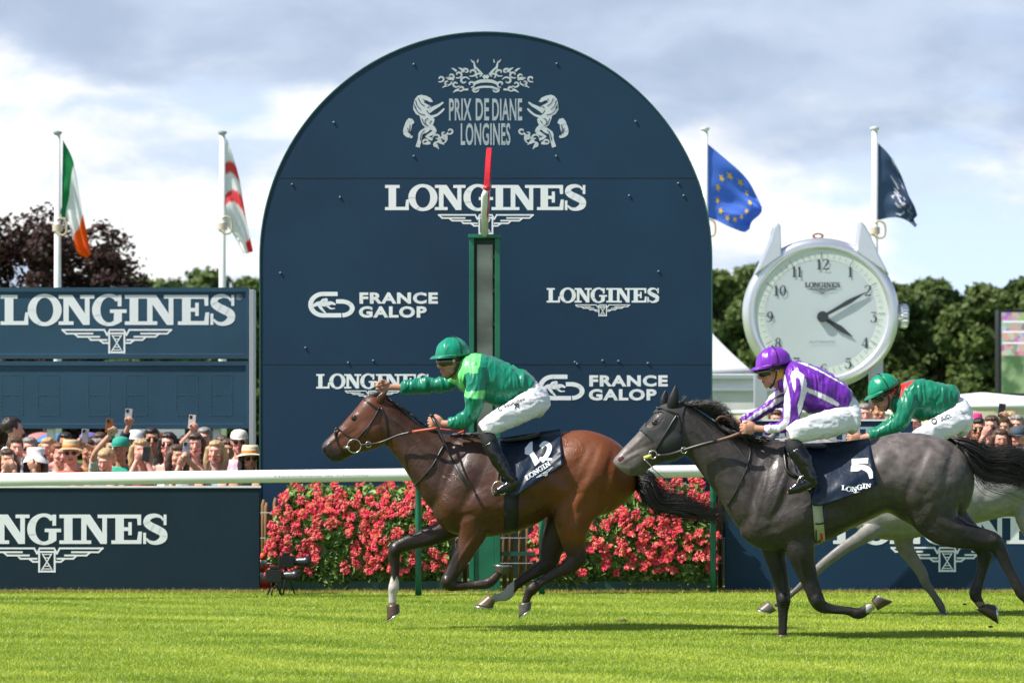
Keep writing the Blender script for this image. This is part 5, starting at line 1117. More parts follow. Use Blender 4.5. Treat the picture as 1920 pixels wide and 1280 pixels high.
Geo().tube([P(*Z2(188, 508), 22.12), P(*Z2(216, 500), 22.09)], .014, 8).build('bit_mouthpiece', mat('yellow rubber bit', (.55, .5, .12), .5), dg.e)
Geo().tube([P(*Z2(186, 512), 22.1), P(*Z2(205, 530), 22.09), P(*Z2(226, 555), 22.09), P(*Z2(222, 562), 22.09)], .004, 6, 3).build('bit_hook', M_bit, dg.e)
dg.strap('rein', [(235,500,-.10),(290,495,-.11),(345,478,-.12),(420,455,-.15),(480,440,-.17)], .014, M_leather)
dg.strap('rein_grip', [(480,440,-.17),(530,425,-.19),(575,408,-.22)], .014, M_brown)
loop(P(*Z2(347, 478), 22.07), .022, .004).build('rein_ring', M_bit, dg.e)
dg.strap('martingale_strap', [(608,455),(612,490),(598,550),(570,610),(545,660),(520,700)], .006, M_leather, .008)
dg.strap('neck_strap', [(475,360,-.10),(490,345,-.11),(515,345,-.11),(535,362,-.11),(545,380,-.1)], .010, M_brown, mirror=False)
hairs('mane', M_hair, dg.e, [[(330,283),(360,290),(385,300)],[(400,312),(430,285),(470,300)],[(440,335),(480,290),(520,330)],[(480,365),(520,330),(560,390)],[(540,398),(560,385),(590,420)]], 900, Z2, 22.2, .0022, 12, .05, -.02, 10, 6, wav=12)
hairs('mane', M_hair, dg.e, [[(480,370),(500,390),(530,410)],[(560,405),(600,420),(640,455)],[(640,435),(670,430),(720,440)]], 420, Z2, 22.2, .004, 9, .05, -.04, 7, 7, wav=5)
hairs('forelock', M_hair, dg.e, [[(330,285),(345,262),(362,250)],[(340,290),(350,275),(360,262)]], 14, Z2, 22.2, .002, 4, .02, 0, 6, 8)
dc = dg.cloth('saddle_cloth', ([(740,446),(850,450),(960,444),(1088,432)], [(795,560),(850,650),(885,700),(1118,618)]), M_cloth, seed=8, wave=.03)
cl2 = lambda x, y, l: oncloth(dg, x, y, l)
n5 = [[(1018,512),(1084,508),(1082,530),(1045,532),(1045,543),(1018,545)], [(1015,540),(1045,538),(1048,560),(1014,562)]] + stroke([(1030,553),(1060,545),(1088,560),(1096,590)], [20,20,22,14], 5)
decal('number', n5, cl2, M_vinyl, dc, sub=8)
t = []
for i, (ch, x) in enumerate(LPOS[:6]):
    for piece in GL[ch][1]: t += [[(977 + (a + x) * 20 * 1.0, 636 + 7 * math.sin(x * 1.1) - b * 19) for a, b in q] for q in piece]
decal('lettering', t, cl2, M_vinyl, dc, sub=10); decal('emblem', xf(emblem(), 9, -9, 1062, 644), cl2, M_vinyl, dc, sub=10)
gi = girth(dg, (880, 690), (893, 852), 20, mat('pale striped girth', (.42, .42, .28), .7))
girth(dg, (872, 690), (876, 850), 3, mat('girth edge', (.02, .04, .12), .6), 'girth_edge'); 
dg.strap('girth_edge', [(908,690),(912,760),(913,835)], .005, mat('girth edge', (.02, .04, .12)), .012); dg.strap('girth_buckle', [(872,772),(890,772),(910,768)], .007, M_leather, .012, k=1); dg.strap('girth_tag', [(896,810),(899,828),(893,845)], .009, M_red, .014, k=1)
Geo().pair([(760,450,770,470,.06),(820,452,825,474,.13),(880,456,885,476,.14),(905,458,910,470,.12)], Z2, 22.2, 4, 20).build('saddle', M_leather, dg.e)
dg.strap('saddle_flap', [(745,470),(752,520),(760,560),(800,585)], .012, M_leather, .01)
hairs('tail', M_hair, dg.e, [[(1405,425),(1480,440),(1560,475),(1640,470),(1720,480),(1850,530)],[(1440,445),(1520,480),(1580,520),(1660,520),(1760,560),(1900,600)],[(1470,475),(1500,530),(1560,590),(1640,600),(1700,620),(1820,660)]], 2400, Z2, 22.2, .0022, 17, .08, 0, 12, 9, wav=14)
hairs('tail', M_hair, dg.e, [[(1405,425),(1490,430),(1580,450),(1660,440),(1740,450),(1880,500)],[(1470,475),(1500,560),(1560,640),(1640,660),(1700,690),(1820,720)]], 320, Z2, 22.2, .0015, 32, .10, 0, 12, 42, wav=22)
hairs('tail', M_hair, dg.e, [[(1440,450),(1490,500),(1510,560),(1515,620)],[(1430,440),(1500,470),(1560,560),(1620,620)]], 260, Z2, 22.2, .0035, 9, .05, 0, 8, 10, wav=6)
# --- the pale grey
D3 = 24.76
def q3(pts): return [(*Z2b(p[0], p[1]), p[2] / 3.69, *p[3:]) for p in pts]
def lg_coat(p):
    u, v = uvof(p); n = nz(p, 5) * 14; d = nz(p, 14) * .5 + .5
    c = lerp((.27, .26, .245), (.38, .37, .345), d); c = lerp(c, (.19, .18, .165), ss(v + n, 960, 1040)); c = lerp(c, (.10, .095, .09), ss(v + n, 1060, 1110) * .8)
    return c
_h = lambda a, b: (tuple(Z2b(*a)), tuple(Z2b(*b)))
def hf(c1, c2, s1, s2, dy, w): return (Z2b(*c1), Z2b(*c2), Z2b(*s1), Z2b(*s2), dy, w)
lg = Horse('pale grey racehorse galloping mostly hidden behind the dark grey one', Z0, D3,
 torso=[(2032,882,2028,930,.05),(2022,858,2015,960,.14),(1990,840,1985,982,.2),(1945,836,1942,984,.255),(1900,838,1898,968,.28,0,.03),(1855,848,1855,975,.28,0,.1),(1800,855,1802,988,.29,0,.14),(1750,853,1752,1000,.29,0,.16),(1700,845,1706,1010,.27,0,.2),(1660,838,1666,1012,.24,0,.22),(1622,842,1626,1004,.2,0,.2),(1592,865,1594,980,.12)],
 neck=[(1660,840,1620,985,.16,0,.2),(1605,832,1575,950,.14,0,.15),(1545,822,1530,915,.12),(1490,818,1490,902,.10),(1450,822,1460,905,.09)],
 head=[(1450,820,1462,900,.082),(1430,822,1452,910,.096),(1408,838,1432,918,.095),(1385,862,1412,924,.072),(1362,888,1394,932,.06),(1350,905,1374,932,.052),(1350,918,1360,928,.03)],
 legs=[q3([(1010,100,75,-.12,.7),(850,215,56,-.14),(680,318,43),(540,425,37),(472,490,34),(400,555,25),(320,632,22),(250,682,25),(215,706,21),(190,716,20)]),
       q3([(1090,180,85,.12,.7),(1090,300,64,.13),(1150,400,48),(1210,490,41),(1238,560,34),(1290,640,27),(1335,708,30),(1352,745,26),(1360,770,26)]),
       [(1975,900,60,-.12,.5),(1950,960,50,-.14,.55),(1960,1010,30),(1990,1045,20),(1995,1085,11),(1990,1120,12),(1975,1135,9)],[(1985,900,55,.12,.6),(1990,970,42,.13),(2015,1010,24),(2040,1040,18),(2070,1075,10),(2090,1100,11),(2105,1115,8)]],
 hoofs=[hf((150,685),(205,752),(70,742),(170,772),-.14,.055),hf((1325,768),(1398,768),(1318,797),(1408,797),.13,.06),((1965,1132),(1985,1140),(1950,1150),(1975,1160),-.14,.055),((2098,1118),(2115,1110),(2112,1140),(2128,1122),.13,.055)],
 lumps=[(1630,985,30,24,-.14,.06,20),(1700,960,40,28,-.2,.07,-25),(1920,880,60,30,-.2,.07,-70),(1870,945,26,20,-.22,.07,60)],
 ears=[[(1440,838,6,-.05,.6),(1444,826,8,-.05),(1452,812,3,-.05)],[(1436,836,6,.05,.6),(1440,824,7,.05),(1447,812,3,.05)]],
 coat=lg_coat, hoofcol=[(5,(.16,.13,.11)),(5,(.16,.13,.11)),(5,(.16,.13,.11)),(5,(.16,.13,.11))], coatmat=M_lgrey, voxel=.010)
lg.cloth('saddle_cloth', ([(1655,838),(1700,836),(1750,842),(1800,846)], [(1670,900),(1700,945),(1740,940),(1810,925)]), M_cloth, 24, 18, seed=5)
lg.eye(1410, 862, .018)
hairs('mane', mat('grey hair', (.25, .24, .23), .5), lg.e, [[(1455,818),(1470,822),(1480,832)],[(1540,820),(1552,826),(1560,836)],[(1640,834),(1650,838),(1655,844)]], 260, Z0, D3, .004, 3, .02, -.01, 6, 11)
hairs('tail', mat('grey hair', (.25, .24, .23)), lg.e, [[(2020,860),(2070,870),(2130,900),(2200,910)],[(2028,890),(2080,900),(2140,930),(2190,950)]], 300, Z0, D3, .0035, 8, .06, 0, 10, 12)
lg.strap('rein', [(1375,925,-.10),(1440,900,-.14),(1520,865,-.18),(1590,832,-.2)], .010, M_brown)
for h, pts in ((lg, [(1425,838),(1412,870),(1392,900)]),): h.strap('bridle_strap', pts, .008, M_leather)
# ---------------------------------------------------------------- people
SKIN = (.56, .28, .19)
def capsule(g, a, b, ra, rb, n=8):
    a, b = Vector(a), Vector(b); d = (b - a); l = d.length or 1e-4; d /= l
    return g.tube([a - d * ra * .8, a - d * ra * .35, a, a.lerp(b, .5), b, b + d * rb * .4, b + d * rb * .85], [ra * .4, ra * .85, ra, (ra + rb) / 2, rb, rb * .85, rb * .4], n)
def hand(g, w, X_, Y_, Z_, curl=70, s=1.0, thumb=1):
    """palm and five fingers; X_ points from the fingers back to the wrist, Z_ out of the back of the hand, Y_ to the thumb side"""
    def T(x, y, z): return w + (X_ * x + Y_ * y + Z_ * z) * s
    M3 = Matrix((X_, Y_, Z_)).transposed()
    g.ell(T(-.045, 0, 0), (.055 * s, .042 * s, .017 * s), M3, 12, 8); g.ell(T(-.072, 0, .001), (.022 * s, .041 * s, .015 * s), M3, 12, 8)
    g.ell(T(-.03, .026, -.008), (.035 * s, .018 * s, .018 * s), M3, 10, 6)
    for y, ln, dc in ((.030, .92, -6), (.0105, 1.02, 0), (-.010, .96, 3), (-.029, .78, 8)):
        p = Vector((-.082 + (.004 if abs(y) > .02 else 0), y, .002)); a = 0; r = .0098
        for k, (l, c) in enumerate(((.044, .80), (.028, 1.15), (.021, .75))):
            a += R((curl + dc) * c); q = p + Vector((-math.cos(a) * l * ln, y * .04, -math.sin(a) * l * ln)); capsule(g, T(*p), T(*q), r * s, r * .9 * s); p = q; r *= .92
    p0, p1, p2, p3 = (-.022, .036, -.006), (-.052, .052, -.020), (-.078, .046, -.034), (-.096, .032, -.040)
    if curl > 60: p2, p3 = (-.080, .038, -.042), (-.088, .012, -.050)
    capsule(g, T(*p0), T(*p1), .0125 * s, .0115 * s); capsule(g, T(*p1), T(*p2), .0110 * s, .0105 * s); capsule(g, T(*p2), T(*p3), .0105 * s, .0085 * s)
def head(g, M, s=1.0):
    """looks along -X, origin between the ears"""
    k = len(g.v)
    g.ell((.012, 0, .045), (.098, .076, .088)); g.ell((-.018, 0, -.005), (.078, .069, .090)); g.ell((-.030, 0, -.060), (.062, .054, .050))
    g.ell((-.066, 0, -.094), (.024, .025, .018)); g.ell((-.085, 0, .040), (.016, .052, .014))
    g.tube([(-.088, 0, .032), (-.100, 0, .008), (-.117, 0, -.016), (-.112, 0, -.026), (-.092, 0, -.030)], [.009, .011, .0145, .014, .010], 10, 2)
    for y in (-1, 1):
        g.ell((-.104, y * .012, -.022), (.012, .008, .008)); g.ell((-.060, y * .046, -.014), (.026, .020, .020)); g.ell((-.030, y * .052, -.062), (.036, .014, .026))
        g.ell((.012, y * .080, .000), (.016, .008, .030), Matrix.Rotation(R(-12), 3, 'Y')); g.ell((.018, y * .084, .014), (.014, .007, .014))
    g.ell((-.091, 0, -.052), (.012, .026, .0065)); g.ell((-.089, 0, -.064), (.012, .022, .0075)); g.ell((-.080, 0, -.076), (.014, .024, .012))
    g.transform(M, k)
def face_col(M, base, beard=None):
    Mi = M.inverted()
    def f(p):
        q = Mi @ Vector(p); n = noise.noise(Vector(p) * 30) * .5 + .5
        c = lerp(base, tuple(x * .82 for x in base), n * .6)
        if q.length < .16:
            if abs(q.z + .058) < .011 and q.x < -.078 and abs(q.y) < .026: c = (.42, .14, .12)
            elif abs(q.z + .0578) < .0022 and q.x < -.07 and abs(q.y) < .028: c = (.12, .03, .03)
            elif q.z < .0 and q.x < -.04: c = lerp(c, (base[0] * 1.05, base[1] * .78, base[2] * .78), .45)
            if beard and q.z < -.035 and q.x < .0 and not (abs(q.z + .058) < .011 and abs(q.y) < .024): c = lerp(c, beard, .45)
        return c
    return f
def Mrot(loc, yaw, pitch, roll=0, s=1.0): return Matrix.Translation(loc) @ Matrix.Rotation(R(yaw), 4, 'Z') @ Matrix.Rotation(R(-pitch), 4, 'Y') @ Matrix.Rotation(R(roll), 4, 'X') @ Matrix.Scale(s, 4)
def satin(nm): return mat(nm, (1, 1, 1), .34, attr=True, sheen=.1, spec=.45, coat=.0, bump=(9, .75, .018), stretch=(1.6, 1, .7))
M_skin = mat('skin', (1, 1, 1), .45, attr=True, sub=.12, spec=.4, bump=(60, .15, .003))
M_breech = mat('white breeches', (.78, .78, .80), .45, noise_=(7, .10), bump=(8, .55, .012), stretch=(1, 1, .7))
M_boot = mat('patent boot', (.005, .005, .006), .20, spec=.5, coat=.25, bump=(13, .5, .015)); M_sock = mat('black knee cloth', (.012, .012, .014), .7)
M_sole = mat('boot sole', (.05, .045, .04), .6)
M_gog = mat('goggle lens', (.010, .010, .013), .06, spec=.9, coat=.6); M_strapb = mat('chin strap', (.01, .01, .01), .5)
def folds(me, amp, fr=9, seed=0, dirs=(1, 1, 1)):
    def f(p, n):
        q = Vector((p.x * dirs[0], p.y * dirs[1], p.z * dirs[2])) * fr + Vector((seed, 0, 0)); a = noise.noise(q + Vector((noise.noise(q * .6) * 1.5, 0, 0))); return amp * ((1 - abs(a) * 2.6) * .8 + .5 * noise.noise(q * 2.3))
    displace(me, f)
def cap_goggles(e, M, cc, capcol, peakcol, gcol, seed=0, dots=False, hood=None):
    M0 = M; M = M @ Matrix.Translation((.004, 0, .027)) @ Matrix.Scale(1.0, 4)
    def T(p): return M @ Vector(p)
    def T0(p): return M0 @ Vector(p)
    # dome with a gathered silk cover
    g = Geo(); rings = []; n = 48
    for i in range(15):
        ph = R(2 + 90 * i / 14); ring = []
        for j in range(n):
            t = 2 * math.pi * j / n; fold = 1 + .034 * math.sqrt(abs(math.sin(4.5 * t + seed))) * math.sin(ph) ** .7 - .026 + .055 * noise.noise(Vector((math.cos(t) * 2.6, math.sin(t) * 2.6, ph * 1.2 + seed))) + .045 * noise.noise(Vector((math.cos(t) * 7, math.sin(t) * 7, ph * 2.2 + seed)))
            z = .130 * math.cos(ph); rr = math.sin(ph)
            ring.append(T(((.010 + .137 * rr * fold * math.cos(t)), .112 * rr * fold * math.sin(t), .032 + z * fold)))
        rings.append(ring)
    rings.append([T((.008 + .128 * math.cos(t), .104 * math.sin(t), .020)) for t in [2 * math.pi * j / n for j in range(n)]])
    g.rings(rings, caps=True); o = g.build('helmet', satin('silk cap'), e); setcol(o.data, np.array([cc(v.co) for v in o.data.vertices]))
    # peak
    g = Geo(); top = []; bot = []
    m = 22
    for i in range(m + 1):
        a = R(180 - 72 + 144 * i / m); ri = (.138 * math.cos(a) + .010, .112 * math.sin(a)); ln = .054 * math.cos((i / m - .5) * math.pi) ** .8 if 0 < i < m else 0.002
        top.append([T((ri[0] - 0, ri[1] * .99, .036)), T((ri[0] - ln * .6, ri[1] * (1 + .1), .028)), T((ri[0] - ln, ri[1] * (1.05), .014))]); bot.append([q - (M.to_3x3() @ Vector((0, 0, .005))) for q in top[-1]])
    for i in range(m):
        for k in range(2):
            g.add([top[i][k], top[i + 1][k], top[i + 1][k + 1], top[i][k + 1]], [(0, 1, 2, 3)]); g.add([bot[i][k], bot[i + 1][k], bot[i + 1][k + 1], bot[i][k + 1]], [(3, 2, 1, 0)])
        g.add([top[i][2], top[i + 1][2], bot[i + 1][2], bot[i][2]], [(0, 1, 2, 3)])
    g.build('peak', mat('cap peak %.2f' % peakcol[1], peakcol, .35, sheen=.2), e)
    # inner helmet shell under the silk
    g = Geo().rings([[T((.006 + a_ * math.cos(t), b_ * math.sin(t), z)) for t in [2 * math.pi * j / 36 for j in range(36)]] for a_, b_, z in ((.128, .104, .028), (.122, .098, .004), (.105, .086, .002))], caps=False); g.build('helmet_shell', M_strapb, e)
    # goggles
    g = Geo(); rows = []
    for i in range(25):
        a = R(180 - 74 + 148 * i / 24); sh = 1 - .16 * math.exp(-((i - 12) / 3.0) ** 2); hh = .038 * (1 - .25 * abs(i - 12) / 12) * (1 - .35 * math.exp(-((i - 12) / 1.6) ** 2))
        rows.append([T0((-.012 + (.098 + b) * math.cos(a), (.080 + b * .6) * math.sin(a), .010 + z * hh)) for z, b in ((1, -.004), (.7, .010), (0, .016), (-.7, .010), (-1, -.004))])
    v = [p for r_ in rows for p in r_]; f = [(i * 5 + k, (i + 1) * 5 + k, (i + 1) * 5 + k + 1, i * 5 + k + 1) for i in range(24) for k in range(4)]
    g.add(v, f).build('goggles', M_gog, e)
    if dots: Geo().tube([T0((-.040, -.090, .014)),  T0((-.043, -.098, .014))], .011, 16).build('goggle_badge', mat('badge', (.6, .5, .25), .4), e, smooth=False)
    g = Geo()
    for y in (-1, 1): g.tube([T0((-.035, y * .086, .012)),  T0((.02, y * .092, .018)),  T0((.07, y * .085, .022))], .008, 6, 2)
    g.tube([T0((.004, -.102, .014)),  T0((-.004, -.092, -.03)),  T0((-.022, -.072, -.075)),  T0((-.040, -.03, -.108)),  T0((-.046, 0, -.116)),  T0((-.040, .03, -.108)),  T0((-.022, .072, -.075)),  T0((-.004, .092, -.03)),  T0((.004, .102, .014))], .0065, 6, 3)
    g.build('chin_strap', M_strapb, e)
    # elastic over the cap
    pts = [T((.0 + .02, -.114 * math.cos(a) * 1.005, .034 + .134 * math.sin(a))) for a in [R(180 * i / 20) for i in range(21)]]
    Geo().tube(pts, .0045, 6).build('cap_elastic', M_strapb, e)
    if hood:
        g = Geo().ell((.028, 0, -.012), (.086, .080, .075)); g.ell((.02, 0, -.055), (.062, .066, .040)); g.transform(M0); g.build('under_hood', mat('yellow hood', hood, .7, bump=(30, .2, .004)), e)
def jockey(label, Z, D, torso, arms, bare, hands, pelvis, thighs, boots, feet, Mh, neck, colf, capf, capcol, cuff=None, hoodc=None, vox=.006, beard=None, dots=False, seed=0, extra=None):
    root = P(*Z(*pelvis[1][:2]), D); e = empty('person', root, label, 'jockey'); e.location.z = max(0, root.z - .6)
    g = Geo(); sh = lambda rows, k: [(r[0], r[1], r[2] * k, *r[3:]) for r in rows]
    tor = []
    for r in torso:
        a = [r[0] * .88 + r[2] * .12, r[1] * .88 + r[3] * .12, r[2] * .88 + r[0] * .12, r[3] * .88 + r[1] * .12, r[4] * .82]; tor.append(tuple(a) + tuple(r[5:]))
    g.pair(tor, Z, D, 3, 20); pel = [((r[0] * .92 + r[2] * .08), (r[1] * .92 + r[3] * .08), (r[2] * .92 + r[0] * .08), (r[3] * .92 + r[1] * .08), r[4] * .88) for r in pelvis]; g.pair(pel, Z, D, 3, 20)
    for a in arms: g.limb(sh(a, .62), Z, D, 3, 12)
    for a in thighs: g.limb(sh(a, .86), Z, D, 3, 12)
    for a in boots: g.limb(sh(a, .8), Z, D, 3, 12)
    for a in feet: g.limb(sh(a, .75), Z, D, 3, 10)
    for a in bare: g.limb(a, Z, D, 3, 12, ratio=.8)
    for h in hands: hand(g, *h)
    g.tube([Mh @ Vector((.012, 0, -.02)), Mh @ Vector((.022, 0, -.08)), P(*Z(*neck[:2]), D)], [.056, .055, .062], 14, 3)
    head(g, Mh)
    me = remesh(g, .0046, 2, .4); fc = face_col(Mh, SKIN, beard); meobj('body', me, M_skin, e, fc)
    # silks
    g = Geo(); g.pair(torso, Z, D, 4, 30, e=2.2)
    for a in arms: g.limb(a, Z, D, 4, 18)
    c_ = Mh @ Vector((.024, 0, -.095)); c2 = P(*Z(*neck[:2]), D); g.tube([c_, c_.lerp(c2, .5), c2], [.060, .068, .085], 16, 2)
    me = remesh(g, vox, 4, .5); folds(me, .013, 6.5, seed, (1.5, .7, .55)); folds(me, .006, 15, seed + 5, (1.5, .6, .5))
    meobj('silks_jacket', me, satin('racing silk'), e, colf)
    # breeches
    g = Geo(); g.pair(pelvis, Z, D, 4, 26)
    for a in thighs: g.limb(a, Z, D, 4, 20)
    me = remesh(g, .0075, 4, .5); folds(me, .007, 9, seed + 9, (.6, 1, 1.4)); folds(me, .003, 22, seed + 2, (.6, 1, 1.4)); o = meobj('breeches', me, M_breech, e)
    tr = bvh(me)
    if extra: extra(e, o, tr)
    for a, ft in zip(boots, feet):
        mid = tuple(x * .55 + y * .45 for x, y in zip(a[1], a[2])); up = (mid[0], mid[1], mid[2] * 1.07, *mid[3:])
        g = Geo(); g.limb([up] + [(q[0], q[1], q[2] * 1.03, *q[3:]) for q in a[2:]], Z, D, 4, 18); g.limb(ft, Z, D, 4, 16, ratio=.7); me = remesh(g, .0065, 4, .5); folds(me, .003, 14, seed + 3); b = meobj('boot', me, M_boot, e)
        Geo().limb([(q[0], q[1], q[2] * (.98 if i else .85), *q[3:]) for i, q in enumerate((a[0], a[1], mid))], Z, D, 4, 18).build('knee_cloth', M_sock, b)
    for w in (cuff or ()):
        Geo().limb(w, Z, D, 3, 18).build('cuff', M_strapb, e)
    cap_goggles(e, Mh, capf, None, capcol, None, seed, dots, hoodc)
    return e
def stirrup(h, Z, D, x, y, dy, top, label):
    p = P(*Z(x, y), D + dy)
    for sgn in (1, -1):
        q = Vector((p.x, D + dy * sgn, p.z)); g = Geo(); rings = []
        for j in range(25):
            a = 2 * math.pi * j / 24; d = Vector((math.cos(a) * .052, math.cos(a) * .0 * sgn, max(-.035, math.sin(a) * .065))); rings.append([q + d + Vector((math.cos(b) * .006 * math.cos(a), math.sin(b) * .016, math.cos(b) * .006 * math.sin(a))) for b in [2 * math.pi * k / 6 for k in range(6)]])
        g.rings(rings, caps=False).build('stirrup_iron', M_bit, h.e)
        t = P(*Z(*top), D + dy * .85); Geo().tube([Vector((t.x, D + dy * .85 * sgn, t.z)), q + Vector((0, 0, .065))], .009, 6).build('stirrup_leather', M_leather, h.e)
V = Vector
# --- green jockey on the bay
D1 = 23.0
def z3(p): u, v = uvof(p); return (u - 680) * 3.765, (v - 610) * 3.765
LIME = (.15, .68, .19); GRN = (.0, .185, .105)
YOKE = [(690,190),(838,200),(832,250),(820,300),(812,335),(790,340),(745,330),(722,345),(705,400),(735,470),(868,455),(862,515),(800,518),(722,508),(700,450),(664,425),(600,392),(590,372),(640,360),(660,300)]
def bj_col(p): return LIME if inpoly(*z3(p), YOKE) and p[1] < D1 + .14 else GRN
MhA = Mrot(P(*Z3(628, 262), D1 - .03), 34, 4, 0, 1.04)
near = V((1, 0, 0)), V((0, 0, 1)), V((0, -1, 0))
def an(deg, X_=V((1, 0, 0))): m = Matrix.Rotation(R(deg), 3, 'Y'); return m
def hfr(deg, yawd=0, flip=1):
    m = Matrix.Rotation(R(yawd), 3, 'Z') @ Matrix.Rotation(R(deg), 3, 'Y'); return m @ V((1, 0, 0)), m @ V((0, 0, 1)), m @ V((0, -flip, 0))
def legtext(tx, x0, y0, sx, sy, rot, Z, D, nm='lettering'):
    def ex(e, o, tr):
        for t_, x_, y_, a_, b_, r_ in tx:
            sh = xf(font_shapes(t_, .03), a_, -b_, 0, 0) if isinstance(t_, str) else xf(t_, a_, -b_, 0, 0)
            c, s = math.cos(R(r_)), math.sin(R(r_)); sh = [[(x_ + x * c - y * s, y_ + x * s + y * c) for x, y in q] for q in sh]
            decal(nm, sh, lambda x, y, l: cast(tr, *Z(x, y), .004 + l, D), mat('printed black', (.015, .015, .02), .6), o, sub=14)
    return ex
jockey('jockey in green and lime silks punching the air on the leading bay horse', Z3, D1,
 [(1214,384,1150,500,.14),(1160,338,1060,545,.16),(1075,296,985,562,.175),(975,250,905,556,.185),(880,216,820,522,.19),(800,202,735,474,.19),(738,212,676,430,.165),(700,240,655,395,.10)],
 [[(800,300,72,-.15),(792,400,68,-.20),(785,500,62,-.22),(778,580,58,-.22),(748,640,55,-.21),(690,678,48,-.19),(616,692,34,-.17)], [(700,350,70,.14),(640,392,52,.18),(560,412,50,.2),(470,420,52,.21),(390,428,48,.21),(320,434,44,.21),(274,440,32,.21)]],
 [[(660,688,26,-.19),(600,692,24,-.18),(556,690,23,-.17)], [(330,436,26,.21),(240,436,23,.21),(185,434,22,.21)]],
 [(P(*Z3(565, 688), D1 - .17), *hfr(4, 10), 74, 1.05), (P(*Z3(190, 432), D1 + .21), *hfr(-4, 0, -1), 82, 1.05)],
 [(1200,376,1110,530,.14),(1268,430,1150,590,.165),(1312,490,1190,640,.165),(1326,560,1250,650,.12)],
 [[(1225,530,98,-.09),(1150,575,94,-.15),(1060,625,86,-.20),(970,668,78,-.25),(895,712,68,-.285),(848,742,54,-.30)], [(1225,530,98,.09),(1150,575,94,.15),(1060,625,86,.20),(970,668,78,.25),(895,712,68,.285),(848,742,54,.30)]],
 [[(862,742,54,-.30),(888,800,57,-.31),(915,860,57,-.32),(950,930,54,-.33),(985,990,48,-.335),(1020,1050,42,-.34),(1062,1095,38,-.34)], [(862,742,54,.30),(888,800,57,.31),(915,860,57,.32),(950,930,54,.33),(985,990,48,.335),(1020,1050,42,.34),(1062,1095,38,.34)]],
 [[(1090,1090,34,-.34),(1070,1112,40,-.34),(1020,1142,38,-.345),(965,1170,30,-.35),(925,1190,17,-.35)], [(1090,1090,34,.34),(1070,1112,40,.34),(1020,1142,38,.345),(965,1170,30,.35),(925,1190,17,.35)]],
 MhA, (740, 318), bj_col, lambda p: (.0, .24, .14), (.0, .19, .11), dots=True, seed=1, beard=(.16, .10, .08),
 extra=legtext([('Soumillon', 1000, 580, 26, 24, -20), ('C', 960, 606, 30, 30, -20), (stroke([(0, 0), (.4, .5), (1, 1)], .2) + stroke([(0, 1), (.5, .4), (1, 0)], .2) + arcring(.5, .5, (.6, .5), (.42, .34), -60, 120, 10), 1075, 585, 30, 34, -10)], 0, 0, 0, 0, 0, Z3, D1))
stirrup(bay, Z3, D1, 960, 1158, -.35, (985, 880), '')
w = empty('riding_whip', P(*Z3(560, 700), D1 - .2), 'long black riding whip with a flat end held by the green and lime jockey', 'whip')
Geo().tube([P(*Z3(488, 640), D1 - .20), P(*Z3(520, 700), D1 - .22), P(*Z3(560, 790), D1 - .27), P(*Z3(650, 980), D1 - .33)], [.012, .011, .010, .007], 8).build('shaft', M_leather, w)
Geo().tube([P(*Z3(650, 980), D1 - .33), P(*Z3(690, 1050), D1 - .345), P(*Z3(740, 1135), D1 - .36)], [.011, .014, .012], 8).build('padded_end', mat('whip pad', (.05, .055, .06), .4), w)
Geo().ell(P(*Z3(486, 636), D1 - .2), (.020, .018, .014)).build('knob', M_leather, w)
# --- purple jockey on the dark grey
D2 = 22.2
def z4(p): u, v = uvof(p); return (u - 1360) * 4, (v - 630) * 4
PUR = (.150, .018, .36); WHT = (.78, .77, .80)
PS = [[(425,285),(448,290),(470,380),(486,470),(488,560),(480,640),(455,690),(400,722),(320,730),(290,700),(296,668),(400,664),(436,630),(440,540),(434,440),(440,400)],
      [(488,300),(500,262),(545,258),(590,290),(612,350),(608,384),(700,418),(790,460),(855,505),(846,528),(760,488),(690,452),(612,416),(600,450),(570,560),(550,600),(540,520),(555,470),(570,400),(560,330),(540,300),(520,330),(530,380),(520,420),(505,380)],
      [(700,248),(600,200),(540,195),(700,262),(850,345),(900,372),(860,338)]]
PF = [[(372,470),(436,452),(440,480),(300,562),(180,642),(130,668),(120,640),(150,628),(250,560),(330,520)], [(380,410),(420,395),(436,425),(330,480),(200,560),(130,600),(118,590),(240,510)]]
def pj_col(p):
    x, y = z4(p)
    if p[1] > D2 + .08 and x < 445: return WHT if any(inpoly(x, y, q) for q in PF) else PUR
    return WHT if any(inpoly(x, y, q) for q in PS) else PUR
MhB = Mrot(P(*Z4(362, 268), D2), 6, 10)
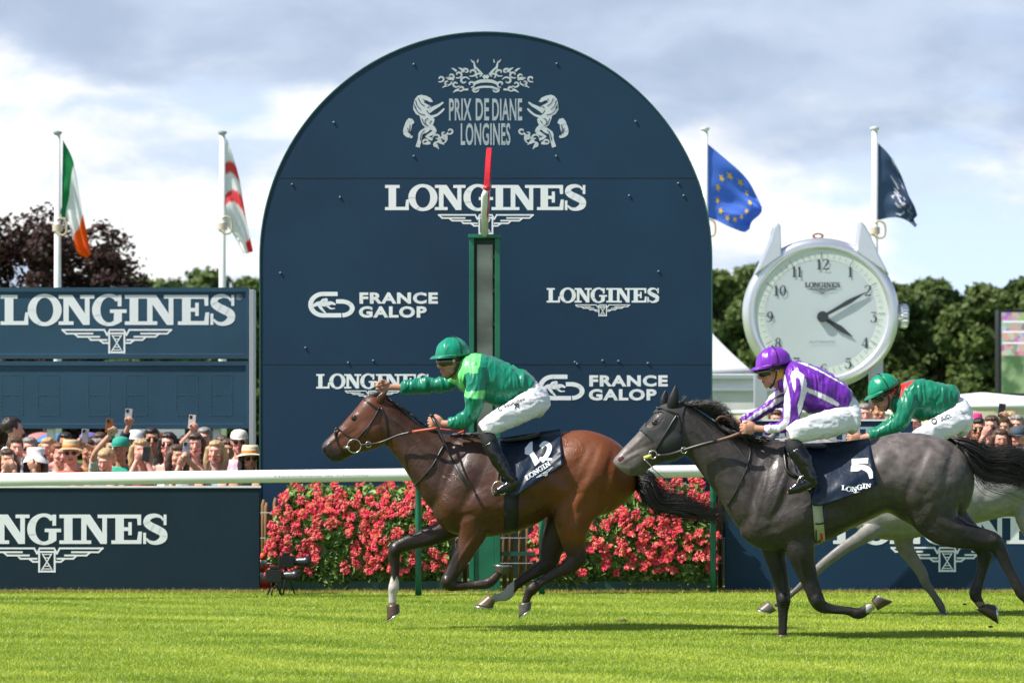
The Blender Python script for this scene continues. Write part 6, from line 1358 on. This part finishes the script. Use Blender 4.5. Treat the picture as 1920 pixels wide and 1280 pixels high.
jockey('jockey in purple silks with white stripes and a purple cap, crouching on the dark grey', Z4, D2,
 [(945,440,880,560,.14),(905,372,790,580,.16),(820,305,700,582,.175),(720,252,620,560,.185),(620,212,555,520,.19),(540,198,500,475,.185),(480,208,450,435,.15),(440,260,425,410,.08)],
 [[(560,300,72,-.14),(535,390,70,-.19),(515,480,68,-.21),(500,570,66,-.21),(482,640,58,-.2),(420,682,44,-.18),(350,696,36,-.17),(300,698,32,-.16)], [(470,380,66,.13),(420,440,58,.17),(350,510,50,.18),(270,570,45,.18),(190,615,40,.17),(120,648,32,.15)]],
 [[(350,696,27,-.17),(280,695,26,-.16),(222,690,26,-.15)], [(150,640,26,.15),(100,650,24,.14),(70,656,23,.13)]],
 [(P(*Z4(228, 690), D2 - .15), *hfr(-3, 12), 74, 1.05), (P(*Z4(75, 655), D2 + .13), *hfr(-6, -8, -1), 76, 1.0)],
 [(935,440,860,590,.14),(985,490,900,690,.165),(1012,570,950,740,.16),(1010,630,985,700,.10)],
 [[(920,610,102,-.09),(840,640,100,-.15),(740,665,98,-.20),(640,690,90,-.25),(550,715,80,-.285),(480,745,60,-.30)], [(920,610,102,.09),(840,640,100,.15),(740,665,98,.20),(640,690,90,.25),(550,715,80,.285),(480,745,60,.30)]],
 [[(490,760,60,-.30),(515,820,66,-.31),(550,880,66,-.32),(585,930,64,-.33),(610,990,56,-.335),(630,1040,50,-.34),(660,1080,44,-.34)], [(490,760,60,.30),(515,820,66,.31),(550,880,66,.32),(585,930,64,.33),(610,990,56,.335),(630,1040,50,.34),(660,1080,44,.34)]],
 [[(688,1085,38,-.34),(650,1100,44,-.34),(590,1120,42,-.345),(520,1145,36,-.35),(465,1172,20,-.35)], [(688,1085,38,.34),(650,1100,44,.34),(590,1120,42,.345),(520,1145,36,.35),(465,1172,20,.35)]],
 MhB, (470, 345), pj_col, lambda p: (.19, .022, .42), (.16, .018, .36), cuff=[[(318,698,37,-.163),(330,698,37,-.166)], [(118,650,34,.15),(128,645,34,.152)]], hoodc=(.55, .30, .02), seed=4)
stirrup(dg, Z4, D2, 590, 1112, -.35, (640, 900), '')
# --- second green jockey on the pale grey
def z6(p): u, v = uvof(p); return (u - 1580) * 5.647, (v - 680) * 5.647
RED = (.62, .03, .02)
def gj_col(p): return RED if inpoly(*z6(p), [(588,260),(620,222),(760,180),(742,205),(650,290),(604,380),(590,330)]) else (.0, .170, .090)
MhC = Mrot(P(*Z6(450, 352), D3), 8, 24)
jockey('jockey in plain green silks with a red epaulet, bent low on the pale grey horse', Z6, D3,
 [(1226,350,1160,520,.14),(1205,275,1090,570,.16),(1120,235,980,598,.175),(990,205,860,602,.185),(880,182,770,590,.19),(780,178,690,560,.185),(690,190,610,510,.15),(625,230,570,450,.09)],
 [[(720,320,88,-.14),(690,430,92,-.19),(660,530,88,-.21),(610,620,82,-.21),(520,680,70,-.2),(420,730,58,-.19),(330,765,48,-.18),(282,778,42,-.17)], [(700,380,80,.14),(640,500,75,.18),(560,600,68,.19),(450,690,60,.18),(330,745,48,.17),(280,760,40,.16)]],
 [[(330,768,38,-.18),(250,790,34,-.17),(190,800,33,-.17)], [(300,760,34,.16),(240,780,30,.15),(190,790,30,.15)]],
 [(P(*Z6(196, 798), D3 - .17), *hfr(-6, 10), 68, 1.05), (P(*Z6(200, 790), D3 + .15), *hfr(-6, 0, -1), 72, 1.0)],
 [(1225,350,1120,560,.14),(1310,410,1190,700,.165),(1370,530,1230,780,.165),(1360,650,1290,770,.12)],
 [[(1250,560,140,-.09),(1160,630,135,-.15),(1040,690,128,-.20),(920,745,115,-.25),(810,800,95,-.29),(740,850,75,-.31)], [(1250,560,140,.09),(1160,630,135,.15),(1040,690,128,.20),(920,745,115,.25),(810,800,95,.29),(740,850,75,.31)]],
 [[(750,840,78,-.31),(780,920,80,-.32),(820,1000,78,-.325),(870,1090,72,-.33),(910,1170,62,-.335),(950,1240,55,-.34),(990,1300,50,-.34)], [(750,840,78,.31),(780,920,80,.32),(820,1000,78,.325),(870,1090,72,.33),(910,1170,62,.335),(950,1240,55,.34),(990,1300,50,.34)]],
 [[(1030,1290,46,-.34),(980,1310,55,-.34),(900,1340,52,-.345),(820,1370,42,-.35),(760,1400,25,-.35)], [(1030,1290,46,.34),(980,1310,55,.34),(900,1340,52,.345),(820,1370,42,.35),(760,1400,25,.35)]],
 MhC, (600, 430), gj_col, lambda p: (.0, .25, .13), (.0, .2, .10), seed=7,
 extra=legtext([('JUCI.', 1042, 608, 36, 40, -17), (arcring(.5, .5, (.55, .5), (.32, .3), 0, 360, 16) + stroke([(.1, .9), (.5, 1.05), (.9, .9)], .12), 950, 655, 56, 62, -17)], 0, 0, 0, 0, 0, Z6, D3))
stirrup(lg, Z6, D3, 880, 1340, -.35, (900, 1150), '')
# ---------------------------------------------------------------- the crowd behind the boards
cr = zoomer(0, 760, 3.84)
def ik(sh, tg, l1, l2, pole):
    d = tg - sh; L_ = min(d.length, (l1 + l2) * .995); d.normalize(); tg = sh + d * L_
    a = (l1 * l1 - l2 * l2 + L_ * L_) / (2 * L_); h = math.sqrt(max(l1 * l1 - a * a, 1e-5)); pl = (pole - d * pole.dot(d)).normalized()
    return sh + d * a + pl * h, tg
HAIRC = {'black': (.02, .015, .012), 'brown': (.095, .052, .03), 'dark': (.028, .017, .012), 'blonde': (.52, .36, .18), 'grey': (.28, .26, .24), 'ginger': (.22, .08, .03)}
SK = {'pale': (.70, .42, .32), 'pink': (.72, .36, .27), 'tan': (.48, .25, .15), 'mid': (.62, .34, .23), 'brown': (.20, .09, .05)}
def spectator(u, v, D, label, skin='mid', hair='brown', long=False, top=(.5, .5, .5), yaw=0, pitch=0, hat=None, glasses=False, arms=('rest', 'rest'), phone=None, wide=1.0, sleeve=True, beard=None, bare=False, lift=0):
    c = P(u, v, D); e = empty('person', (c.x, D + .02, 0), label, 'spectator', 'spectators along the board'); sk = SK[skin]
    M = Mrot(c, 90 + yaw, pitch); Fw = Matrix.Rotation(R(yaw), 3, 'Z') @ V((0, -1, 0)); Rt = Matrix.Rotation(R(yaw), 3, 'Z') @ V((-1, 0, 0))
    S = c + V((0, .02, -.235)) - Fw * .02; z0 = c.z - .235; g = Geo(); t = Geo()
    def ring(z, a, b, off=0): o = V((S.x, S.y, z)) + Fw * off; return [o + Rt * (a * math.cos(k)) + Fw * (b * math.sin(k)) for k in [2 * math.pi * j / 20 for j in range(20)]]
    prof = [(z0 - .62, .16, .11), (z0 - .48, .155, .105), (z0 - .34, .14, .10), (z0 - .18, .165, .12), (z0 - .06, .185, .115), (z0 + .015, .165, .085), (z0 + .055, .085, .065), (z0 + .09, .055, .055)]
    g.rings([ring(z, a * wide * .93, b * .93) for z, a, b in prof]); g.tube([(c.x, c.y + .02, z0 + .03), (c.x, c.y + .015, c.z - .07)], [.055, .052], 12); head(g, M)
    tp = prof[:-1] if not bare else prof[:5]
    t.rings([ring(z, a * wide * 1.05 + .01, b * 1.07 + .01) for z, a, b in tp])
    hands_ = []
    for sd, pose in zip((1, -1), arms):
        sh = V((S.x, S.y, z0 - .015)) + Rt * (sd * .175 * wide); pole = V((0, 0, -1)) + Rt * sd * .5
        if pose == 'rest': tg = V((S.x, 0, 1.06)) + Rt * sd * .12; tg.y = 28.86 if D < 29.7 else D - .38; tg.z = max(1.05, z0 - .38); X_ = (sh - tg).normalized()
        elif pose == 'face': tg = c + Fw * .20 + Rt * sd * .05 + V((0, 0, -.09)); X_ = (Rt * sd * .5 - V((0, 0, 1))).normalized()
        elif pose == 'down': tg = sh + V((0, 0, -.5)) + Rt * sd * .08 + Fw * .06; X_ = V((0, 0, 1))
        else: tg = P(*pose[:2], D - pose[2]); X_ = V((0, 0, -1)); pole = Rt * sd + V((0, 0, -.6))
        el_, tg = ik(sh, tg, .29, .27, pole)
        if pose != 'rest' and pose != 'down' and pose != 'face': X_ = (el_ - tg).normalized()
        hands_.append(tg)
        g.tube([sh, el_, tg], [.048, .038, .026], 10, 4)
        if pose == 'rest': X2 = V((X_.x * .3, .9, .25)).normalized(); Zz = V((0, 0, 1)); 
        else: X2 = X_; Zz = Fw if pose == 'face' else -Fw
        Yy = Zz.cross(X2).normalized(); Zz = X2.cross(Yy).normalized(); hand(g, tg, X2, Yy, Zz, 32 if pose == 'rest' else 48, 1.0)
        if sleeve: t.tube([sh, el_, el_.lerp(tg, .65 if sleeve == 'long' else .0)] if sleeve == 'long' else [sh, sh.lerp(el_, .4), sh.lerp(el_, .75)], [.066, .055, .045] if sleeve == 'long' else [.066, .060, .056], 12, 3)
    body = remesh(g, .0075, 2, .4); meobj('body', body, M_skin, e, face_col(M, sk, beard))
    me = remesh(t, .011, 3, .5); folds(me, .008, 8, u); meobj('top', me, mat('shirt %.2f %.2f %.2f' % top, top, .8, bump=(14, .4, .01)), e)
    for sd in (1, -1):
        b = V((S.x, S.y, 0)) + Rt * sd * .09; Geo().tube([b + V((0, 0, .02)), b + V((0, 0, z0 * .33)), b + V((0, 0, max(.1, z0 - .55)))], [.05, .065, .085], 10, 2).build('trouser_leg', mat('trousers', (.05, .06, .09), .8), e)
    def T(p): return M @ Vector(p)
    if hair:
        h = Geo(); k = HAIRC[hair]
        if hat is None or long: h.ell((.030, 0, .052 if hat is None else .02), (.102, .088, .090 if hat is None else .07)); h.ell((-.030, 0, .104 if hat is None else .05), (.060, .066, .030 if hat is None else .02), Matrix.Rotation(R(-18), 3, 'Y'))
        else: h.ell((.040, 0, .0), (.080, .082, .055))
        if long:
            for y in (-1, 1): h.tube([(.0, y * .070, .06), (.005, y * .094, -.02), (-.005, y * .098, -.10), (.0, y * .085, -.19)], [.035, .034, .034, .022], 10, 3)
            h.tube([(.07, 0, .03), (.085, 0, -.06), (.07, 0, -.18)], [.07, .07, .05], 12, 3)
        h.transform(M); me = remesh(h, .009, 2, .5); folds(me, .006, 26, u, (1, 1, .35)); meobj('hair', me, mat('hair ' + hair, k, .5, noise_=(40, .5), bump=(60, .5, .01), stretch=(1, 1, .3)), e)
    if hat:
        kind, hc = hat; hm = mat('hat %s %.2f' % (kind, hc[0]), hc, .8, bump=(70, .5, .006)); g = Geo()
        if kind == 'cap':
            g.rings([[T((.008 + a * math.cos(q), a * .86 * math.sin(q), z)) for q in [2 * math.pi * j / 28 for j in range(28)]] for a, z in ((.108, .035), (.108, .07), (.095, .11), (.06, .135), (.01, .142))])
            g.rings([[T((-.09 - ln * math.cos(q * math.pi / 2 * 0) * (1 - abs(q) ** 2.5), q * .078, z - .012 * (1 - abs(q)))) for q in [-1 + 2 * j / 12 for j in range(13)]] + [T((-.06, (1 - 2 * j / 12) * .078, z)) for j in range(13)] for ln, z in ((.085, .048), (.085, .040))])
        else:
            rw = .17 if kind == 'straw' else .155; dr = -.01 if kind == 'straw' else -.055
            g.rings([[T((.008 + a * math.cos(q), a * .88 * math.sin(q), z + (.012 * math.cos(2 * q) if a > .14 else 0))) for q in [2 * math.pi * j / 32 for j in range(32)]] for a, z in ((rw, .045 + dr), (.112, .058), (.104, .06), (.100, .115), (.085, .145), (.05, .138), (.005, .135))], caps=False)
            g.rings([[T((.008 + a * math.cos(q), a * .88 * math.sin(q), z + (.012 * math.cos(2 * q) if a > .14 else 0))) for q in [2 * math.pi * j / 32 for j in range(32)]] for a, z in ((rw, .043 + dr), (.108, .054))], caps=False)
        hh = g.build('hat', hm, e)
        if kind == 'straw': Geo().rings([[T((.008 + a * math.cos(q), a * .88 * math.sin(q), z)) for q in [2 * math.pi * j / 32 for j in range(32)]] for a, z in ((.1065, .063), (.1045, .088))], caps=False).build('hat_band', mat('hat band', (.02, .02, .025) if hc[0] > .55 else (.75, .25, .05), .6), hh)
    if glasses:
        g = Geo()
        for y in (-1, 1): g.ell((-.088, y * .033, .004 if glasses != 'up' else .085), (.010, .028, .020)); g.tube([(-.078, y * .06, .008 if glasses != 'up' else .09), (.0, y * .082, .012 if glasses != 'up' else .09)], .003, 5)
        g.tube([(-.098, -.01, .008 if glasses != 'up' else .09), (-.098, .01, .008 if glasses != 'up' else .09)], .004, 5); g.transform(M); g.build('sunglasses', mat('sunglass lens', (.012, .012, .015), .1), e)
    if phone:
        ai, pc, plabel = phone; h = hands_[ai]; pose = arms[ai]; q = h + (V((0, 0, .10)) if pose != 'face' else V((0, 0, .07))) - Rt * 0 + V((0, -.03, 0)); pe = empty('phone', q, plabel, 'phone', 'phones held up by spectators')
        Mx = Matrix.Translation(q) @ Matrix.Rotation(R(yaw * .5 + 3), 4, 'Z') @ Matrix.Rotation(R(6), 4, 'Y'); g = Geo().box((-.037, -.005, -.074), (.037, .005, .074)).transform(Mx); g.build('case', mat('phone case %.2f' % pc[0], pc, .3), pe, smooth=False, bevel=.003)
        g = Geo().box((-.032, -.0075, .032), (-.002, -.0045, .068)).transform(Mx); g.build('camera_bump', M_black, pe, smooth=False, bevel=.001)
    return e
DC = 30.6
spectator(*cr(112, 318), DC, 'man with cropped greying hair and stubble, pink face, at the far left of the crowd', 'pink', 'brown', top=(.55, .60, .68), yaw=20, beard=(.25, .17, .13), hat=None)
spectator(24, 806, DC + .45, 'dark haired boy in a white shirt raised above the crowd at the far left', 'mid', 'dark', top=(.78, .78, .78), yaw=120, arms=('down', 'down'), wide=.8)
spectator(*cr(52, 405), DC - .6, 'brown haired woman clasping her hands before her mouth at the left edge', 'mid', 'brown', True, (.70, .62, .60), 15, arms=('face', 'face'))
spectator(*cr(258, 402), DC - .5, 'woman in a wide white bucket hat and sunglasses cheering beside the straw hat man', 'tan', 'brown', True, (.72, .60, .55), -10, hat=('bucket', (.80, .78, .74)), glasses=True, arms=('rest', 'face'), bare=True)
spectator(*cr(212, 318), DC + 1.0, 'man in dark sunglasses far back between the bearded man and the bucket hat', 'pink', 'grey', top=(.55, .62, .70), glasses=True)
spectator(*cr(512, 345), DC - .2, 'man in a straw hat, sunglasses and an orange polo shirt', 'pink', 'brown', top=(.72, .085, .045), yaw=5, hat=('straw', (.50, .38, .22)), glasses=True, wide=1.15)
spectator(*cr(630, 330), DC + .9, 'person in an ochre top behind the orange polo man, filming over him', 'tan', 'brown', top=(.42, .20, .05), yaw=30, arms=('down', (*cr(615, 285), .2)), phone=(1, (.45, .48, .50), 'grey phone held up above the orange polo man'), sleeve='long')
spectator(*cr(765, 405), DC - .5, 'fair haired woman with her head tilted down at the rail', 'pink', 'blonde', top=(.25, .24, .26), yaw=-15, pitch=18)
spectator(*cr(800, 312), DC + .5, 'man in sunglasses stretching up an arm with an orange cased phone', 'mid', 'dark', top=(.62, .62, .60), yaw=20, glasses=True, arms=((*cr(790, 215), .3), 'down'), phone=(0, (.30, .09, .02), 'phone in an orange brown case held up below the scoreboard'))
spectator(*cr(868, 318), DC + .1, 'woman in a green cap and green top next to the blonde phone user', 'tan', 'dark', top=(.02, .33, .20), yaw=-20, hat=('cap', (.02, .32, .22)))
spectator(*cr(975, 268), DC + 1.1, 'person in navy with a white cap reaching highest with a silver phone', 'mid', 'dark', top=(.015, .020, .05), yaw=0, hat=('cap', (.80, .82, .84)), arms=((*cr(935, 110), .3), 'down'), phone=(0, (.42, .42, .45), 'silver phone held highest, in front of the scoreboard digits'), sleeve='long')
spectator(*cr(1012, 335), DC - .5, 'woman with long blonde hair holding a black phone at her eyes, strapless red top', 'pink', 'blonde', True, (.66, .06, .07), 10, arms=('face', 'face'), phone=(1, (.02, .02, .02), 'black phone held before the face of the long haired blonde'), sleeve=False, bare=True)
spectator(*cr(1092, 250), DC + .6, 'dark haired man with sunglasses, second row, behind the blonde woman', 'tan', 'black', top=(.03, .03, .035), yaw=10, glasses=True)
spectator(*cr(1212, 285), DC + .1, 'dark haired woman in sunglasses with her mouth open beside the pale blue phone', 'pink', 'dark', True, (.68, .50, .48), -5, glasses=True, bare=True)
spectator(*cr(1275, 375), DC - .6, 'brown haired woman filming with a pale blue phone at the rail', 'mid', 'brown', True, (.60, .65, .74), 25, arms=('face', (*cr(1345, 385), .35)), phone=(1, (.42, .58, .68), 'pale blue phone held up in the front row'))
spectator(*cr(1405, 290), DC, 'smiling woman with sunglasses pushed up on her hair, pale dress', 'pink', 'brown', True, (.66, .68, .76), 5, glasses='up', bare=True)
spectator(*cr(1472, 248), DC + .9, 'balding man in the second row filming over the smiling woman', 'pink', 'grey', top=(.6, .6, .62), yaw=-5, arms=((*cr(1385, 185), .3), 'down'), phone=(0, (.66, .58, .55), 'pink cased phone held up at the right end of the crowd'))
spectator(*cr(1555, 345), DC - .4, 'older blonde woman with a fringe and light blue top', 'pink', 'blonde', True, (.42, .52, .72), -8)
spectator(*cr(1722, 268), DC, 'man in a white cap, sunglasses and pink shirt beside the scoreboard post', 'pink', 'brown', top=(.80, .50, .62), yaw=5, hat=('cap', (.72, .68, .62)), glasses=True, wide=1.15)
spectator(*cr(1803, 385), DC - .5, 'woman in a straw hat with a black band, sunglasses and black top', 'tan', 'dark', True, (.02, .02, .022), 12, hat=('straw', (.62, .54, .36)), glasses=True, arms=('rest', 'rest'))
spectator(*cr(425, 360), DC + .8, 'person with ginger hair half hidden left of the straw hat man', 'pink', 'ginger', top=(.6, .55, .5), yaw=30)
spectator(*cr(690, 330), DC + 1.3, 'pale haired person deep in the crowd behind the fair haired woman', 'pink', 'grey', top=(.62, .40, .38), yaw=20)
spectator(*cr(1160, 350), DC + .9, 'person in a dusty pink top filling the gap behind the blonde woman', 'mid', 'brown', True, (.45, .20, .20), -15)
spectator(*cr(1640, 330), DC + 1.2, 'tanned person far back between the fringe woman and the white cap man', 'tan', 'brown', top=(.3, .32, .3), yaw=10)
DR = 31.5
spectator(*Z6(1575, 690), DR, 'man with brown hair and dark sunglasses right of the green jockey', 'pink', 'brown', top=(.12, .16, .2), yaw=-20, glasses=True, arms=('face', 'down'))
spectator(*Z6(1440, 715), DR + .5, 'tanned man in sunglasses left of the brown haired man at the right edge', 'tan', 'dark', top=(.5, .5, .5), yaw=-10, glasses=True)
spectator(*Z6(1395, 668), DR + 1.2, 'person in a bright pink hat behind the right hand crowd', 'mid', 'brown', top=(.6, .6, .6), hat=('bucket', (.85, .05, .25)))
spectator(*Z6(1672, 835), DR - .3, 'woman with brown hair low down, just above the dark grey tail', 'pink', 'brown', True, (.30, .32, .34), 0)
spectator(*Z6(1858, 805), DR - .3, 'man in a dark cap with a white front at the right edge', 'pink', 'dark', top=(.10, .12, .10), yaw=-5, hat=('cap', (.05, .07, .09)))
spectator(*Z6(1700, 700), DR + .8, 'person in a white shirt holding a dark phone high at right', 'mid', 'brown', top=(.60, .62, .72), yaw=-10, arms=((*Z6(1680, 600), .3), 'down'), phone=(0, (.015, .015, .018), 'dark phone held high in front of the parasol at right'), sleeve='long')
spectator(*Z6(1775, 640), DR + 1.4, 'fair haired person behind the white shirt at the right edge', 'pink', 'blonde', top=(.55, .2, .25), yaw=-15)
spectator(*Z6(1275, 770), DR + .3, 'ginger haired person just above the dark grey rump', 'tan', 'ginger', top=(.25, .2, .2), yaw=5)
spectator(*Z6(370, 520), DR + .8, 'tanned person between the purple jockey and the green jockey', 'tan', 'brown', top=(.75, .72, .72), yaw=20)
spectator(*Z6(230, 560), DR + 1.2, 'pink faced person in red just behind the purple jockey\'s back', 'pink', 'grey', top=(.6, .12, .10), yaw=0)
spectator(*Z6(745, 660), DR + .4, 'red faced person seen under the green jockey\'s chest', 'pink', 'ginger', top=(.60, .2, .16), yaw=-10)
spectator(1455, 790, DR + 1.4, 'person in pale blue glimpsed above the mane of the dark grey horse', 'mid', 'brown', top=(.45, .5, .6), yaw=0)
spectator(1880, 833, DR - .1, 'person with dark hair peeking over the pale grey rump', 'mid', 'dark', top=(.5, .45, .4), yaw=-5)
spectator(1906, 800, DR + .9, 'grey haired person in a cream top at the right edge', 'pink', 'grey', top=(.6, .55, .4), yaw=-12)

for i, (x, y, sk, hc, lg_, tp, yw, gl) in enumerate([(150, 262, 'mid', 'dark', False, (.2, .3, .5), 10, False), (345, 300, 'pink', 'blonde', True, (.7, .65, .6), -12, False), (470, 262, 'tan', 'black', False, (.65, .3, .25), 15, False), (720, 262, 'mid', 'brown', True, (.6, .4, .5), 8, True), (915, 262, 'tan', 'dark', False, (.4, .42, .5), -6, True), (1140, 262, 'pink', 'ginger', False, (.7, .7, .7), 12, False), (1330, 285, 'mid', 'dark', False, (.3, .36, .3), -8, False), (1600, 285, 'pink', 'brown', True, (.68, .6, .62), 6, False)]):
    spectator(*cr(x, y + 18), DC + 1.9 + (i % 2) * .3, ['dark haired head in the back row, third from the left end', 'fair long haired person in the back row between bucket hat and straw hat', 'black haired tanned man just behind the straw hat', 'brown haired person with glasses beneath the violet parasol', 'dark haired man in glasses at the white billboard, back row', 'ginger haired person in white behind the second row sunglasses', 'dark haired man in green between the two raised phones at right', 'brown haired person in pale pink behind the fringe woman'][i], sk, hc, lg_, tp, yw, glasses=gl)

# ---------------------------------------------------------------- clods of turf kicked up by the hooves
for i, (u, v, D, s, lab) in enumerate(((1166, 1166, 24.0, .05, 'scuffed brown divot lying on the turf behind the bay horse'), (1822, 1187, 22.6, .035, 'small dark clod on the turf under the dark grey horse'), (1858, 1174, 22.4, .018, 'tiny turf clod flying below the rear hoof of the dark grey horse'), (1809, 1132, 22.6, .014, 'tiny turf clod flying just left of the rear hoof at right'), (1500, 1224, 21.0, .03, 'small dark divot on the grass in front of the dark grey stance leg'), (735, 1212, 21.5, .025, 'small brown divot on the grass under the white sock of the bay'))):
    p = P(u, v, D)
    if s > .02 : p.y = CH * F / (v - 800); p.x = (u - 960) * p.y / F; p.z = s * .15
    g = Geo().ell((0, 0, 0), (s, s * .8, s * .45), n=14, m=9); g.v = [tuple(V(q) * (1 + .5 * noise.noise(V(q) * 60 + V((i * 3.1, 0, 0))))) for q in g.v]
    o = g.build('turf_clod', mat('clod earth', (.11, .075, .035), .95, noise_=(60, .6), col2=(.10, .13, .03)), smooth=False); o.location = p; tag(o, lab, 'clod', 'loose bits of turf on the track')
